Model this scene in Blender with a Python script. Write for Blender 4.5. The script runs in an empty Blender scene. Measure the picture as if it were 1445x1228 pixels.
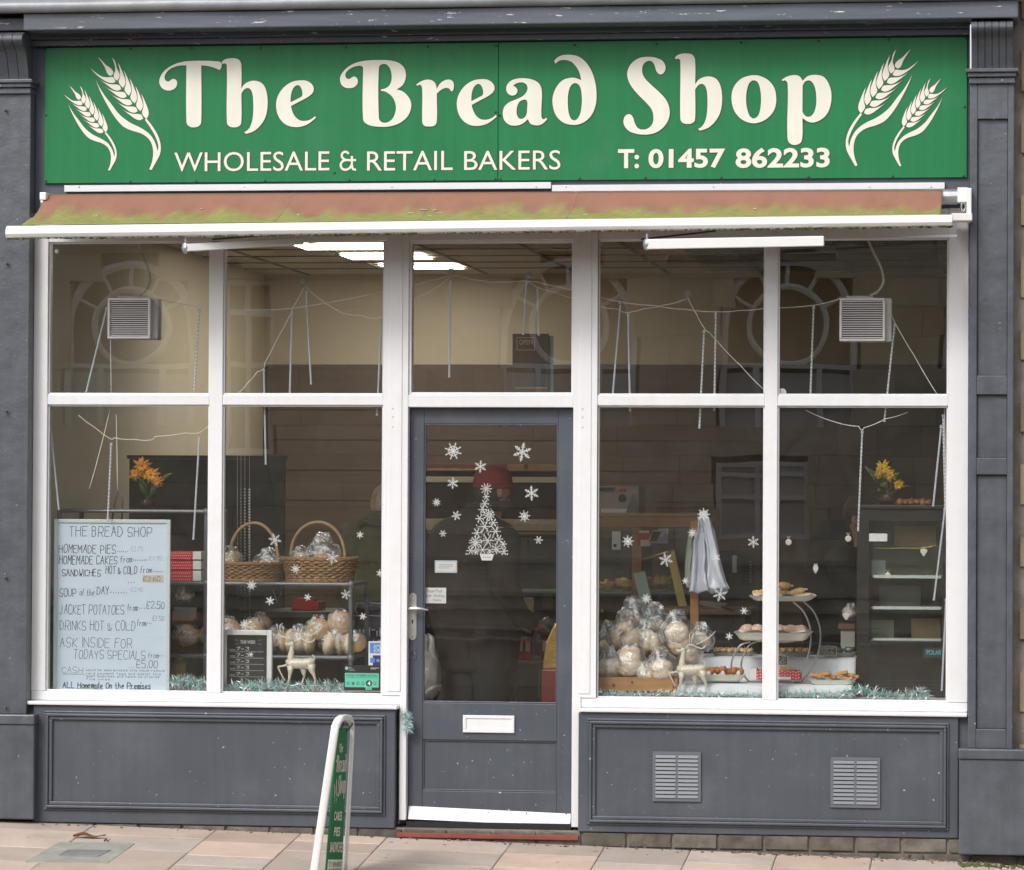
import bpy, bmesh, math, random
from mathutils import Vector, Matrix, noise
from mathutils.geometry import tessellate_polygon
random.seed(7)
S = bpy.context.scene
COL = S.collection
RAD = math.radians

# ------------------------------------------------------------------ camera
FOC = 5150.0
CX, CY, CZ = 2.590, -17.8, 1.62
YAW, PIT, ROL = 0.13876, 0.017376, 0.005188
_fw = Vector((-math.sin(YAW)*math.cos(PIT), math.cos(YAW)*math.cos(PIT), math.sin(PIT)))
_rt = Vector((math.cos(YAW), math.sin(YAW), 0))
_up = _rt.cross(_fw)
R2 = _rt*math.cos(ROL)+_up*math.sin(ROL)
U2 = -_rt*math.sin(ROL)+_up*math.cos(ROL)
def at(px, py, Y=0.0):
    """photo position -> the real point standing at depth Y (wall plane is Y = 0)"""
    d = _fw*FOC + R2*(px-722.5) + U2*(614-py)
    t = (Y-CY)/d.y
    return Vector((CX+d.x*t, Y, CZ+d.z*t))
def R(x0, y0, x1, y1, Y=0.0):
    a = at(x0, y0, Y); b = at(x1, y1, Y); c = at(x0, y1, Y); d = at(x1, y0, Y)
    return (a.x+c.x)/2, (b.x+d.x)/2, (c.z+b.z)/2, (a.z+d.z)/2      # x0 x1 z0 z1
cam = bpy.data.cameras.new('camera'); co = bpy.data.objects.new('camera', cam); COL.objects.link(co)
cam.sensor_width = 36; cam.lens = FOC/1445*36; cam.clip_end = 500; cam.clip_start = .1
mw = Matrix((R2, U2, -_fw)).transposed().to_4x4(); mw.translation = Vector((CX, CY, CZ)); co.matrix_world = mw
S.camera = co

# ------------------------------------------------------------------ materials
MATS = {}
def mat(name, col, rough=.6, metal=0, var=.0, vscale=8, bump=0, bscale=60, spec=.5, chips=0, chipcol=(.75,.75,.74), attr=None,
        alpha=1, emit=None, estr=0, coat=0, dirt=0, dirtcol=(.12,.11,.09), stretch=(1,1,1), detail=6, streak=0):
    if name in MATS: return MATS[name]
    m = bpy.data.materials.new(name); m.use_nodes = True; nt = m.node_tree; N = nt.nodes; L = nt.links
    b = N['Principled BSDF']; b.inputs['Roughness'].default_value = rough; b.inputs['Metallic'].default_value = metal
    b.inputs['Specular IOR Level'].default_value = spec; b.inputs['Coat Weight'].default_value = coat
    if alpha < 1: b.inputs['Alpha'].default_value = alpha
    tc = N.new('ShaderNodeTexCoord'); mp = N.new('ShaderNodeMapping'); mp.inputs['Scale'].default_value = stretch
    L.new(tc.outputs['Object'], mp.inputs['Vector'])
    def nz(sc, det=detail, ro=.6):
        n = N.new('ShaderNodeTexNoise'); n.inputs['Scale'].default_value = sc; n.inputs['Detail'].default_value = det
        n.inputs['Roughness'].default_value = ro; L.new(mp.outputs[0], n.inputs['Vector']); return n
    rgb = N.new('ShaderNodeRGB'); rgb.outputs[0].default_value = (*col, 1); out = rgb.outputs[0]
    def mix(fac, a, c, mode='MIX', f=None):
        x = N.new('ShaderNodeMix'); x.data_type = 'RGBA'; x.blend_type = mode
        if fac is not None: L.new(fac, x.inputs[0])
        else: x.inputs[0].default_value = f
        L.new(a, x.inputs[6])
        if isinstance(c, tuple): x.inputs[7].default_value = (*c, 1)
        else: L.new(c, x.inputs[7])
        return x.outputs[2]
    if attr:
        at_ = N.new('ShaderNodeAttribute'); at_.attribute_name = attr
        out = mix(None, out, at_.outputs['Color'], 'MULTIPLY', 1.0)
    if var:
        n = nz(vscale); mr = N.new('ShaderNodeMapRange'); mr.inputs[1].default_value = .3; mr.inputs[2].default_value = .7
        mr.inputs[3].default_value = 1-var; mr.inputs[4].default_value = 1+var; L.new(n.outputs['Fac'], mr.inputs[0])
        cb = N.new('ShaderNodeCombineColor'); [L.new(mr.outputs[0], cb.inputs[i]) for i in range(3)]
        out = mix(None, out, cb.outputs[0], 'MULTIPLY', 1.0)
    if streak:
        m2 = N.new('ShaderNodeMapping'); m2.inputs['Scale'].default_value = (22, 22, .9); L.new(tc.outputs['Object'], m2.inputs[0])
        n = N.new('ShaderNodeTexNoise'); n.inputs['Scale'].default_value = 1; n.inputs['Detail'].default_value = 7; n.inputs['Roughness'].default_value = .65; L.new(m2.outputs[0], n.inputs[0])
        mr = N.new('ShaderNodeMapRange'); mr.inputs[1].default_value = .3; mr.inputs[2].default_value = .7; mr.inputs[3].default_value = 1-streak; mr.inputs[4].default_value = 1+streak*.6; L.new(n.outputs['Fac'], mr.inputs[0])
        cb = N.new('ShaderNodeCombineColor'); [L.new(mr.outputs[0], cb.inputs[i]) for i in range(3)]
        out = mix(None, out, cb.outputs[0], 'MULTIPLY', 1.0)
    if dirt:
        n = nz(3.1, 9, .7); cr = N.new('ShaderNodeValToRGB'); cr.color_ramp.elements[0].position = .52; cr.color_ramp.elements[1].position = .75
        cr.color_ramp.elements[1].color = (dirt,)*3+(1,)
        L.new(n.outputs['Fac'], cr.inputs[0]); out = mix(cr.outputs[0], out, dirtcol)
    if chips:
        n = nz(38, 5, .75); cr = N.new('ShaderNodeValToRGB'); cr.color_ramp.elements[0].position = 1-chips; cr.color_ramp.elements[1].position = 1-chips+.012
        L.new(n.outputs['Fac'], cr.inputs[0]); out = mix(cr.outputs[0], out, chipcol)
    L.new(out, b.inputs['Base Color'])
    if bump:
        n = nz(bscale, 5); bp = N.new('ShaderNodeBump'); bp.inputs['Strength'].default_value = 1; bp.inputs['Distance'].default_value = bump
        L.new(n.outputs['Fac'], bp.inputs['Height']); L.new(bp.outputs[0], b.inputs['Normal'])
    if emit: b.inputs['Emission Color'].default_value = (*emit, 1); b.inputs['Emission Strength'].default_value = estr
    MATS[name] = m; return m

G = (.080, .091, .111)
grey = mat('grey paint', G, .42, streak=.10, var=.10, vscale=3, bump=.0010, bscale=18, stretch=(1,1,1), chips=.325, dirt=.35, dirtcol=(.16,.165,.17))
greypeel = mat('peeling grey paint', (.096,.106,.124), .35, streak=.12, var=.18, vscale=9, bump=.004, bscale=14, chips=.305, dirt=.5, dirtcol=(.05,.055,.065))
greywood = mat('weathered grey paint', (.10,.112,.138), .42, var=.2, vscale=4, bump=.003, bscale=11, chips=.37, stretch=(.22,1,1.6), dirt=.5, dirtcol=(.055,.06,.07))
white = mat('white paint', (.82,.82,.83), .35, streak=.04, var=.03, vscale=3, bump=.0008, bscale=30, chips=.235, chipcol=(.35,.33,.3), dirt=.3, dirtcol=(.60,.57,.52))
whitebar = mat('white powder coated metal', (.82,.82,.80), .3, var=.04, vscale=2, chips=.25, chipcol=(.3,.33,.2), dirt=.2, dirtcol=(.6,.6,.52))
alu = mat('aluminium strip', (.78,.78,.80), .35, .0, var=.03)
green = mat('green sign face', (.017,.195,.068), .40, spec=.28, streak=.09, var=.05, vscale=2, dirt=.25, dirtcol=(.09,.22,.17))
cream = mat('cream vinyl', (.83,.80,.70), .4, streak=.04, var=.03, vscale=6)
outl = mat('dark lettering edge', (.06,.05,.04), .5)
black = mat('black plastic', (.02,.02,.022), .4)
steel = mat('brushed steel', (.6,.6,.62), .28, 1, var=.1, vscale=30)
steelp = mat('worn steel plate', (.55,.53,.50), .38, .8, var=.25, vscale=12, dirt=.5, dirtcol=(.25,.2,.16))
galv = mat('dull galvanised metal', (.42,.43,.45), .42, .7, var=.2, vscale=12)
woodm = mat('varnished wood', (.36,.18,.075), .45, var=.25, vscale=5, stretch=(1,1,6), bump=.0005, bscale=40)
pine = mat('pine wood', (.42,.22,.09), .5, var=.25, vscale=5, stretch=(.5,3,5), bump=.0006, bscale=30, dirt=.5, dirtcol=(.2,.08,.03))
beige = mat('beige wall paint', (.58,.50,.37), .8, var=.06, vscale=2)
creamwall = mat('pale cream wall paint', (.64,.56,.41), .8, var=.05, vscale=2)
brownw = mat('brown wall cladding', (.12,.082,.06), .7, var=.15, vscale=4, stretch=(.3,1,3))
darkw = mat('dark interior panel', (.035,.032,.03), .6, var=.2)
ceilm = mat('ceiling tile', (.60,.55,.44), .85, var=.06, vscale=5, bump=.001, bscale=60)
ceilg = mat('ceiling grid', (.16,.13,.10), .6)
floorm = mat('shop floor vinyl', (.16,.13,.11), .5, var=.2)
lightm = mat('lit ceiling panel', (.9,.9,.85), .5, emit=(1, .95, .86), estr=12)
clothw = mat('white cloth', (.80,.83,.90), .85, var=.04, vscale=4, bump=.001, bscale=18)
apronm = mat('pale cotton apron', (.74,.78,.88), .9, var=.06, vscale=12)
wick = mat('wicker', (.36,.23,.12), .6, attr='tint', var=.25, vscale=30)
wickh = mat('cane handle', (.52,.33,.17), .5, var=.2, vscale=20)
bun = mat('baked roll', (.68,.45,.23), .65, attr='tint', var=.22, vscale=16, bump=.002, bscale=30)
paperw = mat('white paper', (.8,.8,.8), .6, var=.02)
cardm = mat('brown card', (.36,.25,.15), .75, var=.1)
redm = mat('red polka card', (.6,.02,.035), .5)
sink = mat('dark ink', (.03,.03,.035), .6)
tins = mat('tinsel foil', (.85,.90,.92), .3, .35, attr='tint')
gold = mat('champagne glitter plastic', (.74,.68,.56), .42, .15, var=.25, vscale=90, bump=.0015, bscale=160)
goldlt = mat('pale glitter line', (.85,.80,.70), .4, .2)
brass = mat('brass rail', (.75,.52,.2), .3, .9)
sticker = mat('white window sticker', (.86,.86,.86), .5)
stonem = mat('pavement stone', (.56,.45,.375), .8, attr='tint', chips=.25, chipcol=(.30,.25,.21), var=.10, vscale=5, bump=.0025, bscale=45, dirt=.5, dirtcol=(.33,.265,.225))
mortar = mat('mortar', (.24,.21,.18), .9, var=.3, bump=.003)
brickg = mat('dark painted base brick', (.15,.135,.115), .9, attr='tint', var=.4, vscale=14, bump=.006, bscale=30, dirt=.6, dirtcol=(.10,.09,.07))
bldst = mat('sandstone', (.30,.245,.17), .9, attr='tint', var=.2, vscale=3, bump=.006, bscale=15)
asph = mat('asphalt', (.055,.055,.057), .9, var=.2, vscale=20, bump=.004, bscale=120)
redstep = mat('red painted step', (.24,.06,.045), .7, var=.25, vscale=9, bump=.002)
skin = mat('skin', (.52,.28,.20), .5, var=.05)
olive = mat('olive jacket fabric', (.125,.118,.062), .9, var=.15, vscale=6, bump=.003, bscale=14)
coatm = mat('dark brown coat fabric', (.045,.033,.028), .95, var=.2, vscale=6, bump=.003, bscale=12)
trou = mat('dark trousers', (.018,.019,.022), .9, var=.2)
hatm = mat('maroon knitted hat', (.32,.04,.055), .95, var=.15, vscale=40, bump=.003, bscale=90)
hairm = mat('sandy grey hair', (.60,.46,.32), .8, var=.35, vscale=30, stretch=(3,3,.6), bump=.004, bscale=60)
blackcl = mat('black cotton', (.012,.012,.014), .9, var=.2)
navy = mat('navy plastic bag', (.03,.028,.075), .4, var=.2, bump=.004, bscale=14)
petal = mat('yellow orange petal', (.85,.36,.03), .6, var=.2, vscale=30)
petaly = mat('golden yellow petal', (.85,.55,.04), .6, var=.2, vscale=30)
leafm = mat('leaf green', (.10,.16,.05), .6, var=.2, vscale=20)
pot = mat('dark vase', (.08,.05,.035), .4)
boardbl = mat('pale blue menu board', (.66,.77,.90), .3, var=.02)
chalk = mat('chalkboard', (.03,.032,.035), .8, var=.2)
mint = mat('mint sticker', (.16,.75,.55), .5)
bluest = mat('blue sticker', (.10,.30,.80), .5)
navst = mat('navy sticker', (.03,.04,.22), .5)
pastry = mat('golden pastry', (.66,.36,.13), .7, attr='tint', var=.3, vscale=40, bump=.003, bscale=50)
cookie = mat('orange crumble topping', (.52,.20,.05), .7, var=.4, vscale=60, bump=.006, bscale=90)
iced = mat('pink iced cake', (.80,.50,.40), .6, var=.3, vscale=60)
dish = mat('ivory ceramic dish', (.72,.72,.62), .3)
tray = mat('grey metal tray', (.35,.36,.37), .35, .6)
metalgrey = mat('grey tubing', (.17,.18,.20), .4, .3)
tubm = mat('clear light tube', (.72,.76,.84), .2, alpha=.62)
wirem = mat('clear light wire', (.80,.77,.72), .4)
cable = mat('ivory cable', (.62,.58,.45), .5)
grillm = mat('off white plastic grille', (.62,.59,.58), .45)
moss = mat('moss', (.10,.13,.03), .95, var=.4)
deadleaf = mat('dead leaf', (.25,.10,.05), .8)
foilred = mat('dark red wrapping', (.20,.03,.03), .35)
foilgold = mat('gold wrapping', (.65,.42,.13), .25, .5, bump=.006, bscale=20)
greeng = mat('green tinted glass edge', (.25,.38,.30), .3)
yelledge = mat('yellow wooden edge', (.55,.40,.12), .5, var=.1)
slate = mat('slate drainpipe white', (.6,.6,.58), .5)
orange = mat('orange card', (.65,.14,.05), .6)
polka = mat('white polka dot', (.8,.78,.78), .6)

def awning_mat():
    m = bpy.data.materials.new('awning canvas'); m.use_nodes = True; nt = m.node_tree; N = nt.nodes; L = nt.links; b = N['Principled BSDF']
    b.inputs['Roughness'].default_value = .8
    uv = N.new('ShaderNodeUVMap'); uv.uv_map = 'UVMap'
    sp = N.new('ShaderNodeSeparateXYZ'); L.new(uv.outputs[0], sp.inputs[0])
    tc = N.new('ShaderNodeTexCoord')
    def nz(sc, st, det=6):
        mp = N.new('ShaderNodeMapping'); mp.inputs['Scale'].default_value = st; L.new(tc.outputs['Object'], mp.inputs[0])
        n = N.new('ShaderNodeTexNoise'); n.inputs['Scale'].default_value = sc; n.inputs['Detail'].default_value = det; L.new(mp.outputs[0], n.inputs[0]); return n
    n1 = nz(6, (1,1,1)); n2 = nz(3, (3,1,1), 8); n3 = nz(30, (1,1,1)); n4 = nz(1.2, (1,1,1), 4)
    # algae: grows where water sits near the front edge
    a = N.new('ShaderNodeMath'); a.operation = 'MULTIPLY_ADD'; L.new(n2.outputs['Fac'], a.inputs[0]); a.inputs[1].default_value = .95; L.new(sp.outputs['Y'], a.inputs[2])
    c = N.new('ShaderNodeMath'); c.operation = 'MULTIPLY_ADD'; L.new(n4.outputs['Fac'], c.inputs[0]); c.inputs[1].default_value = .35; L.new(a.outputs[0], c.inputs[2])
    cr = N.new('ShaderNodeValToRGB'); cr.color_ramp.elements[0].position = .0; cr.color_ramp.elements[1].position = 1
    mr = N.new('ShaderNodeMapRange'); mr.inputs[1].default_value = 1.02; mr.inputs[2].default_value = 1.34; L.new(c.outputs[0], mr.inputs[0])
    base = N.new('ShaderNodeMix'); base.data_type = 'RGBA'; base.inputs[6].default_value = (.36,.15,.10,1); base.inputs[7].default_value = (.27,.155,.105,1); L.new(n1.outputs['Fac'], base.inputs[0])
    alg = N.new('ShaderNodeMix'); alg.data_type = 'RGBA'; alg.inputs[6].default_value = (.36,.37,.10,1); alg.inputs[7].default_value = (.20,.20,.075,1); L.new(n3.outputs['Fac'], alg.inputs[0])
    mx = N.new('ShaderNodeMix'); mx.data_type = 'RGBA'; L.new(mr.outputs[0], mx.inputs[0]); L.new(base.outputs[2], mx.inputs[6]); L.new(alg.outputs[2], mx.inputs[7])
    L.new(mx.outputs[2], b.inputs['Base Color'])
    bp = N.new('ShaderNodeBump'); bp.inputs['Distance'].default_value = .003; L.new(n3.outputs['Fac'], bp.inputs['Height']); L.new(bp.outputs[0], b.inputs['Normal'])
    return m
awn = awning_mat()

def glass_mat(name, tint=(1,1,1), bumpd=0, base=0.0, ior=1.5, smear=0):
    m = bpy.data.materials.new(name); m.use_nodes = True; nt = m.node_tree; N = nt.nodes; L = nt.links
    N.remove(N['Principled BSDF']); out = N['Material Output']
    t = N.new('ShaderNodeBsdfTransparent'); t.inputs[0].default_value = (*tint, 1)
    g = N.new('ShaderNodeBsdfGlossy'); g.inputs['Roughness'].default_value = .0; g.inputs[0].default_value = (1,1,1,1)
    f = N.new('ShaderNodeFresnel'); f.inputs[0].default_value = ior
    mx = N.new('ShaderNodeMixShader'); fac = f.outputs[0]
    if base:
        ad = N.new('ShaderNodeMath'); ad.operation = 'ADD'; L.new(fac, ad.inputs[0]); ad.inputs[1].default_value = base; fac = ad.outputs[0]
    L.new(fac, mx.inputs[0]); L.new(t.outputs[0], mx.inputs[1]); L.new(g.outputs[0], mx.inputs[2])
    if bumpd:
        tc = N.new('ShaderNodeTexCoord'); mp = N.new('ShaderNodeMapping'); L.new(tc.outputs['Object'], mp.inputs[0])
        n = N.new('ShaderNodeTexNoise'); n.inputs['Scale'].default_value = 3 if bumpd < .002 else 22; n.inputs['Detail'].default_value = 1 if bumpd < .002 else 6
        L.new(mp.outputs[0], n.inputs[0]); bp = N.new('ShaderNodeBump'); bp.inputs['Distance'].default_value = bumpd; L.new(n.outputs['Fac'], bp.inputs['Height'])
        L.new(bp.outputs[0], g.inputs['Normal'])
        if bumpd > .002: L.new(bp.outputs[0], f.inputs['Normal']); g.inputs['Roughness'].default_value = .15
    f.inputs[0].default_value = ior
    ge = N.new('ShaderNodeNewGeometry'); mu = N.new('ShaderNodeMath'); mu.operation = 'MULTIPLY_ADD'; mu.inputs[1].default_value = -2.5; mu.inputs[2].default_value = 2.5; L.new(ge.outputs['Backfacing'], mu.inputs[0])
    m2 = N.new('ShaderNodeMath'); m2.operation = 'MULTIPLY'; m2.use_clamp = True; L.new(fac, m2.inputs[0]); L.new(mu.outputs[0], m2.inputs[1]); L.new(m2.outputs[0], mx.inputs[0])
    L.new(mx.outputs[0], out.inputs[0])
    if smear:
        tc = N.new('ShaderNodeTexCoord'); n = N.new('ShaderNodeTexNoise'); n.inputs['Scale'].default_value = 4; n.inputs['Detail'].default_value = 8; n.inputs['Distortion'].default_value = 1.5; L.new(tc.outputs['Object'], n.inputs[0])
        mr = N.new('ShaderNodeMapRange'); mr.inputs[1].default_value = .35; mr.inputs[2].default_value = .75; mr.inputs[3].default_value = .001; mr.inputs[4].default_value = smear; L.new(n.outputs['Fac'], mr.inputs[0])
        df = N.new('ShaderNodeBsdfDiffuse'); df.inputs[0].default_value = (.7,.69,.66,1); mz = N.new('ShaderNodeMixShader'); L.new(mr.outputs[0], mz.inputs[0]); L.new(mx.outputs[0], mz.inputs[1]); L.new(df.outputs[0], mz.inputs[2]); L.new(mz.outputs[0], out.inputs[0])
    return m
glass = glass_mat('window glass', (.98,.985,.975), .00022, .012, smear=.010)
glassin = glass_mat('counter glass', (.94,.97,.95), .0004)
def bag_mat():
    m = glass_mat('clear plastic bag', (.97,.97,.98), .02, .03); nt = m.node_tree; N = nt.nodes; L = nt.links
    out = N['Material Output']; src = out.inputs[0].links[0].from_socket
    d = N.new('ShaderNodeBsdfDiffuse'); d.inputs[0].default_value = (.85,.86,.9,1)
    tc = N.new('ShaderNodeTexCoord'); n = N.new('ShaderNodeTexNoise'); n.inputs['Scale'].default_value = 14; n.inputs['Detail'].default_value = 8; n.inputs['Distortion'].default_value = 2.5
    L.new(tc.outputs['Object'], n.inputs[0]); cr = N.new('ShaderNodeValToRGB'); cr.color_ramp.elements[0].position = .46; cr.color_ramp.elements[1].position = .66
    cr.color_ramp.elements[0].color = (.05,)*3+(1,); cr.color_ramp.elements[1].color = (.55,)*3+(1,)
    L.new(n.outputs['Fac'], cr.inputs[0]); mx = N.new('ShaderNodeMixShader'); L.new(cr.outputs[0], mx.inputs[0]); L.new(src, mx.inputs[1]); L.new(d.outputs[0], mx.inputs[2]); L.new(mx.outputs[0], out.inputs[0]); return m
bagm = bag_mat()

# ------------------------------------------------------------------ object helpers
WL = {}
def tag(o, label=None, cat=None, group=None, kind=None):
    if label: o['label'] = label
    if cat: o['category'] = cat
    if group: o['group'] = group
    if kind: o['kind'] = kind
    return o
def thing(name, loc, label, cat, group=None):
    o = bpy.data.objects.new(name, None); COL.objects.link(o); o.location = loc; o.empty_display_size = .1
    WL[o] = Vector(loc); return tag(o, label, cat, group)
def cpy(o, loc, label=None, group=None, rz=None, sc=None):
    def rec(s, p):
        c = s.copy(); COL.objects.link(c); c.parent = p
        for ch in s.children: rec(ch, c)
        return c
    c = rec(o, None); c.location = loc
    if label: c['label'] = label
    if group: c['group'] = group
    if rz is not None: c.rotation_euler.z = rz
    if sc: c.scale = (sc, sc, sc)
    return c
class MB:
    def __init__(s): s.v = []; s.f = []; s.c = []; s.col = (1,1,1); s.marks = []
    def add(s, vs, fs):
        s.marks.append((len(s.v), len(s.f))); n = len(s.v); s.v += [tuple(v) for v in vs]; s.f += [tuple(i+n for i in f) for f in fs]; s.c += [s.col]*len(fs); return s
    def box(s, x0, x1, y0, y1, z0, z1):
        if x0 > x1: x0, x1 = x1, x0
        if y0 > y1: y0, y1 = y1, y0
        if z0 > z1: z0, z1 = z1, z0
        return s.add([(x0,y0,z0),(x1,y0,z0),(x1,y1,z0),(x0,y1,z0),(x0,y0,z1),(x1,y0,z1),(x1,y1,z1),(x0,y1,z1)],
                     [(0,3,2,1),(4,5,6,7),(0,1,5,4),(1,2,6,5),(2,3,7,6),(3,0,4,7)])
    def rb(s, r, y0, y1): return s.box(r[0], r[1], y0, y1, r[2], r[3])
    def bar(s, a, b, w, h, up=Vector((0,0,1))):
        a = Vector(a); b = Vector(b); d = (b-a).normalized(); sd = d.cross(up)
        if sd.length < 1e-4: sd = d.cross(Vector((0,1,0)))
        sd.normalize(); u = sd.cross(d); vs = []
        for p in (a, b):
            for i, j in ((-1,-1),(1,-1),(1,1),(-1,1)): vs.append(p+sd*i*w/2+u*j*h/2)
        return s.add(vs, [(3,2,1,0),(4,5,6,7),(0,1,5,4),(1,2,6,5),(2,3,7,6),(3,0,4,7)])
    def tube(s, pts, r, n=8, closed=False):
        pts = [Vector(p) for p in pts]; m = len(pts)
        rr = r if isinstance(r, (list, tuple)) else [r]*m
        vs = []; fs = []; prev = None
        for i, p in enumerate(pts):
            if closed: d = pts[(i+1) % m]-pts[i-1]
            else: d = pts[min(i+1, m-1)]-pts[max(i-1, 0)]
            if d.length < 1e-9: d = Vector((0,0,1))
            d.normalize()
            if prev is None:
                ref = Vector((0,0,1)) if abs(d.z) < .9 else Vector((1,0,0)); sd = d.cross(ref).normalized()
            else: sd = (prev - d*prev.dot(d)).normalized()
            prev = sd; u = d.cross(sd)
            for k in range(n):
                a = 2*math.pi*k/n; vs.append(p+(sd*math.cos(a)+u*math.sin(a))*rr[i])
        for i in range(m if closed else m-1):
            j = (i+1) % m
            for k in range(n): fs.append((i*n+k, i*n+(k+1) % n, j*n+(k+1) % n, j*n+k))
        if not closed: fs.append(tuple(range(n))[::-1]); fs.append(tuple((m-1)*n+k for k in range(n)))
        return s.add(vs, fs)
    def lathe(s, c, prof, n=20, sx=1, sy=1):
        c = Vector(c); vs = []; fs = []
        for r, z in prof:
            for k in range(n):
                a = 2*math.pi*k/n; vs.append(c+Vector((r*math.cos(a)*sx, r*math.sin(a)*sy, z)))
        for i in range(len(prof)-1):
            for k in range(n): fs.append((i*n+k, i*n+(k+1) % n, (i+1)*n+(k+1) % n, (i+1)*n+k))
        fs.append(tuple(range(n))[::-1]); fs.append(tuple((len(prof)-1)*n+k for k in range(n)))
        return s.add(vs, fs)
    def ball(s, c, rx, ry, rz, n=14, m=9, jit=0, seed=0, tilt=None):
        c = Vector(c); vs = []; fs = []
        for i in range(m+1):
            t = math.pi*i/m
            for k in range(n):
                a = 2*math.pi*k/n; d = Vector((math.sin(t)*math.cos(a), math.sin(t)*math.sin(a), math.cos(t)))
                f = 1+jit*noise.noise(d*2.2+Vector((seed*3.7, seed, 0))) if jit else 1
                q = Vector((d.x*rx*f, d.y*ry*f, d.z*rz*f))
                if tilt: q = tilt @ q
                vs.append(c+q)
        for i in range(m):
            for k in range(n): fs.append((i*n+k, (i+1)*n+k, (i+1)*n+(k+1) % n, i*n+(k+1) % n))
        return s.add(vs, fs)
    def poly(s, loops, y0, y1, mp=None):
        """loops: [outer, hole...] of (x,z); solid between y0 (front) and y1"""
        tr = tessellate_polygon([[Vector((p[0], p[1], 0)) for p in l] for l in loops])
        flat = [p for l in loops for p in l]; n = len(flat)
        vs = [(p[0], y0, p[1]) for p in flat]+[(p[0], y1, p[1]) for p in flat]; fs = []
        for t in tr:
            a, b, c = [flat[i] for i in t]
            ar = (b[0]-a[0])*(c[1]-a[1])-(b[1]-a[1])*(c[0]-a[0])
            if abs(ar) < 1e-12: continue
            t = tuple(t) if ar > 0 else tuple(t)[::-1]
            fs.append(t); fs.append(tuple(i+n for i in t)[::-1])
        o = 0
        for l in loops:
            k = len(l)
            for i in range(k):
                j = (i+1) % k; fs.append((o+i, o+j, o+j+n, o+i+n))
            o += k
        return s.add(vs, fs)
    def build_each(s, name, m, parent, **k):
        mk = s.marks+[(len(s.v), len(s.f))]; out = []
        for (v0, f0), (v1, f1) in zip(mk, mk[1:]):
            q = MB(); q.v = s.v[v0:v1]; q.f = [tuple(i-v0 for i in f) for f in s.f[f0:f1]]; q.c = s.c[f0:f1]; out.append(q.build(name, m, parent, **k))
        return out
    def build(s, name, m, parent=None, smooth=False, bevel=0, recalc=False, attr=False):
        me = bpy.data.meshes.new(name)
        xs = [Vector(v) for v in s.v]
        if parent is not None: off = WL[parent]
        else:
            mn = Vector([min(v[i] for v in xs) for i in range(3)]); mx_ = Vector([max(v[i] for v in xs) for i in range(3)])
            off = Vector(((mn.x+mx_.x)/2, (mn.y+mx_.y)/2, mn.z))
        me.from_pydata([v-off for v in xs], [], s.f)
        if recalc or smooth:
            bm = bmesh.new(); bm.from_mesh(me); bmesh.ops.recalc_face_normals(bm, faces=bm.faces); bm.to_mesh(me); bm.free()
        if any(c != (1,1,1) for c in s.c):
            ca = me.color_attributes.new('tint', 'FLOAT_COLOR', 'CORNER')
            for p, c in zip(me.polygons, s.c):
                for li in p.loop_indices: ca.data[li].color = (*c, 1)
        elif m and any(n.type == 'ATTRIBUTE' for n in m.node_tree.nodes):
            ca = me.color_attributes.new('tint', 'FLOAT_COLOR', 'CORNER')
            for d in ca.data: d.color = (1,1,1,1)
        me.materials.append(m)
        if smooth: me.polygons.foreach_set('use_smooth', [True]*len(me.polygons))
        o = bpy.data.objects.new(name, me); COL.objects.link(o)
        if parent is not None: o.parent = parent; WL[o] = off
        else: o.location = off; WL[o] = off
        if bevel:
            b = o.modifiers.new('bevel', 'BEVEL'); b.width = bevel; b.segments = 2; b.limit_method = 'ANGLE'; b.angle_limit = RAD(40)
        return o
def struct(o): o['kind'] = 'structure'; return o

# smooth closed outline through points; 'c' marks a corner
def outline(pts, sub=6):
    P = [(p[0], p[1]) for p in pts]; Cn = [len(p) > 2 for p in pts]; n = len(P); out = []
    def pt(i): return Vector(P[i % n])
    for i in range(n):
        p1, p2 = pt(i), pt(i+1); c1, c2 = Cn[i % n], Cn[(i+1) % n]
        d = (p2-p1).length
        m1 = Vector((0,0)); m2 = Vector((0,0))
        def tan(a, b, c):
            l1 = max((b-a).length, 1e-6)**.5; l2 = max((c-b).length, 1e-6)**.5
            v = ((b-a)/l1 + (c-b)/l2)
            return v.normalized()
        t1 = (p2-p1).normalized() if c1 else tan(pt(i-1), p1, p2)
        t2 = (p2-p1).normalized() if c2 else tan(p1, p2, pt(i+2))
        for k in range(sub):
            t = k/sub; h00 = 2*t**3-3*t*t+1; h10 = t**3-2*t*t+t; h01 = -2*t**3+3*t*t; h11 = t**3-t*t
            out.append(tuple(p1*h00+t1*d*h10+p2*h01+t2*d*h11))
    return out

# ---------------- text
def text_data(txt, extrude=0.0, offset=0.0, spacing=1):
    cu = bpy.data.curves.new('t', 'FONT'); cu.body = txt; cu.extrude = 0; cu.offset = offset; cu.space_character = spacing; cu.resolution_u = 4
    ob = bpy.data.objects.new('t', cu); COL.objects.link(ob); bpy.context.view_layer.update()
    me = bpy.data.meshes.new_from_object(ob.evaluated_get(bpy.context.evaluated_depsgraph_get()))
    vs = [v.co.copy() for v in me.vertices]; fs = [tuple(p.vertices) for p in me.polygons]
    bpy.data.objects.remove(ob); bpy.data.curves.remove(cu); bpy.data.meshes.remove(me); return vs, fs
def add_text(mb, txt, x0, x1, z0, z1, y, offset=0.0, keep=False, spacing=1, align='l'):
    vs, fs = text_data(txt, 0, offset, spacing)
    if not vs: return
    a = min(v.x for v in vs); b = max(v.x for v in vs); c = min(v.y for v in vs); d = max(v.y for v in vs)
    sx = (x1-x0)/(b-a); sz = (z1-z0)/(d-c)
    if keep: sx = sz
    mb.add([(x0+(v.x-a)*sx, y, z0+(v.y-c)*sz) for v in vs], fs)
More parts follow.
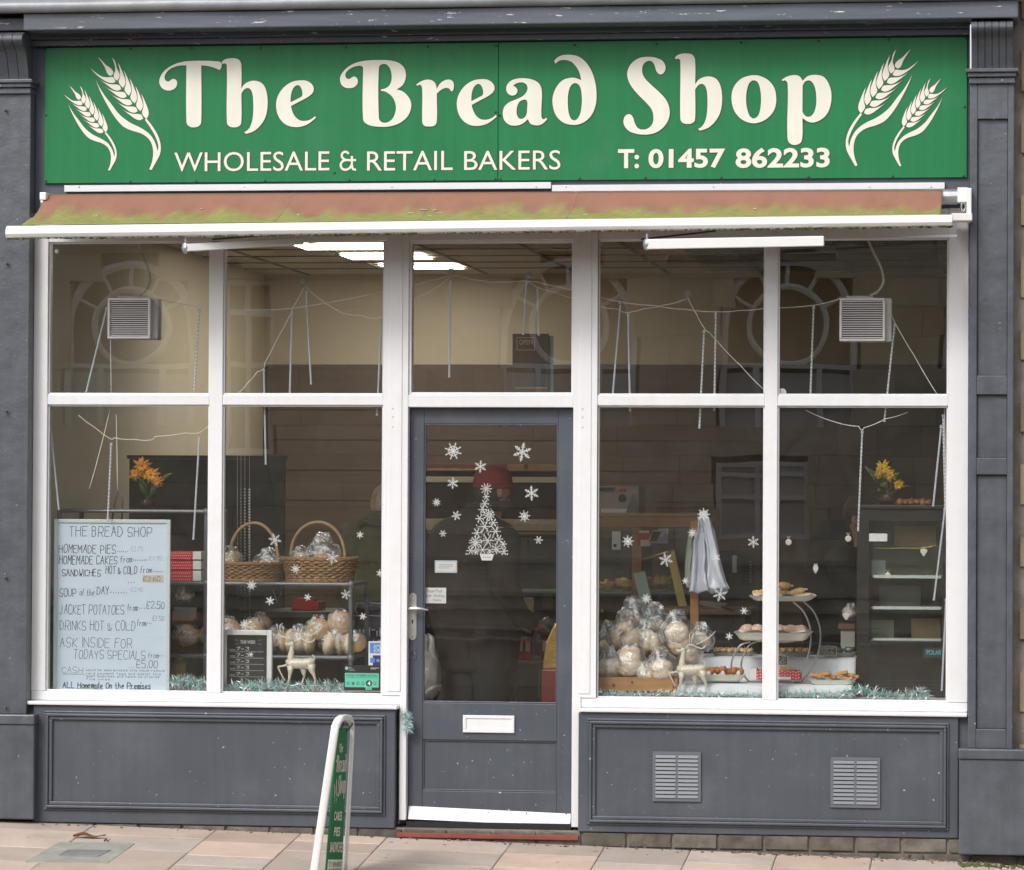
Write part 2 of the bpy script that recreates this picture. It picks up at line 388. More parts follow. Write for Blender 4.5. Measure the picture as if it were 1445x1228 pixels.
GL = {'A':"02 29 42;15 35",'B':"02 09 29 38 37 26 06;26 35 33 22 02",'C':"48 39 19 07 04 12 32 43",'D':"02 09 29 47 44 22 02",'E':"42 02 09 49;06 36",'F':"02 09 49;06 36",
'G':"48 39 19 07 04 12 32 44 45 25",'H':"02 09;42 49;06 46",'I':"22 29",'J':"39 34 22 12 03",'K':"02 09;49 05 42",'L':"09 02 42",'M':"02 09 25 49 42",'N':"02 09 42 49",
'O':"19 07 04 12 32 44 47 39 19",'P':"02 09 39 48 46 35 05",'R':"02 09 39 48 46 35 05;25 42",'S':"48 39 19 08 06 15 35 44 43 32 12 03",'T':"22 29;09 49",'U':"09 04 12 32 44 49",
'V':"09 22 49",'W':"09 12 25 32 49",'Y':"09 25 49;25 22",'a':"36 16 04 03 12 32;36 33 42",'b':"09 02 32 43 45 36 06",'c':"36 16 04 12 32",'d':"39 32 12 03 05 16 36",
'e':"04 34 36 16 04 03 12 32",'f':"12 18 29 39;06 26",'g':"36 16 04 12 32;36 31 20 10",'h':"09 02;05 16 26 35 32",'i':"12 16;18 19",'k':"09 02;36 04 32",'l':"12 19",
'm':"02 06;05 16 26 22;26 36 46 42",'n':"02 06;05 16 26 35 32",'o':"16 04 03 12 32 43 45 36 16",'p':"00 06 26 35 33 22 02",'r':"02 06;04 16 26",'s':"36 16 05 34 32 12 02",
't':"19 12 22 32;06 26",'u':"06 03 12 32;36 32",'v':"06 12 36",'w':"06 12 24 32 46",'y':"06 22;46 22 10",'0':"19 07 04 12 32 44 47 39 19",'1':"18 29 22",'2':"08 19 39 47 02 42",
'3':"09 49 26 45 43 32 12 03",'4':"39 04 44;32 36",'5':"49 09 06 36 45 43 32 02",'6':"39 07 03 12 32 43 45 36 05",'7':"09 49 12",'8':"26 08 29 48 26 04 12 32 44 26",'9':"45 16 08 29 48 42",
'£':"48 39 19 07 02 42;05 35",'.':"22 23",'&':"27 07 02 32 44;26 22",'+':"24 28;06 46",'-':"05 35",'\'':"29 27",',':"23 11"}
def hand(mb, txt, x0, x1, z0, h, y, w=.0022, seed=1):
    """handwritten line: baseline z0, capital height h, filling x0..x1"""
    rnd = random.Random(seed); adv = []
    cap = False
    for ch in txt: adv.append(.55 if ch in ' ' else (.35 if ch in ".'I,il" else (.75 if ch.islower() else 1.0)))
    k = (x1-x0)/max(sum(adv), .1); x = x0
    for ch, a in zip(txt, adv):
        if ch in GL:
            sx = k*a*.72/4; jz = rnd.uniform(-.04,.04)*h; hh = h*rnd.uniform(.93,1.08); sl = rnd.uniform(-.02,.09)
            for st in GL[ch].split(';'):
                pts = []
                for q in st.split():
                    gx, gz = int(q[0]), (int(q[1])-2)/7
                    if ch in ".'I,il1": gx = gx*.5+.2
                    pts.append(Vector((x+gx*sx+gz*h*sl+rnd.uniform(-.02,.02)*h, y, z0+jz+gz*hh+rnd.uniform(-.02,.02)*h)))
                for i in range(len(pts)-1):
                    a_, b_ = pts[i], pts[i+1]; d = b_-a_
                    if d.length < 1e-6: continue
                    d.normalize(); nn = Vector((-d.z, 0, d.x))*w/2; e = d*w*.4
                    mb.add([a_-e-nn, b_+e-nn, b_+e+nn, a_-e+nn], [(0,1,2,3)])
        x += k*a

# ------------------------------------------------------------------ sign lettering traced as outlines (zoom px -> photo px)
C='c'
T_ = [(290,135,C),(290,600),(296,635),(320,657),(352,662),(385,657),(410,635),(416,600),(416,135,C),(460,138),(510,150),(550,165),(570,173),(583,160),(590,130),(580,108),(550,101),(450,96),(350,97),(260,105),(180,130),(110,175),(70,230),(60,280),(80,325),(120,347),(160,347),(198,325),(212,285),(200,258),(175,250),(155,262),(140,272),(115,265),(105,240),(115,205),(150,168),(200,145),(250,136)]
h_ = [(588,112,C),(605,92),(640,78),(690,74),(730,83),(750,105),(757,140),(757,330,C),(790,290),(840,268),(890,268),(935,290),(965,340),(980,430),(975,520),(955,590),(915,650),(870,690),(830,708),(795,717,C),(782,702,C),(805,690),(832,655),(850,600),(858,530),(858,440),(850,370),(830,335),(805,328),(780,342),(757,375,C),(757,610),(750,640),(725,658),(695,662),(660,656),(640,638),(634,610),(634,150),(630,128),(615,118),(596,123,C)]
e_ = [(1372,335),(1355,295),(1315,268),(1260,262),(1190,275),(1120,320),(1070,390),(1052,465),(1065,550),(1105,615),(1160,650),(1230,660),(1300,645),(1350,615),(1393,578,C),(1382,568,C),(1350,592),(1300,607),(1250,600),(1210,565),(1188,520),(1178,482,C),(1250,443),(1320,405),(1360,372)]
eh = [(1175,450,C),(1178,390),(1195,335),(1225,305),(1250,308),(1270,340),(1276,385),(1268,402,C)]
B_ = [(256,155,C),(255,580),(265,615),(300,640),(350,653),(430,658),(520,645),(590,610),(640,560),(664,490),(660,440),(630,390),(590,355),(540,340,C),(590,305),(615,255),(618,200),(600,150),(550,110),(480,93),(380,90),(280,95),(190,115),(120,155),(75,205),(60,250),(70,295),(100,322),(140,329),(180,320),(208,290),(210,260),(200,240),(180,230),(160,238),(140,250),(115,245),(105,215),(120,185),(160,155),(210,140),(240,140)]
Bh = [(390,165),(398,138),(430,123),(460,132),(485,165),(498,215),(495,270),(475,310),(440,333),(412,338,C),(405,352,C),(440,357),(490,388),(520,430),(535,490),(525,550),(500,595),(460,620),(420,620),(397,602),(390,570)]
r_ = [(708,298,C),(740,275),(790,257),(840,262),(870,290),(882,335,C),(910,290),(950,262),(990,256),(1018,272),(1027,305),(1018,350),(1005,355),(990,335),(960,327),(920,342),(882,375,C),(882,605),(873,637),(850,652),(815,655),(780,650),(763,632),(758,600),(758,340),(752,312),(737,300),(715,309,C)]
a_ = [(118,540),(130,490),(170,450),(230,425),(290,395),(320,360),(328,320),(310,290),(270,280),(230,290),(205,308,C),(228,322),(242,347),(233,377),(200,392),(165,378),(148,345),(155,300),(195,262),(250,246),(320,246),(385,262),(430,295),(449,350),(446,565),(455,590),(470,592),(487,580,C),(496,592,C),(470,620),(440,640),(400,645),(355,632),(330,592,C),(290,628),(230,647),(170,638),(130,600)]
ah = [(325,440),(312,427),(295,427),(265,440),(243,475),(235,530),(245,572),(268,590),(298,582),(320,550),(325,500)]
d_ = [(553,98,C),(580,70),(620,50),(690,45),(760,60),(820,105),(870,180),(905,290),(914,390),(905,480),(870,560),(820,610),(760,637),(700,640),(630,620),(570,560),(542,470),(545,390),(580,310),(630,260),(700,240),(745,245),(785,262,C),(770,200),(740,145),(700,105),(650,90),(600,95),(565,120,C)]
dh = [(670,440),(675,370),(695,310),(728,286),(763,300),(783,345),(790,430),(785,500),(770,560),(745,595),(720,602),(695,585),(675,520)]
S_ = [(313,160),(295,120),(250,98),(200,92),(145,100),(95,135),(70,185),(72,230),(95,280),(140,335),(190,385),(225,430),(235,470),(230,515),(205,545),(170,556),(135,545),(115,510),(105,478),(85,458),(60,465),(45,495),(50,530),(80,565),(130,583),(190,588),(250,575),(305,535),(335,480),(337,420),(315,365),(270,315),(215,265),(175,220),(163,180),(172,140),(195,120),(222,120),(242,145),(255,185),(275,203),(298,198)]
o_ = [(733,360),(745,290),(790,235),(850,212),(905,212),(965,240),(1005,290),(1018,365),(1005,430),(960,485),(900,513),(850,513),(790,485),(748,430)]
oh = [(826,365),(832,300),(850,255),(875,242),(900,255),(916,300),(921,365),(915,430),(900,470),(873,485),(850,470),(833,425)]
p_ = [(1052,238,C),(1090,217),(1140,208),(1170,220),(1186,245,C),(1220,215),(1270,207),(1320,220),(1355,270),(1370,340),(1355,430),(1320,480),(1260,510),(1220,505),(1185,482,C),(1184,605),(1175,637),(1150,652),(1120,652),(1097,635),(1089,600),(1091,270),(1085,250),(1072,242),(1058,248,C)]
ph = [(1186,275,C),(1205,248),(1235,245),(1260,275),(1273,340),(1270,410),(1250,460),(1220,475),(1195,460),(1185,440,C)]
f1 = lambda p:(215+p[0]/6.021, 70+p[1]/6.021)
f2 = lambda p:(470+p[0]/6.021, 70+p[1]/6.021)
f3 = lambda p:(690+p[0]/6.021, 70+p[1]/6.021)
f4 = lambda p:(870+p[0]/4.516, 60+p[1]/4.516)
fe2 = lambda p:(470+p[0]/6.021, 70+(p[1]-10)/6.021)
fh2 = lambda p:(952.6+(p[0]-590)/6.021*1.025, 75.6+(p[1]-74)/6.021*1.02)
GLY = [([T_],f1),([h_],f1),([e_,eh],f1),([B_,Bh],f2),([r_],f2),([e_,eh],fe2),([a_,ah],f3),([d_,dh],f3),([S_],f4),([h_],fh2),([o_,oh],f4),([p_,ph],f4)]
def wheat():
    L = []
    L.append([(398,72,C),(440,112),(478,152),(520,180),(545,215),(540,240),(512,252),(487,228),(468,180),(438,130)])
    L.append([(323,180,C),(380,225),(440,262),(500,268),(542,266),(568,310,C),(545,323),(500,318),(450,292),(390,248)])
    for k in range(5):
        dx, dy = 53*k, 71*k
        L.append([(412+dx,285+dy,C),(460+dx,315+dy),(520+dx,335+dy),(580+dx,338+dy),(605+dx,347+dy),(622+dx,383+dy,C),(590+dx,397+dy),(550+dx,387+dy),(500+dx,352+dy)])
    L.append([(533,77,C),(560,110),(580,180),(605,230),(605,265),(583,302,C),(555,275),(550,245),(565,200),(560,150)])
    for k in range(5):
        dx, dy = 56*k, 75*k
        L.append([(590+dx,125+dy,C),(612+dx,165+dy),(637+dx,225+dy),(660+dx,290+dy),(660+dx,335+dy),(640+dx,370+dy,C),(615+dx,345+dy),(598+dx,310+dy),(611+dx,260+dy),(609+dx,200+dy)])
    L.append([(380,300,C),(410,360),(460,440),(530,530),(600,620),(700,700),(820,760),(900,820),(950,900),(972,980,C),(980,930),(960,860),(920,780),(850,677,C),(868,668,C),(930,750),(980,840),(1003,930),(995,1010),(960,1080),(915,1160,C),(893,1155,C),(920,1080),(930,1000),(922,930),(890,865),(820,812),(720,780),(640,740),(560,650),(480,520),(420,400)])
    return L
WH = wheat()
def w_big(p): return (80+p[0]/6.825, 70+p[1]/6.825)
def w_small(p): return w_big((p[0]*.752-175.8, p[1]*.752+294.4))
def w_rbig(p): q = (p[0]-380, p[1]-300); return (1180+717/6.636-q[0]/6.825*1.036, 60+292/6.636+q[1]/6.825*1.036)
def w_rsmall(p): q = (p[0]-380, p[1]-300); return (1180+998/6.636-q[0]/6.825*1.036*.752, 60+508/6.636+q[1]/6.825*1.036*.752)

def grow(loop, d):
    n = len(loop); ar = sum(loop[i][0]*loop[(i+1) % n][1]-loop[(i+1) % n][0]*loop[i][1] for i in range(n)); s = 1 if ar > 0 else -1
    out = []
    for i in range(n):
        a = Vector(loop[i-1]); b = Vector(loop[i]); c = Vector(loop[(i+1) % n]); t = (c-a)
        if t.length < 1e-9: out.append(tuple(b)); continue
        t.normalize(); out.append((b.x+t.y*d*s, b.y-t.x*d*s))
    return out

# ================================================================== SETTING: ground
GS = .09        # cross fall of the pavement
def gz(x, y): return -.003-.0235*(x+2.3)+GS*min(y,0)
mb = MB(); rnd = random.Random(3)
x = -5.6; PW0 = -2.6
while x < 6.0:
    w = rnd.choice([.42, .43, .43, .46, .62]) if x > -2.6 else .5
    y = -.055 - rnd.uniform(.0, .35); ys = [-.055 if x < 2.2 else -.10, y-.12]
    while ys[-1] > PW0: ys.append(ys[-1]-rnd.choice([.25,.35,.45,.6,.75]))
    for i in range(len(ys)-1):
        a, b = ys[i]-.002, max(ys[i+1], PW0)+.002
        if a-b < .02: continue
        t = rnd.uniform(.86, 1.12); hue = rnd.uniform(-.06, .06); mb.col = (t*(1+hue), t, t*(1-hue*.8))
        g = .0022; h = rnd.uniform(-.0015, .0015)
        c = [(x+g, b), (x+w-g, b), (x+w-g, a), (x+g, a)]; e = .005
        ci = [(x+g+e, b+e), (x+w-g-e, b+e), (x+w-g-e, a-e), (x+g+e, a-e)]
        vs = [(p[0], p[1], gz(*p)-.03) for p in c]+[(p[0], p[1], gz(*p)+h-.003) for p in c]+[(p[0], p[1], gz(*p)+h) for p in ci]
        mb.add(vs, [(0,1,5,4),(1,2,6,5),(2,3,7,6),(3,0,4,7),(4,5,9,8),(5,6,10,9),(6,7,11,10),(7,4,8,11),(8,9,10,11)])
    x += w
pv = struct(mb.build('pavement', stonem)); pv['label'] = 'buff stone slab pavement'
mb = MB(); X0, X1 = -5.6, 6.0
mb.add([(X0,PW0,gz(X0,PW0)-.008),(X1,PW0,gz(X1,PW0)-.008),(X1,.4,gz(X1,0)-.012),(X0,.4,gz(X0,0)-.012)], [(0,1,2,3)])
struct(mb.build('pavement_bedding', mat('sandy joint', (.30,.25,.21), .95, var=.3)))
mb = MB(); mb.add([(-60,-60,-.62),(60,-60,-.62),(60,40,-.62),(-60,40,-.62)], [(0,1,2,3)]); struct(mb.build('road', asph))
mb = MB()
for i in range(14):
    xa = -5.6+i*.83; mb.box(xa+.003, xa+.827, PW0-.15, PW0, -.70, gz(xa, PW0)+.0)
struct(mb.build('kerb', mat('kerb stone', (.26,.24,.21), .85, var=.2, bump=.003)))
# fallen leaf and inspection cover on the pavement
def ground(px, py):
    # intersect the view ray with the sloping pavement
    lo, hi = -2.5, 0.0
    for _ in range(40):
        m = (lo+hi)/2; p = at(px, py, m)
        if p.z > gz(p.x, m): lo = m
        else: hi = m
    p = at(px, py, m); p.z = gz(p.x, p.y); return p
A4 = [ground(*p) for p in ((83,1189),(190,1191),(152,1219),(36,1217))]; B4 = [ground(*p) for p in ((95,1200.5),(157,1201),(138,1210),(82,1209))]
cen = sum(A4, Vector())/4
iv = thing('inspection_cover', cen, 'small worn metal inspection cover set in a pale patch of pavement', 'cover')
def slabq(mb, P_, h):
    return mb.add([p+Vector((0,0,h)) for p in P_]+[p-Vector((0,0,.01)) for p in P_], [(0,1,2,3),(0,4,5,1),(1,5,6,2),(2,6,7,3),(3,7,4,0)])
slabq(MB(), A4, .003).build('concrete_surround', mat('pale green grey concrete', (.36,.36,.31), .9, var=.2, bump=.003, chips=.28, chipcol=(.25,.25,.2)), iv, recalc=True)
slabq(MB(), B4, .006).build('metal_plate', galv, iv, recalc=True)
mb = MB()
for i in range(1, 9):
    u = i/9; a_, b_ = B4[0].lerp(B4[3], u), B4[1].lerp(B4[2], u); mb.bar(a_.lerp(b_, .06)+Vector((0,0,.0075)), a_.lerp(b_, .94)+Vector((0,0,.0075)), .006, .003)
mb.build('raised_bars', galv, iv)
def leaf(p, L, a, name, label):
    mb = MB(); d = Vector((math.cos(a), math.sin(a), 0)); n = Vector((-d.y, d.x, 0)); vs = []; fs = []
    for i in range(9):
        t = i/8; w = math.sin(math.pi*t**.8)*L*.16+.001
        for j in (-1, 0, 1):
            q = Vector(p)+d*L*(t-.5)+n*w*j; q.z = gz(q.x, q.y)+.006+.012*abs(j)*math.sin(3*t+1)**2+.008*math.sin(t*5)**2; vs.append(q)
    for i in range(8):
        for j in (0, 1): fs.append((i*3+j, i*3+j+1, i*3+j+4, i*3+j+3))
    mb.add(vs, fs); o = mb.build(name, deadleaf, smooth=True); s = o.modifiers.new('s', 'SOLIDIFY'); s.thickness = .0012
    return tag(o, label, 'leaf')
leaf(ground(126, 1183), .16, .1, 'dead_leaf', 'long curled brown dead leaf lying on the pavement by the metal cover')
leaf(ground(151, 1190), .035, .8, 'dead_leaf', 'tiny brown leaf scrap lying right of the long dead leaf')
leaf(ground(1270, 1206), .07, .3, 'dead_leaf', 'pale brown leaf caught against the base of the wall on the right')
leaf(ground(511, 1173), .04, 0, 'dead_leaf', 'orange brown leaf scrap against the wall left of the door')
leaf(ground(1284, 1212), .04, 1.2, 'dead_leaf', 'small brown leaf nearest the foot of the right hand pilaster')

mb = MB(); rnd = random.Random(77)
for i in range(260):
    x = rnd.choice([rnd.uniform(-2.3, 2.5), rnd.uniform(1.2, 2.5)]); y = -.058-abs(rnd.gauss(0, .03)); s_ = rnd.uniform(.002, .007); t = rnd.uniform(.4, 1.6); mb.col = (t, t*.95, t*.85)
    mb.ball((x, y, gz(x, y)+s_*.4), s_*1.4, s_, s_*.7, 6, 4, .4, i)
tag(mb.build('grit', mat('grit', (.20,.17,.14), .9, attr='tint')), 'loose grit and crumbs along the foot of the shopfront', 'grit', kind='stuff')
mb = MB()
for i in range(90):
    x = rnd.uniform(2.3, 2.75); y = -.13-abs(rnd.gauss(0, .035)); s_ = rnd.uniform(.004, .012); mb.ball((x, y, gz(x, y)+s_*.3), s_, s_, s_*.8, 6, 4, .5, i)
tag(mb.build('moss', MATS['moss']), 'patchy green moss at the foot of the right hand pilaster', 'moss', kind='stuff')
mb = MB()
for i in range(16):
    x, y = rnd.uniform(-2.3, 2.2), rnd.uniform(-.6, -.12); s_ = rnd.uniform(.006, .014)
    mb.lathe((x, y, gz(x, y)+.0006), [(s_, 0), (s_*.9, .0012), (s_*.3, .0016)], 10, 1, rnd.uniform(.7, 1))
for o in mb.build_each('chewing_gum', mat('flattened gum', (.34,.30,.27), .8), None): tag(o, 'small flattened grey spot of old chewing gum on a paving slab', 'chewing gum', 'flattened gum spots on the pavement')

# ================================================================== BUILDING
bd = thing('shop_building', (0, 0, 0), 'dark grey painted bakery shopfront with white window frames and panelled pilasters', 'shop')
def part(mb_, name, m, **k): return mb_.build(name, m, bd, **k)
# --- plinth bricks below the stall risers
mb = MB(); rnd = random.Random(5)
for c in range(3):
    x = -2.42 - (.11 if c % 2 else 0)
    while x < 2.75:
        t = rnd.uniform(.7, 1.1); mb.col = (t, t*.99, t*.97); z1 = -.012-.075*c
        mb.box(x+.006, x+.215, -.045-rnd.uniform(0,.008), .08, z1-.066, z1); x += .222
part(mb, 'base_brickwork', brickg, bevel=.004)
mb = MB(); mb.box(-2.6, 2.9, -.034, .12, -.5, -.006); part(mb, 'base_mortar', mortar)
# --- stall risers
def riser(x0, x1, mx0, my0, mx1, my1, vents):
    mb = MB(); z0, z1 = -.006, .575
    mb.box(x0, x1, -.055, .05, z0, z1)
    o = part(mb, 'stall_riser', grey, bevel=.003)
    a, b, c, d = R(mx0, my0, mx1, my1, -.06); mb = MB()
    def frame(i, w, y):
        mb.box(a+i, b-i, y, -.05, d-i-w, d-i); mb.box(a+i, b-i, y, -.05, c+i, c+i+w)
        mb.box(a+i, a+i+w, y-.0007, -.05, c+i+w, d-i-w); mb.box(b-i-w, b-i, y-.0007, -.05, c+i+w, d-i-w)
    frame(0, .012, -.066); frame(.012, .014, -.080); frame(.026, .018, -.070)
    mb.build('panel_moulding', grey, o, bevel=.004)
    for (vx0, vy0, vx1, vy1) in vents:
        r = R(vx0, vy0, vx1, vy1, -.065); vb = MB(); fw = .014
        vb.box(r[0], r[1], -.066, -.056, r[2], r[2]+fw); vb.box(r[0], r[1], -.066, -.056, r[3]-fw, r[3])
        vb.box(r[0], r[0]+fw, -.0665, -.056, r[2]+fw, r[3]-fw); vb.box(r[1]-fw, r[1], -.0665, -.056, r[2]+fw, r[3]-fw)
        mid = (r[0]+r[1])/2; vb.box(mid-.006, mid+.006, -.0675, -.056, r[2]+fw, r[3]-fw)
        n = 11; st = (r[3]-r[2]-2*fw)/n
        for k in range(n):
            z = r[2]+fw+st*(k+.5)
            for xa, xb in ((r[0]+fw, mid-.006), (mid+.006, r[1]-fw)): vb.bar((xa, -.0665, z), (xb, -.0665, z), .0165, .0025, Vector((0,.9,-.43)))
        vb.build('vent_grille', mat('grey vent', (.145,.157,.185), .35), o)
        vb = MB(); vb.box(r[0]+.01, r[1]-.01, -.0565, -.0555, r[2]+.01, r[3]-.01); vb.build('vent_opening', black, o)
riser(at(47,1080,-.055).x, at(557,1080,-.055).x, 62, 1006, 544, 1147, [])
riser(at(816,1080,-.055).x, at(1352,1080,-.055).x, 828, 1017, 1339, 1168, [(921,1061,989,1131),(1172,1069,1242,1140)])
# --- window units
Zs, Zg, Zt0, Zt1, Zh = .578, .644, 2.078, 2.13, 2.893
def window(x0, x1, gx0, m0, m1, gx1):
    w = MB()
    w.box(x0, gx0, 0, .09, Zg, 3.04) if gx0-x0 > .02 else None
    w.box(gx1, x1, 0, .09, Zg, 3.04) if x1-gx1 > .02 else None
    w.box(x0, x1, .004, .086, Zg-.046, Zg)                      # bottom rail
    w.box(m0, m1, .001, .088, Zg, Zh)                           # mullion
    w.box(gx0, m0, .002, .087, Zt0, Zt1); w.box(m1, gx1, .002, .087, Zt0, Zt1)
    w.box(gx0, gx1, .003, .086, Zh, 3.04)
    o = w.build('window_frame', white, bd, bevel=.004)
    b = MB(); t = .008                                           # glazing beads
    for a, c in ((gx0, m0), (m1, gx1)):
        for z0, z1 in ((Zg, Zt0), (Zt1, Zh)):
            b.box(a, c, .016, .027, z0, z0+t); b.box(a, c, .016, .027, z1-t, z1); b.box(a, a+t, .0165, .0275, z0+t, z1-t); b.box(c-t, c, .0165, .0275, z0+t, z1-t)
            g = MB(); g.box(a+.003, c-.003, .030, .036, z0+.003, z1-.003); g.build('glass_pane', glass, o)
    b.build('glazing_bead', white, o, bevel=.003)
    s = MB(); s.box(x0-(.0 if x0 < 0 else -.0), x1, -.075, .10, Zs, Zg-.046-.001); s.build('window_sill', white, o, bevel=.006)
    return o
window(-2.352, -.449, -2.250, -1.421, -1.353, -.541)
window(.452, 2.335, .527, 1.348, 1.411, 2.237)
# --- posts beside the door
for xa, xb, in ((-.541, -.415), (.408, .527)):
    mb = MB(); mb.box(xa, xb, -.002, .11, Zg, 3.04)
    if xa < 0: mb.box(-.449, -.415, -.004, .11, .03, Zg)
    else: mb.box(.408, .452, -.004, .11, .01, Zg)
    mb.box(xa+.03, xb-.03, -.007, -.002, Zg+.02, 3.03)
    part(mb, 'door_post', white, bevel=.004)
    mb = MB()
    for z in (2.06, 2.02, 1.97): mb.ball(((xa+xb)/2-.012, -.004, z), .006, .004, .010, 8, 6)
    mb.build_each('old_screw_filler', mat('yellowed filler', (.5,.45,.38), .8), bd)
# over-door transom light
mb = MB(); mb.box(-.415, .408, .0, .09, 2.069, 2.130); mb.box(-.415, .408, .0, .09, Zh, 3.04)
for xa, xb in ((-.415, -.402), (.395, .408)): mb.box(xa, xb, .012, .08, 2.13, Zh)
mb.box(-.402, .395, .013, .08, 2.13, 2.143); mb.box(-.402, .395, .013, .08, Zh-.013, Zh)
tr = part(mb, 'transom_frame', white, bevel=.003)
mb = MB(); mb.box(-.400, .393, .030, .036, 2.145, Zh-.015); mb.build('glass_pane', glass, tr)
# --- door
dg = R(597.6, 598.3, 787, 992.5, .05); dl = (-.412, .405, .035, 2.066); YD = .05
mb = MB()
mb.box(dl[0], dg[0], YD, YD+.045, dl[2], dl[3]); mb.box(dg[1], dl[1], YD, YD+.045, dl[2], dl[3])
mb.box(dg[0], dg[1], YD+.0005, YD+.045, dg[3], dl[3])
pn = R(593, 1045, 788, 1117, YD)
mb.box(dg[0], dg[1], YD+.0005, YD+.045, pn[3], dg[2]); mb.box(dg[0], dg[1], YD+.0005, YD+.045, dl[2], pn[2]); mb.box(dg[0], dg[1], YD+.014, YD+.04, pn[2], pn[3])
door = part(mb, 'door', grey, bevel=.003)
mb = MB(); t = .008
for (a, b, c, d, y) in ((dg[0],dg[1],dg[2],dg[3],YD+.004),(dg[0],dg[1],pn[2],pn[3],YD+.006)):
    mb.box(a, b, y, y+.012, c, c+t); mb.box(a, b, y, y+.012, d-t, d); mb.box(a, a+t, y+.0005, y+.0125, c+t, d-t); mb.box(b-t, b, y+.0005, y+.0125, c+t, d-t)
mb.build('door_beading', grey, door, bevel=.003)
mb = MB(); mb.box(dg[0]+.004, dg[1]-.004, YD+.02, YD+.026, dg[2]+.004, dg[3]-.004); mb.build('glass_pane', glass, door)
lp = R(653.5, 1009.5, 726, 1034, YD); mb = MB(); f = .016
mb.box(lp[0], lp[1], YD-.010, YD, lp[2], lp[2]+f); mb.box(lp[0], lp[1], YD-.010, YD, lp[3]-f, lp[3]); mb.box(lp[0], lp[0]+f, YD-.0105, YD, lp[2]+f, lp[3]-f); mb.box(lp[1]-f, lp[1], YD-.0105, YD, lp[2]+f, lp[3]-f)
mb.box(lp[0]+f, lp[1]-f, YD-.005, YD, lp[2]+f, lp[3]-f); mb.build('letterbox', white, door, bevel=.002)
hp = R(577, 837, 588, 903, YD); cxp = (hp[0]+hp[1])/2; hw = (hp[1]-hp[0])/2
prof = [(cxp+hw*math.cos(a), hp[3]-hw+hw*math.sin(a)) for a in [math.pi*k/10 for k in range(11)]]+[(cxp-hw*math.cos(a), hp[2]+hw-hw*math.sin(a)) for a in [math.pi*k/10 for k in range(11)]]
mb = MB(); mb.poly([prof], YD-.004, YD); mb.build('handle_plate', steelp, door, bevel=.001)
lv = at(581, 859, YD-.03); mb = MB(); mb.tube([(cxp, YD, lv.z), (cxp, YD-.045, lv.z)], .009, 12)
mb.tube([(cxp-.014, YD-.045, lv.z-.001), (cxp, YD-.047, lv.z+.002), (cxp+.05, YD-.05, lv.z+.001), (cxp+.085, YD-.045, lv.z-.006)], [.008,.009,.0065,.004], 10); mb.build('door_handle', mat('polished lever', (.8,.8,.82), .15, 1), door, smooth=True)
mb = MB()
for px_, py_ in ((582, 877), (582, 922)):
    k = at(px_, py_, YD-.005); mb.box(k.x-.0035, k.x+.0035, YD-.0048, YD-.0035, k.z-.010, k.z+.008)
for py_ in (841, 899): k = at(582.5, py_, YD); mb.ball((k.x, YD-.004, k.z), .003, .001, .003, 8, 6)
mb.build_each('keyhole', black, door)
mb = MB(); k = at(582, 922, YD); mb.box(k.x-.022, k.x+.022, YD-.003, YD, k.z-.032, k.z+.032); mb.build('lock_plate', grey, door, bevel=.002)
mb = MB(); wz = at(690, 1150, YD-.03).z
mb.add([(-.408,YD,wz+.035),(.400,YD,wz+.010),(.400,YD-.006,wz+.010),(-.408,YD-.006,wz+.035),(-.408,YD-.035,wz-.028),(.400,YD-.035,wz-.048),(.400,YD-.001,wz-.05),(-.408,YD-.001,wz-.03)],
       [(0,3,2,1),(3,4,5,2),(4,7,6,5),(7,0,1,6),(0,7,4,3),(1,2,5,6)]); mb.build('weather_bar', white, door, bevel=.002)
mb = MB()
for px_ in (577, 634, 689, 743, 799): k = at(px_, 1147, YD-.01); mb.ball((k.x, YD-.013, k.z-(k.x)*.012), .0035, .003, .0035, 8, 5)
mb.build_each('bar_screw', sink, door)
mb = MB(); mb.box(-.448, .451, -.064, .12, -.050, -.026); part(mb, 'door_step', redstep, bevel=.004)
mb = MB(); mb.box(-.414, .407, .0, .14, -.019, .024); part(mb, 'threshold', black)
mb = MB(); rnd = random.Random(9)
for i in range(26): mb.ball((-.42+i*.04, -.055, -.094-rnd.random()*.02), .03, .02+rnd.random()*.01, .016, 8, 6, .5, i)
part(mb, 'broken_mortar', mat('broken grey mortar', (.20,.185,.165), .95, var=.3, bump=.006, bscale=40))
# --- fascia board behind the sign, frieze, cornice
mb = MB(); mb.box(-2.352, 2.335, .0, .14, 3.041, 4.0); fas = part(mb, 'fascia_board', grey)
mb = MB()
zc = at(700, 43, -.20).z
for i, (y, z0, z1) in enumerate(((-.05, 3.875, 3.905), (-.085, 3.905, 3.935), (-.12, 3.935, zc+.05))): mb.box(-2.352, 2.335, y, .0, z0, z1)
part(mb, 'frieze_moulding', greywood, bevel=.004)
zb0, zb1 = at(50, 43, -.24).z, at(50, 19, -.24).z; print('cornice', zb0, at(1365, 28, -.24).z)
mb = MB(); xr = at(1437, 30, -.24).x; xl = at(33, 30, -.24).x
mb.box(xl, xr, -.24, .0, zb0, zb1); mb.box(-3.2, xl-.003, -.16, .0, zb0+.01, zb1-.01); co_ = part(mb, 'cornice', greywood, bevel=.006)
mb = MB(); N_ = 60; vs = []; fs = []
for i in range(N_+1):
    xx = -3.2+(xr+.02+3.2)*i/N_; wv = .006*noise.noise(Vector((xx*2.2, 0, 0)))
    for j, (y, z) in enumerate(((-.245,zb1+.001),(-.272,zb1+.006+wv),(-.283,zb1+.03+wv),(-.268,zb1+.06+wv),(-.235,zb1+.075),(0,zb1+.13))): vs.append((xx, y+wv*.5, z))
for i in range(N_):
    for j in range(5): fs.append((i*6+j, (i+1)*6+j, (i+1)*6+j+1, i*6+j+1))
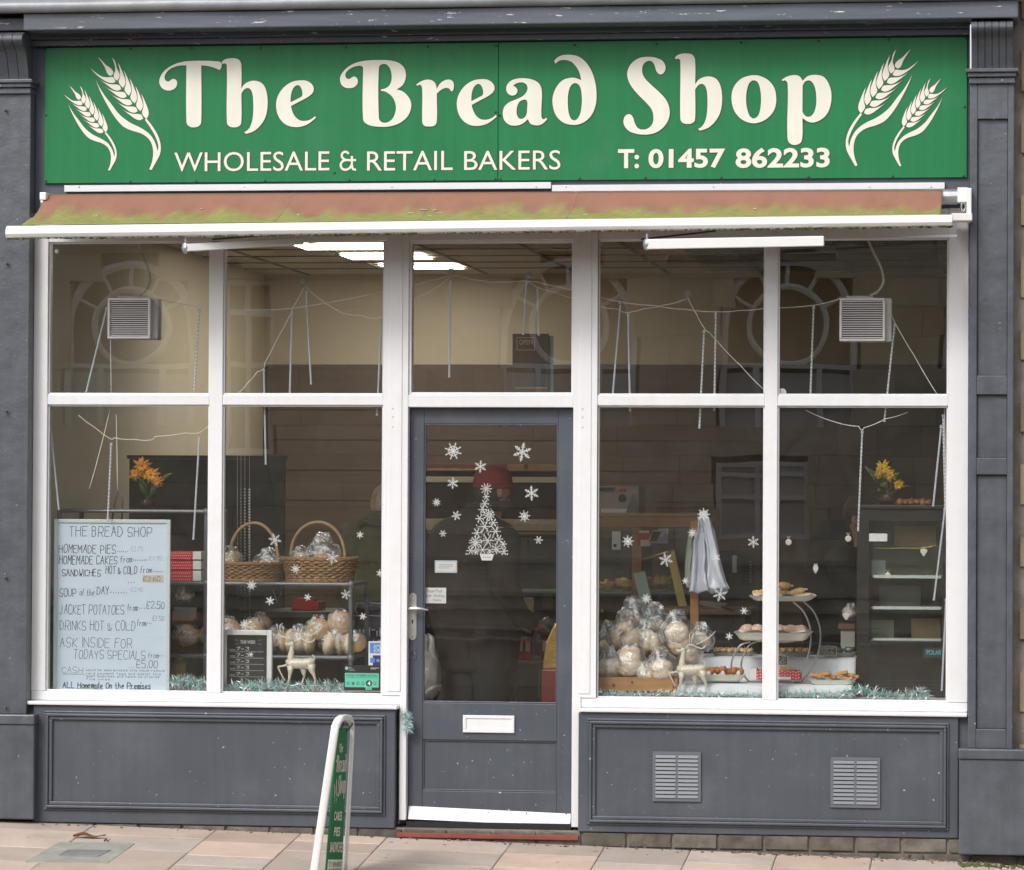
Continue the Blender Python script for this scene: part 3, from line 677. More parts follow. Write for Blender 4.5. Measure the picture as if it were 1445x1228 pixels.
mb.add(vs, fs); o = mb.build('lead_flashing', mat('painted lead flashing', (.27,.28,.30), .38, .1, var=.2, vscale=5, bump=.004, bscale=8), co_, smooth=True)
# --- pilasters
def pilaster(x0, x1, panels, pl, Yf=-.09, outer=None):
    mb = MB(); zt = 3.66
    if panels:
        cuts = sorted(panels, key=lambda r: r[2]); a, b = panels[0][0], panels[0][1]
        mb.box(x0, a, Yf, .1, pl[3], zt); mb.box(b, x1, Yf, .1, pl[3], zt); z = pl[3]
        for r in cuts:
            mb.box(a, b, Yf+.0006, .1, z, r[2]); mb.box(a, b, Yf+.022, .1, r[2], r[3]); z = r[3]
        mb.box(a, b, Yf+.0006, .1, z, zt)
    else: mb.box(x0, x1, Yf, .1, pl[3], zt)
    p = part(mb, 'pilaster', greypeel, bevel=.004)
    mb = MB(); mb.box(pl[0], pl[1], Yf-.03, .1, pl[2], pl[3]-.05); mb.box(pl[0]-.004, pl[1]+.004, Yf-.042, .1, pl[3]-.05, pl[3]); mb.build('plinth', greypeel, p, bevel=.007)
    mb = MB(); mb.box(x0-.01, x1+.01, Yf-.035, .1, zt+.001, zt+.022); mb.box(x0-.004, x1+.004, Yf-.02, .1, zt-.03, zt-.001); mb.box(x0-.02, x1+.02, Yf-.05, .1, zt+.022, zt+.04); mb.build('capital_moulding', greypeel, p, bevel=.004)
    # console bracket: swelling top, tucked in below
    zc0, zc1 = zt+.041, zb0; n = 26; prof = []
    for i in range(n+1):
        t = i/n; y = Yf-.015-.10*(t**1.1)-.055*math.exp(-((t-.8)/.16)**2); 
        if t > .93: y += (t-.93)*.6
        prof.append((y, zc0+(zc1-zc0)*t))
    prof = prof; mb = MB(); nr = 6; wx = (x1-x0)/nr
    for k in range(nr):
        xa, xb = x0+.006+k*(x1-x0-.012)/nr+.0015, x0+.006+(k+1)*(x1-x0-.012)/nr-.0015
        vs = [(xa, y, z) for y, z in prof]+[(xb, y, z) for y, z in prof]+[(xa, .0, prof[0][1]), (xa, .0, prof[-1][1]), (xb, .0, prof[0][1]), (xb, .0, prof[-1][1])]; m_ = n+1; fs = [(i, i+1+0, i+1+m_, i+m_)[::-1] for i in range(n)]
        fs.append(tuple([2*m_]+list(range(m_))+[2*m_+1])); fs.append(tuple([2*m_+2]+list(range(m_, 2*m_))+[2*m_+3])[::-1]); fs.append((m_-1, 2*m_+1, 2*m_+3, 2*m_-1)); fs.append((0, m_, 2*m_+2, 2*m_))
        mb.add(vs, fs)
    mb.build('console_bracket', greypeel, p, recalc=True)
    return p
pr = [R(1379,168,1422,530,-.09), R(1379,557,1421,646,-.09), R(1379,670,1421,1029,-.09)]
for i in (1,2): pr[i] = (pr[0][0], pr[0][1], pr[i][2], pr[i][3])
xa = at(1366, 600, -.09).x; xb = at(1430, 600, -.09).x
pb = R(1353, 1057, 1450, 1207, -.12)
pilaster(2.338, xb, pr, (pb[0], 2.70, pb[2], pb[3]))
xb = at(40, 600, -.09).x; pb = R(-30, 1008, 48, 1156, -.12)
pilaster(-2.64, xb, [], (-2.68, pb[1], pb[2], pb[3]))
mb = MB()
mb.box(xb, -2.352, -.01, .1, 0, 3.9); mb.box(2.26, 2.345, -.03, .1, 0, .577); mb.box(-2.40, -2.30, -.03, .1, 0, .577); mb.build_each('side_batten', greypeel, bd)
mb = MB()                                                        # hooks and fixings on the left pilaster
for px_, py_ in ((8,156),(10,372),(9,580),(8,815),(8,998),(19,1079)):
    k = at(px_, py_, -.09); mb.tube([(k.x, -.088, k.z), (k.x+.002, -.108, k.z)], .005, 8); mb.ball((k.x+.003, -.110, k.z), .008, .006, .008, 8, 6)
mb.build_each('wall_fixing', greypeel, bd)
# wall to the right of the shop and above the cornice
mb = MB(); rnd = random.Random(11); z = -.4; row = 0
while z < 6.2:
    h = .15 if row % 3 else .2; x = 2.70+(.0 if row % 2 else -.12)
    while x < 6.0:
        w = rnd.uniform(.25, .42); t = rnd.uniform(.7, 1.15); mb.col = (t, t*.97, t*.92)
        x0_ = max(x, 2.58); mb.box(x0_+.004, min(x+w,6)-.004, .0-rnd.uniform(0,.012), .3, z+.004, z+h-.004); x += w
    z += h; row += 1
mb.col = (1,1,1); part(mb, 'stone_side_wall', bldst, bevel=.006)
mb = MB(); rnd = random.Random(12); z = -.4; row = 0
while z < 6.2:
    h = .2; x = -6+(.2 if row % 2 else 0)
    while x < -2.5:
        w = rnd.uniform(.25, .42); t = rnd.uniform(.7, 1.15); mb.col = (t, t*.97, t*.92); mb.box(x+.004, min(x+w, -2.66)-.004, -rnd.uniform(0,.012), .3, z+.004, z+h-.004); x += w
        if x > -2.7: break
    z += h; row += 1
part(mb, 'stone_side_wall', bldst, bevel=.006)
mb = MB(); mb.box(-6, -2.36, .012, .28, -.4, 6.3); mb.box(2.36, 6, .012, .28, -.4, 6.3); mb.build_each('side_wall_mortar', mortar, bd)
mb = MB(); rnd = random.Random(13); z = zb1+.02; row = 0
while z < 6.2:
    x = -2.66+(.2 if row % 2 else 0)
    while x < 2.6:
        w = rnd.uniform(.3, .5); t = rnd.uniform(.7, 1.15); mb.col = (t, t*.97, t*.92); mb.box(x+.004, min(x+w, 2.6)-.004, -rnd.uniform(0,.012), .15, z+.004, z+.2); x += w
    z += .208; row += 1
part(mb, 'upper_wall', bldst, bevel=.006)
mb = MB(); mb.box(-2.66, 2.6, .02, .14, 4.01, 6.3); part(mb, 'upper_wall_mortar', mortar)
# --- interior shell
XL, XR, YB, ZC = -2.40, 2.40, 6.0, 3.10
mb = MB(); mb.box(XL-.1, XR+.1, YB, YB+.1, 2.502, ZC+.1); part(mb, 'back_wall_upper', beige)
mb = MB(); mb.box(XL-.1, XR+.1, YB-.02, YB+.1, 0, 2.499)
for k in range(12): mb.box(XL, XR, YB-.03, YB-.02, .2*k+.004, .2*k+.196)
part(mb, 'back_wall_cladding', brownw)
mb = MB(); mb.box(XL-.12, XL, .12, YB, 0, ZC+.1); part(mb, 'left_inner_wall', creamwall)
mb = MB(); mb.box(XR, XR+.12, .12, YB, 0, ZC+.1)
for k in range(19): mb.box(XR-.006, XR, .12, YB-.04, .17*k+.006, .17*k+.164)
part(mb, 'right_inner_wall', mat('brown side boarding', (.15,.10,.06), .7, var=.2, vscale=3))
mb = MB(); mb.box(XL-.1, XR+.1, .10, YB+.1, ZC, ZC+.1); ce = part(mb, 'ceiling', ceilm)
mb = MB()
for k in range(9): xx = XL+.3+k*.6; mb.box(xx-.012, xx+.012, .14, YB, ZC-.006, ZC-.0005)
for k in range(9): yy = .55+k*.6; mb.box(XL, XR, yy-.012, yy+.012, ZC-.007, ZC-.0008)
for k in range(56): yy = .2+k*.1; mb.box(.6, XR, yy-.002, yy+.002, ZC-.004, ZC-.0004)
mb.build('ceiling_grid', ceilg, ce)
for (px0, px1, py0, py1) in ((397, 565, 341, 348.5), (462, 610, 355.5, 363), (516, 655, 370, 377)):
    ds = [1.48*5150/(707-p) for p in (py0, py1)]; y0, y1 = ds[0]+CY, ds[1]+CY
    a = at(px0+15, py0, y0); b = at(px1, py1, y1)
    lb = MB(); lb.box(a.x, b.x, y0, y1, ZC-.0105, ZC-.0085); l_ = lb.build('ceiling_light', lightm, ce)
    lb = MB()
    for (u0,u1,v0,v1) in ((a.x-.02,b.x+.02,y0-.02,y0),(a.x-.02,b.x+.02,y1,y1+.02)): lb.box(u0,u1,v0,v1,ZC-.014,ZC-.0085)
    lb.build_each('light_frame', ceilg, ce)
mb = MB(); mb.box(XL-.1, XR+.1, .12, YB+.1, -.08, .0); part(mb, 'shop_floor', floorm)
mb = MB(); mb.box(XL-.1, XR+.1, .02, .14, 3.045, 3.3); part(mb, 'inner_lintel', beige)
mb = MB(); mb.box(XL-.1, -2.354, .02, .14, 0, 3.04); mb.box(2.337, XR+.1, .02, .14, 0, 3.04); mb.build_each('inner_jamb', creamwall, bd)
# display shelves behind the glass
mb = MB(); mb.box(XL, -.46, .092, .95, .60, .650); mb.box(-.50, -.46, .092, .9, 0, .598); part(mb, 'display_ledge', white)
mb = MB(); mb.box(.47, XR, .092, .95, .60, .650); mb.box(.47, .51, .092, .9, 0, .598); part(mb, 'display_ledge', white)

# ================================================================== SHOP SIGN
sg = thing('shop_sign', (0, -.012, 3.18), 'long green fascia sign with cream lettering reading The Bread Shop', 'sign')
mb = MB(); xm = at(703, 160, -.02).x; xs0, xs1 = at(63, 160, -.02).x, at(1364.5, 160, -.02).x
mb.box(xs0, xm-.0012, -.020, -.001, 3.188, 3.868); mb.build('sign_panel', green, sg, bevel=.0015)
mb = MB(); mb.box(xm+.0012, xs1, -.0195, -.001, 3.186, 3.868); mb.build('sign_panel', green, sg, bevel=.0015)
YS = -.0205
def place(loops, fn, Y): return [[(lambda q: (q.x, q.z))(at(*fn(p), Y)) for p in l] for l in loops]
mo = MB(); mc = MB()
for loops, fn in GLY:
    L_ = place([outline(l) for l in loops], fn, YS)
    mc.poly(L_, YS-.003, YS-.001)
    mo.poly([grow(L_[0], .0032)]+[grow(l, -.0028) for l in L_[1:]], YS-.0014, YS)
mo.build('lettering_edge', outl, sg); mc.build('lettering', cream, sg)
for fn in (w_big, w_small, w_rbig, w_rsmall):
    mc = MB(); mo = MB()
    for l in WH:
        L_ = place([outline(l, 4)], fn, YS)[0]; mc.poly([L_], YS-.0022, YS-.001); mo.poly([grow(L_, .0018)], YS-.0012, YS)
    w_ = mc.build('wheat_emblem', cream, sg); mo.build('emblem_edge', outl, w_)
def sgt(txt, px0, px1, pyt, pyb, off, nm):
    a = at(px0, pyb, YS); b = at(px1, pyt, YS)
    m1 = MB(); add_text(m1, txt, a.x, b.x, a.z, b.z, YS-.002, off); m1.build(nm, cream, sg)
    m2 = MB(); add_text(m2, txt, a.x-.0015, b.x+.0015, a.z-.0015, b.z+.0015, YS-.0008, off+.022); m2.build('text_edge', outl, sg)
sgt('WHOLESALE', 246, 465, 213.5, 242.5, .0, 'tagline_text'); sgt('RETAIL', 518, 639, 212.8, 241, .0, 'tagline_text'); sgt('BAKERS', 655, 791, 212, 240.5, .0, 'tagline_text')
def ribbon(pth, w):
    P_ = []; n = len(pth)
    for i in range(n-1):
        for k in range(6):
            u = k/6; p0, p1, p2, p3 = [Vector(pth[min(max(j, 0), n-1)]) for j in (i-1, i, i+1, i+2)]
            P_.append(.5*((2*p1)+(p2-p0)*u+(2*p0-5*p1+4*p2-p3)*u*u+(3*p1-p0-3*p2+p3)*u**3))
    P_.append(Vector(pth[-1])); L_, R_ = [], []
    for i, p in enumerate(P_):
        t = (P_[min(i+1, len(P_)-1)]-P_[max(i-1, 0)]).normalized(); L_.append(p+Vector((-t.y, t.x))*w/2); R_.append(p-Vector((-t.y, t.x))*w/2)
    return L_, R_
AMP = [[(132,888),(118,872),(95,871),(76,890),(80,920),(108,940)], [(108,940),(150,940),(196,940)], [(110,940),(82,950),(66,978),(74,1008),(102,1022),(135,1012),(156,985),(161,950),(161,905)], [(160,975),(166,1008),(178,1020),(196,1020)]]
for wd, mt, dy, nm in ((19, cream, -.002, 'tagline_text'), (23, outl, -.0008, 'text_edge')):
    m1 = MB()
    for i, pth in enumerate(AMP):
        L_, R_ = ribbon(pth, wd); vs = [at(*f2(p), YS)+Vector((0, dy-.0001*i, 0)) for p in L_+R_]; k = len(L_); m1.add(vs, [(j, j+1, k+j+1, k+j) for j in range(k-1)])
    m1.build(nm, mt, sg)
sgt('T:', 872, 902, 210.5, 238, .03, 'phone_text'); sgt('01457', 915, 1023.5, 209.5, 238, .03, 'phone_text'); sgt('862233', 1038, 1171, 208, 237.5, .03, 'phone_text')
mb = MB()
for px_, py_ in ((184,69),(270,68),(368,68),(488,67),(604,66),(700,65),(811,64),(927,62),(1046,60),(1155,58),(1254,56),(1363,53),(64,70),(65,163),(65,256),(184,257),(277,256),(374,256),(493,256),(613,255),(699,255),(706,255),(818,254),(911,254),(1018,252.5),(1141,252),(1260,250.5),(1360,250),(1361,151),(699,158.5),(705,163),(472,244)):
    k = at(px_, py_, YS); mb.ball((k.x, YS, max(min(k.z, 3.862), 3.193)), .0065, .004, .0065, 8, 6)
mb.build_each('screw_cap', mat('dark screw cap', (.035,.04,.05), .4), sg)
# aluminium strips under the sign
for x0, x1 in ((91, 777.5), (779, 1333)):
    r = R(x0, 259.5, x1, 268.5, -.03); mb = MB(); mb.box(r[0], r[1], -.034, -.001, r[2], r[3]); o = mb.build('trim_strip', alu, bd, bevel=.001)
    mb = MB()
    for px_ in ((112,345,553,757) if x0 < 100 else (799,1007,1227,1314)): k = at(px_, 263.8, -.034); mb.ball((k.x, -.034, k.z), .005, .002, .005, 8, 6)
    mb.build_each('strip_screw', steelp, o)

# ================================================================== AWNING
aw = thing('shop_awning', (0, -.1, 3.0), 'faded terracotta canvas awning with green algae, rolled nearly shut above the windows', 'awning')
YR, YF = -.10, -.50
tl = at(66, 274, YR); trr = at(1330, 268, YR); bl = at(30, 317, YF); br = at(1327, 303, YF)
zt_ = (tl.z+trr.z)/2; zb_ = (bl.z+br.z)/2; print('awning', tl, trr, bl, br)
NX, NY = 420, 16; vs = []; uvs = []; fs = []
for j in range(NY+1):
    t = j/NY
    for i in range(NX+1):
        s = i/NX; xx = (tl.x*(1-t)+bl.x*t)*(1-s)+(trr.x*(1-t)+br.x*t)*s
        z = (tl.z*(1-s)+trr.z*s)*(1-t)+(bl.z*(1-s)+br.z*s)*t
        sagw = math.sin(math.pi*t)
        z += -.028*sagw + sagw*.006*math.sin(xx*22-t*5+2*noise.noise(Vector((xx*1.3,0,0)))) + sagw*.007*math.sin(xx*55+t*9+3*noise.noise(Vector((xx*3,0,4))))*(.5+.5*noise.noise(Vector((xx*1.7,0,8)))) + .006*sagw*noise.noise(Vector((xx*7+t*3, t*5, 1)))
        vs.append((xx, YR+(YF-YR)*t, z)); uvs.append((s, t))
for j in range(NY):
    for i in range(NX): a = j*(NX+1)+i; fs.append((a, a+NX+1, a+NX+2, a+1))
mb = MB().add(vs, fs); o = mb.build('canvas', awn, aw, smooth=True); uv = o.data.uv_layers.new(name='UVMap')
for l in o.data.loops: uv.data[l.index].uv = uvs[l.vertex_index]
sd = o.modifiers.new('s', 'SOLIDIFY'); sd.thickness = .002
# seams and bird droppings
mb = MB()
for s in (.28, .44, .6):
    for k in range(NY):
        def P_(t, ds): xx = (tl.x*(1-t)+bl.x*t)*(1-s)+(trr.x*(1-t)+br.x*t)*s; i = round((s)*NX); return Vector(vs[int(round(t*NY))*(NX+1)+i])+Vector((ds, -.001, .0008))
        mb.bar(P_(k/NY, 0), P_((k+1)/NY, 0), .003, .0012)
mb.build('seam', mat('seam thread', (.40,.22,.15), .8), o)
mb = MB(); rnd = random.Random(21)
for s, t, r in ((.44,.55,.010),(.425,.62,.006),(.452,.45,.008),(.456,.5,.005),(.19,.4,.006),(.448,.7,.004),(.07,.55,.005),(.3,.66,.004),(.12,.86,.004),(.62,.8,.004),(.8,.6,.004),(.91,.75,.004)):
    v = vs[int(t*NY)*(NX+1)+int(s*NX)]
    for q in range(4): mb.ball((v[0]+rnd.uniform(-2,2)*r, v[1]+rnd.uniform(-1,1)*r, v[2]+.004), r*rnd.uniform(.4,1), r*.8, .002, 8, 5)
mb.build('bird_dropping', polka, o)
b0 = at(9, 319, YF-.02); b1 = at(1344, 303, YF-.02); b0b = at(9, 337, YF-.02); b1b = at(1344, 319.5, YF-.02)
mb = MB(); n = 24; vsb = []; fsb = []
pf = [(0,0),(-.030,.004),(-.042,.022),(-.036,.05),(-.018,.062),(.012,.062),(.02,.05),(.02,.0)]
for (pt, pbm) in ((b0, b0b), (b1, b1b)):
    hgt = pt.z-pbm.z
    for y, z in pf: vsb.append((pt.x, YF-.0+y, pbm.z+z/.062*hgt))
m_ = len(pf)
for k in range(m_): fsb.append((k, (k+1) % m_, (k+1) % m_+m_, k+m_))
fsb.append(tuple(range(m_))); fsb.append(tuple(range(m_, 2*m_))[::-1]); mb.add(vsb, fsb); mb.build('front_bar', whitebar, aw, recalc=True, bevel=.003)
mb = MB(); rnd = random.Random(4)
for i in range(420):
    s = rnd.random(); p = b0b.lerp(b1b, s); sz = rnd.uniform(.002, .006)*(1.3 if noise.noise(Vector((s*9,0,0))) > 0 else .7); mb.ball((p.x, YF-.034+rnd.uniform(0,.03), p.z+.001-rnd.uniform(0,.004)), sz*1.8, sz, sz*.7, 5, 4, .4, i)
o = mb.build('algae_growth', moss, aw); o['kind'] = 'stuff'
# roller, end bracket, arms
ra, rb_ = at(40, 276, YR), at(1352, 277, YR)
mb = MB(); mb.tube([(tl.x-.03, YR+.03, ra.z-.035), (at(1351,277,YR).x, YR+.03, rb_.z)], .038, 20); mb.build('roller_tube', galv, aw, smooth=False)
r1 = R(1364, 266, 1371, 313, -.14); r2 = R(1342, 301, 1372, 311.5, -.2); r3 = R(1351, 265, 1366, 286, YR-.02)
mb = MB(); mb.box(r1[0], r1[1], -.17, -.0, r1[2], r1[3]); mb.box(r2[0], r2[1], -.2, -.06, r2[2], r2[3]); mb.box(r3[0], r3[1], YR-.04, YR+.05, r3[2], r3[3]); mb.build('end_bracket', whitebar, aw, bevel=.004)
l1 = R(58, 272, 67, 283, -.14); mb = MB(); mb.box(l1[0], l1[1], -.17, -.0, l1[2], l1[3]); mb.build('end_bracket', whitebar, aw, bevel=.004)
k = at(1359.5, 292, -.13); mb = MB(); mb.tube([(k.x+.010*math.cos(a), -.13, k.z+.02*math.sin(a)) for a in [2*math.pi*i/20 for i in range(20)]], .005, 8, closed=True); mb.build('winding_eye', galv, aw, smooth=True)
# folding arms below
def arm(p0, p1, y0, y1, hh, tip):
    a = at(*p0, y0); b = at(*p1, y1); mb = MB(); mb.bar(a, b, .035, hh); ar = mb.build('folding_arm', whitebar, aw, bevel=.004)
    mb = MB(); t_ = a if tip == 0 else b; mb.ball(t_, .02, .02, .03, 10, 8); mb.tube([t_+Vector((0,0,-.01)), t_+Vector((0,0,.05))], .006, 8); mb.build('elbow_joint', galv, ar)
arm((262,350),(428,340),-.50,-.30,.036,0)
arm((913,345),(1163,340.5),-.535,-.545,.048,0)
mb = MB(); a = at(905, 338, -.3); b = at(1010, 326, -.45); mb.tube([a, b], .005, 6); a = at(300,338,-.3); b = at(385,331,-.42); mb.tube([a, b], .005, 6); mb.build('arm_cable', black, aw)
mb = MB(); a = at(545,336,-.1); b = at(440,338,-.22); mb.bar(a, b, .03, .03); a = at(1350,333,-.1); b = at(1165,338,-.34); mb.bar(a,b,.02,.012); mb.build('arm_link', whitebar, aw, bevel=.003)

# ================================================================== OPPOSITE BUILDING (mirrored in the glass)
YO = 20.0
ob_ = thing('stone_building', (0, -YO-.3, -.6), 'pale sandstone building with tall arched windows across the road, mirrored in the glass', 'building')
def rf(px, py): p = at(px, py, YO); return p.x, p.z
wins = []
mb = MB(); rnd = random.Random(31); z = -.62; row = 0
def inwin(x, z):
    for (cx_, cz_, r, zb) in ARCH:
        if zb < z < cz_ and abs(x-cx_) < r: return True
        if z >= cz_ and (x-cx_)**2+(z-cz_)**2 < r*r: return True
    for (a, b, c, d) in RECT:
        if a < x < b and c < z < d: return True
    return False
ca = rf(1111, 459); cb = rf(800, 459); RR = rf(1207, 459)[0]-ca[0]; zb_w = rf(1100, 620)[1]
ARCH = [(ca[0], ca[1], RR, zb_w), (cb[0], cb[1], RR, zb_w), (2*cb[0]-ca[0]-2.4, ca[1], RR, zb_w), (ca[0]+2.3, ca[1], RR, zb_w)]
ra_ = rf(312, 640); rb2 = rf(385, 395); RECT = [(ra_[0], rb2[0], ra_[1], rb2[1])]
dr = rf(1010, 760); dr2 = rf(1142, 652); RECT.append((dr[0], dr2[0], dr[1], dr2[1]))
while z < 5.8:
    h = rnd.choice([.26, .3, .34]); x = -14-(rnd.random()*.4)
    while x < 14:
        w = rnd.uniform(.4, .8); t = rnd.uniform(.85, 1.1); mb.col = (t, t*.98, t*.95)
        nseg = max(1, int(w/.1)); run = None
        for k in range(nseg+1):
            xx = x+w*(k+.5)/nseg; blocked = k == nseg or inwin(xx, z+h/2)
            if not blocked and run is None: run = x+w*k/nseg
            if blocked and run is not None: mb.box(run+.002, x+w*k/nseg-.002, -YO-.3, -YO-rnd.uniform(0,.02), z+.002, z+h-.002); run = None
        x += w
    z += h
mb.build('wall', mat('pale sandstone', (.68,.59,.46), .9, attr='tint', var=.12, vscale=3), ob_)
mb = MB(); mb.box(-14, 14, -YO-.5, -YO-.16, -.62, 6); mb.build('shade_backing', mat('dark room', (.05,.045,.04), .8), ob_)  # dark colour stands in for the shade of unlit rooms behind the windows
mb = MB()
for zz, pr_, hh_ in ((.14,.3,.025),(.25,.22,.04),(.45,.15,.02),(.60,.1,.05),(.95,.05,.05),(5.75,.25,.09)): mb.box(-14, 14, -YO-.02, -YO+pr_, zz, zz+hh_)
mb.build('added_course', mat('pale added course', (.5,.45,.36), .8), ob_)  # low pale courses added so the glass mirrors thin pale streaks
wf = mat('white window frame', (.92,.92,.90), .5)
for (cx_, cz_, r, zb) in ARCH:
    mb = MB(); N_ = 36; y = -YO-.10
    def ring(rr, a0, a1, w): mb.tube([(cx_+rr*math.cos(a0+(a1-a0)*i/N_), y, cz_+rr*math.sin(a0+(a1-a0)*i/N_)) for i in range(N_+1)], w, 6)
    ring(r-.03, 0, math.pi, .045); ring(.40, 0, 2*math.pi, .035)
    for a in (.5, 1.05, 1.57, 2.09, 2.64): mb.tube([(cx_+.40*math.cos(a), y, cz_+.40*math.sin(a)), (cx_+(r-.04)*math.cos(a), y, cz_+(r-.04)*math.sin(a))], .022, 6)
    for xx in (-r+.03, -.33, .33, r-.03): mb.box(cx_+xx-.03, cx_+xx+.03, y-.03, y+.03, zb, cz_ if abs(xx) > .5 else cz_-.42)
    for zz in (zb, (zb+cz_-.45)/2, cz_-.45): mb.box(cx_-r, cx_+r, y-.035, y+.035, zz, zz+.05)
    w_ = mb.build('arched_window', wf, ob_)
    # light blinds behind the lower panes
    mb = MB(); mb.box(cx_-r+.02, cx_+r-.02, y-.05, y-.045, zb, cz_-.5); mb.build('blind', mat('pale blind', (.62,.62,.60), .8), w_)
for (a, b, c, d) in RECT:
    mb = MB(); y = -YO-.1
    for xx in (a, a+(b-a)*.4, b-.05): mb.box(xx, xx+.05, y-.03, y+.03, c, d)
    for zz in (c, (c+d)/2, c+(d-c)*.8, d-.05): mb.box(a, b, y-.034, y+.034, zz, zz+.05)
    w_ = mb.build('sash_window', wf, ob_)
    if d-c < 1.2: mb = MB(); mb.box(a+.03, b-.03, y-.05, y-.04, c, d); mb.build('blind', MATS['pale blind'], w_)
mb = MB(); mb.box(-14, 14, -YO, -YO+1.6, -.75, -.5); struct(mb.build('far_pavement', stonem))

# ================================================================== LEFT WINDOW DISPLAY
def P3(px, py, Y): p = at(px, py, Y); return (p.x, p.y, p.z)
def pline(mb, lst, Y, w, closed=False): mb.tube([P3(x, y, Y) for x, y in lst], w, 6)
# --- menu board
r = R(76, 733, 240, 975.5, .10); mbd = thing('menu_board', ((r[0]+r[1])/2, .10, r[2]), 'large pale blue handwritten price list board headed The Bread Shop', 'menu board')
mb = MB(); mb.box(r[0]+.012, r[1]-.012, .100, .106, r[2]+.004, r[3]-.012); mb.build('board', boardbl, mbd)
mb = MB(); f = .018
mb.box(r[0], r[0]+f, .092, .112, r[2], r[3]); mb.box(r[1]-f, r[1], .092, .112, r[2], r[3]); mb.box(r[0]+f, r[1]-f, .0925, .1115, r[3]-f, r[3]); mb.build('frame', mat('pale frame', (.62,.70,.72), .35), mbd, bevel=.002)
def hl(mb, txt, px0, px1, pyb, hpx, w=.0026, seed=1, Y=.0995):
    a = at(px0, pyb, Y); b = at(px1, pyb, Y); hand(mb, txt, a.x, b.x, a.z, hpx/289, Y, w, seed)
mb = MB(); k = lambda x, y: (x/3.07, 620+y/3.07)
for i, (t, x0, x1, yb, h, w) in enumerate([
    ('THE BREAD SHOP', 300, 665, 420, 14, .003), ('HOMEMADE PIES', 255, 505, 492, 11.5, .0032), ('......', 508, 560, 488, 8, .003), ('HOMEMADE CAKES', 256, 512, 540, 11.5, .0032), ('from', 522, 575, 532, 9, .0026), ('........', 578, 640, 525, 8, .003),
    ('SANDWICHES', 270, 440, 592, 9.5, .0034), ('HOT & COLD', 458, 596, 582, 11, .0032), ('from', 608, 660, 578, 9, .0026), ('......', 662, 712, 575, 8, .003), ('...', 555, 590, 622, 8, .003),
    ('SOUP', 258, 334, 680, 11, .0030), ('of the', 345, 412, 676, 9, .0024), ('DAY', 420, 476, 672, 11, .0030), ('.......', 478, 555, 666, 8, .003),
    ('JACKET POTATOES', 258, 542, 756, 13, .0026), ('from', 552, 598, 742, 9, .0024), ('...', 602, 635, 735, 8, .0026), ('£2.50', 636, 716, 732, 9.5, .0026),
    ('DRINKS HOT & COLD', 260, 590, 826, 13.5, .0024), ('from', 594, 636, 808, 9, .0022), ('...', 638, 660, 800, 8, .0026), ('£1.50', 662, 714, 786, 7, .0016),
    ('ASK INSIDE FOR', 260, 578, 900, 13.5, .0024), ('TODAYS SPECIALS', 318, 634, 950, 12.5, .0024), ('from', 642, 690, 948, 8, .002), ('...', 690, 716, 940, 8, .002), ('£5.00', 592, 688, 990, 10.5, .0026), ('...', 556, 590, 990, 7, .0022),
    ('CASH', 268, 364, 1012, 8.5, .0018), ('would be appreciated this would reduce', 372, 716, 1003, 3.2, .0013), ('card payment fees and assist this', 372, 700, 1018, 3.2, .0013), ('small business and helps us provide', 374, 694, 1030, 3.2, .0013), ('fine wines', 374, 480, 1043, 3.2, .0013),
    ('ALL Homemade On the Premises', 272, 656, 1076, 8, .0040)]):
    q0 = k(x0, yb); q1 = k(x1, yb); hl(mb, t, q0[0], q1[0], q0[1], h, w, i+3)
for x0, x1, y in ((272,365,1018),(330,445,1082),(560,655,1082)):
    q0 = k(x0, y); q1 = k(x1, y); a = at(*q0, .0995); b = at(*q1, .0995); mb.add([(a.x,.0995,a.z),(b.x,.0995,a.z),(b.x,.0995,a.z+.0018),(a.x,.0995,a.z+.0018)], [(0,1,2,3)])
mb.build('handwriting', sink, mbd)
mb = MB()
for i, (t, x0, x1, yb, h) in enumerate((('£2.75', 568, 622, 484, 6), ('£1.95', 648, 704, 524, 6), ('£2.90', 568, 622, 660, 6))): q0 = k(x0, yb); q1 = k(x1, yb); hl(mb, t, q0[0], q1[0], q0[1], h, .0014, 40+i)
mb.build('faint_price', mat('faded ink', (.25,.3,.36), .7), mbd)
q = R(*k(617,588), *k(709,620), .099); mb = MB(); mb.box(q[0], q[1], .0988, .0999, q[2], q[3]); ptc = mb.build('price_patch', mat('cream patch', (.62,.55,.46), .7), mbd)
mb = MB(); hl(mb, '£2.60', *[k(622,0)[0], k(698,0)[0]], k(0,614)[1], 6.5, .0022, 77, .0984); mb.build('patch_price', sink, mbd)

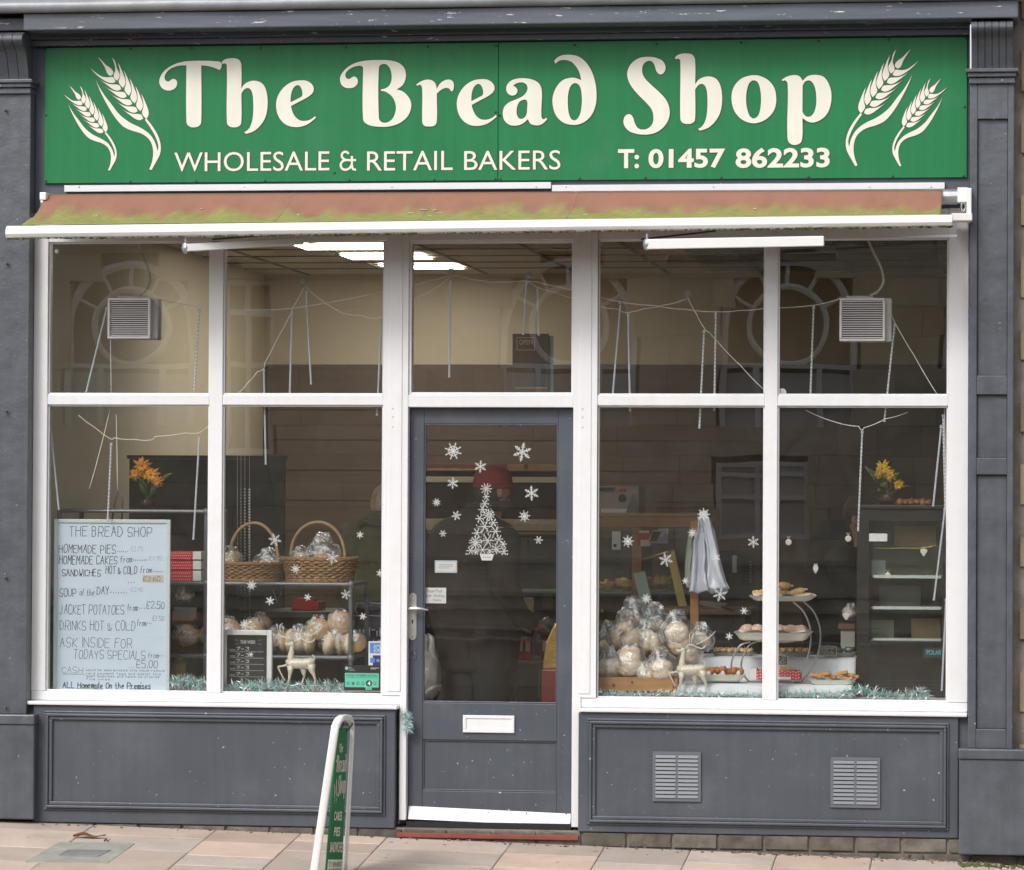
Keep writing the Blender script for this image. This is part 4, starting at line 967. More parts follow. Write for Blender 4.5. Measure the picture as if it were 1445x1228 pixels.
# --- grey tube shelving unit
su = thing('shelving_unit', at(390, 985, .5)*1, 'grey tube framed shelving unit carrying baskets and bagged bread', 'shelves')
def tubes(name, segs, r=.012, parent=su, m=metalgrey):
    for s in segs: mb = MB(); mb.tube([Vector(p) for p in s], r, 10); mb.build(name, m, parent, smooth=False)
YA, YBk = .40, .85
zT = at(290, 722, YA).z; zM = at(290, 823, YA).z; zL = at(290, 926, YA).z; zF = .652
x0_, x1_, x2_ = at(83, 800, YA).x, at(291, 800, YA).x, at(495, 900, YA).x
tubes('post', [((x0_,y,zF),(x0_,y,zT)) for y in (YA,YBk)]+[((x1_,y,zF),(x1_,y,zT)) for y in (YA,YBk)]+[((x2_,y,zF),(x2_,y,zM)) for y in (YA,YBk)])
tubes('rail', [((x0_,y,zT),(x1_,y,zT)) for y in (YA,YBk)]+[((x0_,y,zM),(x2_,y,zM)) for y in (YA,YBk)]+[((x0_,y,zL),(x2_,y,zL)) for y in (YA,YBk)]+[((x,YA,z),(x,YBk,z)) for x in (x0_,x1_,x2_) for z in (zM,zL)]+[((x,YA,zT),(x,YBk,zT)) for x in (x0_,x1_)], .010)
for z in (zM, zL): mb = MB(); mb.box(x0_, x2_, YA, YBk, z+.004, z+.010); mb.build('shelf_panel', mat('smoked shelf', (.10,.10,.10), .2), su)
mb = MB()
for x, z in ((x1_,zT),(x1_,zM),(x1_,zL),(x2_,zM),(x2_,zL)): mb.ball((x, YA, z), .019, .019, .019, 10, 8)
mb.build('joint_clamp', mat('clamp', (.22,.23,.26), .35, .3), su, smooth=True)

# --- wicker baskets
def basket(pxc, py_rim, py_bot, wpx, hx0, hx1, hpk, Y, label):
    c = at(pxc, py_bot, Y); rim = at(pxc, py_rim, Y).z; rx = wpx/2/280; ry = rx*.62; H = rim-c.z
    t = thing('wicker_basket', c, label, 'basket', 'wicker baskets on the shelving unit')
    mb = MB(); rows = 9; n = 96
    for i in range(rows):
        z = c.z+.006+H*i/rows; f = .86+.14*i/rows; tt = .75+.5*((i*37) % 10)/10; mb.col = (tt, tt*.93, tt*.85); pts = []
        for k2 in range(n):
            a = 2*math.pi*k2/n; wv = .004*(1 if (k2//2+i) % 2 else -1)
            pts.append((c.x+(rx*f+wv)*math.cos(a), Y+(ry*f+wv)*math.sin(a), z+.0015*math.sin(k2*1.1+i)))
        mb.tube(pts, H/rows*.62, 5, closed=True)
    mb.build('woven_wall', wick, t, smooth=True)
    mb = MB()
    for s in (0, 1):
        for z, rr in ((rim, rx), (c.z+.004, rx*.86)):
            mb.col = (1.2,.95,.7) if z != rim else (1,.9,.8)
            mb.tube([(c.x+(rr+.004)*math.cos(a), Y+(rr*.62+.004)*math.sin(a), z+.005*math.sin(a*26+s*math.pi)) for a in [2*math.pi*q/208 for q in range(208)]], .0055, 5, closed=True)
    mb.build('braided_rim', wick, t, smooth=True)
    a = at(hx0, py_rim, Y); b = at(hx1, py_rim, Y); pk = at(pxc, hpk, Y); mb = MB(); N_ = 26; cxm = (a.x+b.x)/2; hw = (b.x-a.x)/2
    for o2 in (-.006, .006): mb.tube([(cxm-hw*math.cos(math.pi*q/N_), Y+o2, rim-.02+(pk.z-rim+.02)*max(0,math.sin(math.pi*q/N_))**.8) for q in range(N_+1)], .0075, 8)
    mb.build('handle', wickh, t, smooth=True)
    mb = MB(); mb.lathe((c.x, Y, c.z), [(rx*.84,.002),(rx*.84,.008)], 28, 1, .62); mb.build('base', cardm, t)
    return t
b1_ = basket(350, 795, 820, 104, 323, 393, 738, .62, 'brown wicker basket beside the window bar, its arched handle behind the bead strands')
b2_ = basket(451, 788, 820, 108, 410, 487, 737, .62, 'brown wicker basket at the right end of the shelf holding a crinkled clear bag')

def bag(c, rx, ry, rz, seed, parent, tuft=.5, name='plastic_bag', tdir=(0,0,1)):
    mb = MB(); vs = []; fs = []; n, m = 40, 26; c = Vector(c)
    for i in range(m+1):
        t_ = math.pi*i/m
        for k2 in range(n):
            a = 2*math.pi*k2/n; d = Vector((math.sin(t_)*math.cos(a), math.sin(t_)*math.sin(a), math.cos(t_)))
            f = 1+.10*noise.noise(d*2.4+Vector((seed,0,0)))+.10*noise.noise(d*5+Vector((0,seed,0)))+.05*noise.noise(d*11+Vector((seed,seed,0)))
            q_ = Vector((d.x*rx, d.y*ry, d.z*rz))*f
            up_ = d.dot(Vector(tdir).normalized())
            if up_ > .8: k_ = (up_-.8)/.2; q_ += Vector(tdir)*rz*tuft*math.sin(k_*1.9)*(.55+.25*math.sin(a*3+seed)) + Vector((math.cos(a*5+seed), math.sin(a*4), 0))*rz*.22*k_*(1.3-k_)
            vs.append(c+q_)
    for i in range(m):
        for k2 in range(n): fs.append((i*n+k2, (i+1)*n+k2, (i+1)*n+(k2+1) % n, i*n+(k2+1) % n))
    return mb.add(vs, fs).build(name, bagm, parent, smooth=True)
def roll(parent, c, rx, rz, seed, axis='z', pale=0, m=bun, ry=None):
    mb = MB(); vs = []; n_, m_ = 18, 12; rnd = random.Random(seed); ry = ry or rx
    T = Matrix.Identity(3)
    if axis == 'x': T = Matrix.Rotation(RAD(90+rnd.uniform(-12,12)), 3, 'Y')
    elif axis == 'y': T = Matrix.Rotation(RAD(82+rnd.uniform(-10,10)), 3, 'X')
    else: T = Matrix.Rotation(RAD(rnd.uniform(-14,14)), 3, 'X')
    for i in range(m_+1):
        t_ = math.pi*i/m_
        for k2 in range(n_):
            a = 2*math.pi*k2/n_; s = math.sin(t_)**.75; d = Vector((s*math.cos(a), s*math.sin(a), math.cos(t_)))
            f = 1+.07*noise.noise(d*2+Vector((seed,1,2))); vs.append(Vector(c)+T @ Vector((d.x*rx*f, d.y*ry*f, d.z*rz*f)))
    for i in range(m_):
        top = i < m_*.42 or i > m_*.8
        mb.col = ((1.0,.95,.85) if not pale else (1.14,1.36,1.8)) if top else (1.2,1.55,2.3)
        n0 = len(mb.v)
        fs = [(i*n_+k2, (i+1)*n_+k2, (i+1)*n_+(k2+1) % n_, i*n_+(k2+1) % n_) for k2 in range(n_)]
        mb.f += fs; mb.c += [mb.col]*len(fs)
    mb.v = [tuple(v) for v in vs]
    return mb.build('bread_roll', m, parent, smooth=True)
def bagged(px, py, Y, rpx, spec, seed, label, group, pale=0, brx=1.1, bry=1, brz=.98, tuft=.5, tie=True, tdir=(0,0,1)):
    """spec: list of (dx px, dy px, radius px, axis)"""
    c = at(px, py, Y); t = thing('bag_of_rolls', (c.x, c.y, c.z-rpx/285), label, 'bread bag', group); s = (Y-CY)/FOC
    for i, (dx, dy, rr, ax) in enumerate(spec): roll(t, (c.x+dx*s, Y+random.uniform(-.01,.01), c.z-dy*s), rr*s, rr*s*.55, seed*10+i, ax, pale)
    bag(c, rpx*s*brx, rpx*s*bry, rpx*s*brz, seed, t, tuft, tdir=tdir)
    if tie: mb = MB(); q_ = c+Vector(tdir)*rpx*s*brz*1.0; mb.tube([q_+Vector((-.012,-.016,.0)), q_+Vector((0,-.02,.003)), q_+Vector((.012,-.016,-.003))], .003, 6); mb.build('red_tie', redm, t)
    return t
GLB = 'bagged rolls on the lower shelf of the left window'
for (px, py, rr, sp, lb, kw) in [
    (264, 897, 19, [(0,0,18,'y')], 'bag with one round brown roll right of the menu board', {}),
    (297, 898, 17, [(0,0,16,'y')], 'bag with one brown roll half hidden by the white window bar', {}),
    (322, 890, 19, [(0,0,18,'y')], 'bag of glossy brown rolls behind the small opening hours board', {}),
    (357, 893, 19, [(0,-2,17,'y')], 'bag of brown rolls behind the top of the opening hours board', {}),
    (368, 881, 15, [(0,0,15,'y')], 'golden bag of rolls rising above the opening hours board', {}),
    (392, 903, 19, [(-8,2,17,'x'),(9,2,16,'x')], 'bag of rolls stood on edge just right of the opening hours board', {}),
    (424, 903, 20, [(-14,2,18,'x'),(0,2,18,'x'),(13,2,18,'x')], 'bag of pale rolls stood on edge behind the antlers', {'pale':1}),
    (449, 888, 18, [(0,0,17,'y')], 'bag with one round roll closed by a red tie above the antlers', {}),
    (480, 879, 18, [(0,0,18,'y')], 'topmost bag with a broad flat roll at the right end of the shelf', {}),
    (466, 907, 16, [(0,2,18,'x')], 'bag of pale rolls stood on edge under the red tied roll', {'pale':1}),
    (487, 907, 18, [(-6,2,17,'x'),(7,2,17,'x')], 'bag of rolls stood on edge against the right hand shelf post', {}),
    (504, 903, 13, [(0,4,14,'y')], 'bag of darker rolls just outside the right hand shelf post', {})]:
    bagged(px, py, .52 if px != 368 else .66, rr, sp, int(px), lb, GLB, tuft=.25, tie=(px == 449), **kw)
GBK = 'bread bags inside the wicker baskets'
bagged(323, 790, .62, 19, [(0,2,15,'z'),(4,-6,12,'z')], 501, 'crumpled bag of rolls at the left of the left basket', GBK, tuft=.3, tie=False)
bagged(378, 795, .62, 15, [(0,2,14,'z')], 502, 'bag of small rolls at the right of the left basket', GBK, brx=1.6, tuft=.7, tie=False)
bagged(425, 790, .62, 17, [(0,2,15,'z'),(3,-5,12,'z')], 503, 'bag of rolls at the left of the right basket', GBK, tuft=.3, tie=False)
bagged(455, 780, .60, 18, [(0,8,14,'z')], 504, 'tall crinkled clear bag rising beneath the handle of the right basket', GBK, brx=1.5, tuft=.9, tie=False)
# polka dot cake boxes
for i, (y0, y1) in enumerate(((778,790),(791,804),(805,820))):
    q = R(238, y0, 272, y1, .45); t = thing('cake_box', ((q[0]+q[1])/2, .5, q[2]), ('topmost','middle','bottom')[i]+' red and white spotted cake box in the stack on the shelf', 'cake box', 'red spotted cake boxes')
    mb = MB(); mb.box(q[0], q[1], .44, .62, q[2]+.001, q[3]-.001); mb.build('carton', redm, t, bevel=.001)
    mb = MB(); rnd = random.Random(i)
    for a in range(11):
        for b in range(3): x = q[0]+.006+a*(q[1]-q[0]-.01)/11+(.004 if b % 2 else 0); mb.ball((x, .4398, q[2]+.008+b*(q[3]-q[2])/3.3), .0023, .0006, .0023, 6, 4)
    mb.build('dot', polka, t)
    q2 = R(272, y0, 284, y1, .45); mb = MB(); mb.box(q2[0]+.001, q2[1], .445, .62, q2[2]+.002, q2[3]-.002); mb.build('white_end', paperw, t)
q = R(244, 857, 274, 876, .48); t = thing('orange_box', ((q[0]+q[1])/2, .5, q[2]), 'orange open card box with a grey lining under the cake boxes', 'box')
mb = MB(); mb.box(q[0], q[1], .47, .60, q[2], q[3]-.02); mb.build('carton', orange, t); mb = MB(); mb.box(q[0]+.01, q[1]+.015, .465, .469, q[2]+.01, q[3]); mb.build('lining', mat('grey card', (.25,.24,.24), .7), t)
mb = MB(); mb.box(q[0], q[1], .5, .58, zL+.012, q[2]-.001); mb.build('carton', mat('dark carton', (.09,.05,.035), .7), t)
bagged(258, 838, .5, 15, [(0,2,13,'z')], 611, 'dark wrapped loaf in a printed clear bag above the orange box', 'wrapped loaves', tuft=.4, tie=False)
q = R(243, 928, 262, 962, .6); t = MB(); t.lathe(((q[0]+q[1])/2, .6, zF), [(.038,0),(.04,.01),(.036,q[3]-zF-.03),(.02,q[3]-zF-.01),(.02,q[3]-zF)], 18); tag(t.build('yellow_tub', mat('yellow plastic', (.55,.40,.04), .4)), 'yellow plastic tub under the shelf behind the menu board', 'tub')
# dark serving trays with red parcel behind the shelf
q = R(395, 862, 475, 872, 1.2); t = thing('serving_counter', ((q[0]+q[1])/2, 1.3, 0), 'low dark counter seen between the shelves of the left window', 'counter')
mb = MB(); mb.box(q[0]-.25, q[1]+.1, 1.15, 1.7, 0, q[2]); mb.build('cabinet', darkw, t); mb = MB(); mb.box(q[0]-.27, q[1]+.12, 1.13, 1.72, q[2]+.001, q[3]); mb.build('worktop', mat('grey worktop', (.16,.15,.13), .35), t, bevel=.004)
q2 = R(414, 849, 452, 861, 1.25); mb = MB(); mb.box(q2[0], q2[1], 1.2, 1.4, q2[2], q2[3]); mb.box(q2[0]+.01, q2[1]-.03, 1.22, 1.36, q2[3], q2[3]+.018); tag(mb.build('red_parcel', mat('red film', (.45,.02,.015), .3)), 'red wrapped parcel on the low dark counter behind the shelving', 'parcel')
q2 = R(383, 820, 398, 850, 1.1); mb = MB(); a = at(388, 822, .8); mb.tube([a, at(386,835,.8), at(391,850,.8), at(396,838,.8), at(390,822,.8)], .004, 6); tag(mb.build('hanging_hook', steel, smooth=True), 'thin bright wire hook hanging under the shelf between the baskets', 'hook')
# dark notice board on the back of the left display and a leaning grey panel
q = R(182, 648, 400, 812, 1.6); t = thing('dark_screen', ((q[0]+q[1])/2, 1.6, q[2]), 'large dark panel standing behind the flowers in the left window', 'panel')
mb = MB(); mb.box(q[0], q[1], 1.6, 1.65, 0.0, q[3]); mb.build('panel', darkw, t); mb = MB(); mb.box(q[0]-.01, q[1]+.01, 1.585, 1.66, q[3]+.001, q[3]+.02); mb.build('top_rail', black, t)
q = R(240, 760, 480, 816, 1.3)
# bead strands
bc = thing('bead_curtain', at(345, 890, .95), 'four hanging strands of tiny white beads behind the left basket', 'bead strands')
for px, r_, st in ((335, .0022, 5.4), (340, .0028, 4.3), (345.5, .0042, 4.3), (352, .0062, 4.0)):
    mb = MB(); y = 690+random.random()*3
    a = at(px, 640, .95); b = at(px, 893, .95)
    while y < 892: mb.ball(at(px, y, .95), r_, r_, r_, 8, 6); y += st
    mb.tube([a, b], .0008, 4); mb.build('bead_strand', polka, bc, smooth=True)

# --- flowers
def flower(c, r, m, parent, seed, facing=(0,-1,.1)):
    rnd = random.Random(seed); mb = MB(); fz = Vector(facing).normalized(); sx = fz.cross(Vector((0,0,1))).normalized(); sy = sx.cross(fz)
    for ring, (n, rr, lift) in enumerate(((11, 1, .0), (9, .72, .012))):
        for i in range(n):
            a = 2*math.pi*i/n+rnd.uniform(-.15,.15)+ring*.3; d = sx*math.cos(a)+sy*math.sin(a); s = d.cross(fz); L_ = r*rr*rnd.uniform(.85,1.1); vs = []
            for k2 in range(6):
                t_ = k2/5; w_ = math.sin(math.pi*min(t_*.9+.08,1))*r*.17; cc = Vector(c)+d*L_*t_+fz*(lift+.02*math.sin(t_*2.2)-t_*t_*.02*rnd.uniform(.2,1.6)); vs += [cc-s*w_, cc+fz*.003, cc+s*w_]
            fs = []
            for k2 in range(5):
                for j in (0,1): fs.append((k2*3+j, k2*3+j+1, k2*3+j+4, k2*3+j+3))
            mb.add(vs, fs)
    o = mb.build('flower_head', m, parent, smooth=True); s_ = o.modifiers.new('s','SOLIDIFY'); s_.thickness = .001
    mb = MB(); mb.ball(Vector(c)+fz*.012, r*.2, r*.16, r*.2, 10, 8, .2, seed); mb.build('flower_centre', mat('brown flower centre', (.20,.09,.02), .9), o)
def leafp(mb, a, b, w_, nrm=Vector((0,-1,.2))):
    a = Vector(a); b = Vector(b); d = (b-a); s = d.normalized().cross(nrm).normalized(); vs = []
    for k2 in range(7):
        t_ = k2/6; cc = a+d*t_+nrm.normalized()*.012*math.sin(t_*3); ww = max(0,math.sin(math.pi*t_**.8))*w_; vs += [cc-s*ww, cc+nrm*.002, cc+s*ww]
    mb.add(vs, [(k2*3+j, k2*3+j+1, k2*3+j+4, k2*3+j+3) for k2 in range(6) for j in (0,1)])
def bouquet(heads, stems_to, Y, m, label, leaves, vz):
    c = at(*stems_to, Y); t = thing('vase_of_flowers', (c.x, Y, vz), label, 'flowers', 'vases of artificial sunflowers')
    for i, (px, py, rr) in enumerate(heads): flower(at(px, py, Y-.02*i), rr*(Y-CY)/FOC, m, t, i+int(px), (random.uniform(-.3,.3), -1, random.uniform(-.1,.5)))
    mb = MB()
    for (px, py, rr) in heads: a = at(px, py, Y); mb.tube([a, a.lerp(c, .5)+Vector((.01,0,-.01)), c], .0025, 6)
    mb.build('stems', leafm, t)
    mb = MB()
    for (x0,y0,x1,y1,w_) in leaves: leafp(mb, at(x0,y0,Y-.01), at(x1,y1,Y-.03), w_)
    o = mb.build('leaves', leafm, t, smooth=True); s_ = o.modifiers.new('s','SOLIDIFY'); s_.thickness = .0008
    h = c.z-vz; mb = MB(); mb.lathe((c.x, Y, vz), [(.03,0),(.045,.02),(.048,h*.4),(.03,h*.8),(.034,h),(.028,h)], 20); mb.build('vase', pot, t, smooth=True)
    return t
zsh = at(210, 722, .62).z
bouquet([(201,658,15),(214,672,15),(192,670,11),(224,680,10)], (207,705), .62, petal, 'orange artificial sunflowers in the upper part of the left window', [(208,690,192,664,.012),(215,688,243,668,.011),(228,674,246,668,.008),(207,700,196,680,.012),(212,700,222,684,.012)], zsh+.012)
mb = MB(); mb.box(x0_, x1_, YA, YBk, zT+.003, zT+.010); mb.build('shelf_panel', MATS['smoked shelf'], su)
# flower basket handle shaped stand behind the board
mb = MB(); pline(mb, [(158,735),(163,705),(168,692),(173,705),(172,735)], .45, .005); t_ = tag(mb.build('metal_stand', metalgrey, smooth=True), 'narrow arched grey metal stand rising behind the menu board', 'stand')

# --- opening hours board
q = R(313, 889, 384, 972, .12); t = thing('opening_hours_board', ((q[0]+q[1])/2, .13, q[2]), 'small white framed chalkboard listing this week opening hours', 'hours board')
f = .026; mb = MB(); mb.box(q[0], q[0]+f, .11, .14, q[2], q[3]); mb.box(q[1]-f, q[1], .11, .14, q[2], q[3]); mb.box(q[0]+f, q[1]-f, .1105, .139, q[3]-f, q[3]); mb.box(q[0]+f, q[1]-f, .1105, .139, q[2], q[2]+.01); mb.build('frame', white, t, bevel=.004)
mb = MB(); mb.box(q[0]+f-.002, q[1]-f+.002, .122, .130, q[2]+.008, q[3]-f+.002); mb.build('slate', chalk, t)
mb = MB(); k3 = lambda x, y: (230+x/3.32, 640+y/3.32)
def tx(mb, txt, x0, x1, y0, y1, Y, off=0):
    a = at(x0, y1, Y); b = at(x1, y0, Y); add_text(mb, txt, a.x, b.x, a.z, b.z, Y, off)
tx(mb, 'THIS WEEK', *k3(362,0)[:1], k3(434,0)[0], k3(0,876)[1], k3(0,891)[1], .1205)
for i, d_2 in enumerate(('MONDAY','TUESDAY','WEDNESDAY','THURSDAY','FRIDAY')):
    y = 924+i*29.2; tx(mb, d_2, k3(312,0)[0], k3(340,0)[0], k3(0,y-7)[1], k3(0,y)[1], .1205)
    a = at(k3(345,0)[0], k3(0,y-2)[1], .1205); b = at(k3(408,0)[0], k3(0,y)[1], .1205); hand(mb, '7-3', a.x, b.x, a.z, .014, .1205, .0022, i)
    a = at(k3(312,0)[0], k3(0,y+5)[1], .1205); b = at(k3(472,0)[0], k3(0,y+5)[1], .1205); mb.add([(a.x,.1205,a.z),(b.x,.1205,a.z),(b.x,.1205,a.z+.0012),(a.x,.1205,a.z+.0012)], [(0,1,2,3)])
for px in (345, 452):
    a = at(k3(px-8,0)[0], k3(0,893)[1], .1205); b = at(k3(px+8,0)[0], k3(0,875)[1], .1205); mb.add([(a.x,.1205,a.z),(b.x,.1205,a.z),(b.x,.1205,a.z+.001),(a.x,.1205,a.z+.001)], [(0,1,2,3)]); mb.add([(a.x,.1205,b.z),(b.x,.1205,b.z),(b.x,.1205,b.z+.001),(a.x,.1205,b.z+.001)], [(0,1,2,3)])
mb.build('chalk_writing', polka, t)

# --- reindeer
def reindeer(dx, dy, label):
    K = lambda x, y, Y=.10: at(380+x/8.5+dx, 860+y/8.5+dy, Y)
    foot = K(360, 985); t = thing('reindeer_ornament', (foot.x, .10, foot.z), label, 'ornament', 'glittery reindeer ornaments')
    s = 1/8.5/289
    def chain(lst, off=0, Y=.10): mb.tube([K(x, y, Y+off) for x, y, r_ in lst], [r_*s*(1.28 if r_ > 12 else 1.1) for x, y, r_ in lst], 10)
    mb = MB()
    chain([(545,600,10),(520,620,38),(470,640,48),(400,650,50),(330,650,52),(270,650,52),(232,630,38),(215,600,20)])
    chain([(262,660,44),(262,600,38),(262,540,30),(272,480,24),(278,430,22),(283,400,20),(275,385,8)])
    chain([(300,405,18),(270,412,26),(235,425,17),(205,412,10),(190,405,6)])
    chain([(270,670,34),(215,668,15),(160,680,11),(105,690,11),(108,705,9),(140,770,8),(165,820,9),(188,852,8)], .012)
    chain([(255,680,36),(250,760,20),(238,840,11),(228,890,11),(205,950,9),(190,985,12)], -.01)
    chain([(410,690,38),(412,760,24),(420,800,12),(400,860,10),(372,930,8),(360,985,12)], .012)
    chain([(505,660,42),(510,730,30),(540,800,14),(550,850,12),(540,920,9),(538,985,12)], -.01)
    chain([(530,625,14),(545,600,9),(535,570,8),(520,545,7)])
    chain([(300,400,8),(318,385,9),(335,372,3)], .01); chain([(190,425,3),(230,438,5),(260,440,3)])
    mb.build('body', gold, t, smooth=True)
    for side, lst in ((0, [[(268,378,6),(240,350,6),(190,335,6),(130,318,6),(100,290,5)],[(130,320,5),(95,220,5),(90,170,4)],[(165,305,5),(125,235,5),(130,190,5),(160,165,4)],[(190,335,4),(165,260,4),(172,215,3)]]),
                      (1, [[(300,378,6),(335,350,7),(380,345,7),(430,375,7),(490,395,7),(530,380,6),(550,340,4)],[(430,345,6),(520,300,6),(600,250,5),(660,185,3)],[(350,350,5),(345,270,5),(350,215,4)],[(380,345,5),(372,290,5),(398,210,4)],[(600,250,4),(590,215,3)]])):
        mb = MB()
        for c_ in lst: chain(c_, -.012 if side else .012)
        mb.build('antler', goldlt, t, smooth=True)
    mb = MB(); rnd = random.Random(5)
    for cx_, cy_, r_ in ((330,630,26),(500,650,26),(270,520,14),(390,660,16),(450,690,18)): chain([(cx_+r_*math.cos(a), cy_+r_*math.sin(a), 3) for a in [i*.55 for i in range(10)]], -.0125 if r_ < 20 else -.0145)
    chain([(300,700,3),(380,705,3),(430,690,3),(500,740,3),(530,800,3)], -.013); chain([(240,700,3),(235,800,3),(215,900,3)], -.0132)
    mb.build('raised_outline', goldlt, t, smooth=True)
    return t
reindeer(0, 0, 'gold glitter reindeer beside the opening hours board in the left window')
reindeer(552, 9, 'gold glitter reindeer in front of the wooden crate in the right window')

# --- tinsel
def tinsel(path, Y, n, rpx, seed, label, lean=0, dens=1):
    rnd = random.Random(seed); pts = [at(x, y, Y) for x, y in path]; t = thing('tinsel_garland', pts[len(pts)//2], label, 'tinsel', 'silver and green tinsel')
    s = (Y-CY)/FOC; seg = len(pts)-1
    for nm, fr, cols in (('silver_strands', .72, ((1,1,1),(.8,.9,.95),(.65,.8,.8),(1.1,1.1,1.1))), ('green_strands', .28, ((.15,.6,.45),(.3,.8,.65),(.1,.45,.4)))):
        mb = MB()
        for i in range(int(n*fr)):
            u = rnd.random()*seg; k2 = min(int(u), seg-1); p = pts[k2].lerp(pts[k2+1], u-k2)
            a = rnd.uniform(0, 2*math.pi); e_ = rnd.uniform(-1,1); d = Vector((math.cos(a)*math.sqrt(1-e_*e_), math.sin(a)*math.sqrt(1-e_*e_)*.6, e_)); L_ = rpx*s*rnd.uniform(.5,1.15); q_ = p+d*L_; q_.z -= rnd.random()*L_*.15
            sd_ = d.cross(Vector((rnd.uniform(-1,1), rnd.uniform(-1,1), rnd.uniform(-1,1)))).normalized()*.0017; mb.col = rnd.choice(cols)
            mid = p.lerp(q_, .5)+Vector((rnd.uniform(-1,1),0,rnd.uniform(-1,1)))*L_*.12
            mb.add([p-sd_, p+sd_, mid+sd_, mid-sd_, q_], [(0,1,2,3),(3,2,4)])
        mb.build(nm, tins, t)['kind'] = 'stuff'
    return t
tinsel([(240,964),(262,960),(292,965)], .10, 420, 15, 1, 'bushy tinsel right of the menu board at the foot of the left window')
tinsel([(313,970),(345,968),(380,967),(420,968),(460,967),(486,969)], .085, 900, 15, 2, 'tinsel along the sill around the feet of the left reindeer')
tinsel([(845,978),(890,979),(950,977),(1010,980),(1080,982)], .075, 760, 9, 3, 'thin tinsel along the sill below the wooden crate')
tinsel([(1096,981),(1140,979),(1180,980),(1215,972),(1240,979),(1275,983),(1298,974),(1308,984)], .09, 900, 13, 4, 'tinsel along the sill in front of the drinks fridge')
tinsel([(573,1006),(576,1018),(575,1030)], -.02, 260, 13, 5, 'small tuft of tinsel on the white post at the left of the door')

# --- stickers on the glass
YG = .0375
def snow_data(arms=6, br=2, w=.10):
    mb = MB()
    for i in range(arms):
        a = 2*math.pi*i/arms; d = Vector((math.cos(a), 0, math.sin(a))); n_ = Vector((-d.z, 0, d.x))
        def strip(p, q_, ww):
            p = Vector(p); q_ = Vector(q_); dd = (q_-p).normalized(); m_ = Vector((-dd.z,0,dd.x))*ww/2
            mb.add([p-m_, q_-m_, q_+m_, p+m_, p-m_+Vector((0,.06,0)), q_-m_+Vector((0,.06,0)), q_+m_+Vector((0,.06,0)), p+m_+Vector((0,.06,0))], [(0,3,2,1),(4,5,6,7),(0,1,5,4),(1,2,6,5),(2,3,7,6),(3,0,4,7)])
        strip(d*.0, d*.98, w)
        for b in range(br):
            t_ = .42+.28*b; L_ = .30-.08*b
            for s_ in (-1, 1): e2 = (d*.75+n_*s_*.8).normalized(); strip(d*t_, d*t_+e2*L_, w*.8)
        mb.ball(d*.98+Vector((0,.02,0)), w*.75, .03, w*.75, 8, 6)
    mb.tube([(.28*math.cos(2*math.pi*i/12), .03, .28*math.sin(2*math.pi*i/12)) for i in range(12)], w*.4, 5, closed=True)
    o = mb.build('snowflake_sticker', sticker); return o
SN = [snow_data(6,2,.11), snow_data(8,1,.12), snow_data(6,1,.2)]
for o in SN: COL.objects.unlink(o)
used = [0]
def snow(px, py, r, k, label, grp='white snowflake stickers on the glass', Y=YG):
    o = SN[k].copy(); COL.objects.link(o); o.name = 'snowflake_sticker'; c = at(px, py, Y); s = r*(Y-CY)/FOC*1.06
    off = SN[k].location; o.scale = (s, .012, s); o.rotation_euler = (0, random.uniform(0, 1), 0)
    o.location = c; o.delta_location = (0,0,0)
    return tag(o, label, 'snowflake', grp)
for o in SN:      # recentre mesh on its own middle
    me = o.data; zc_ = (max(v.co.z for v in me.vertices)+min(v.co.z for v in me.vertices))/2; xc_ = (max(v.co.x for v in me.vertices)+min(v.co.x for v in me.vertices))/2
    for v in me.vertices: v.co.z -= zc_; v.co.x -= xc_
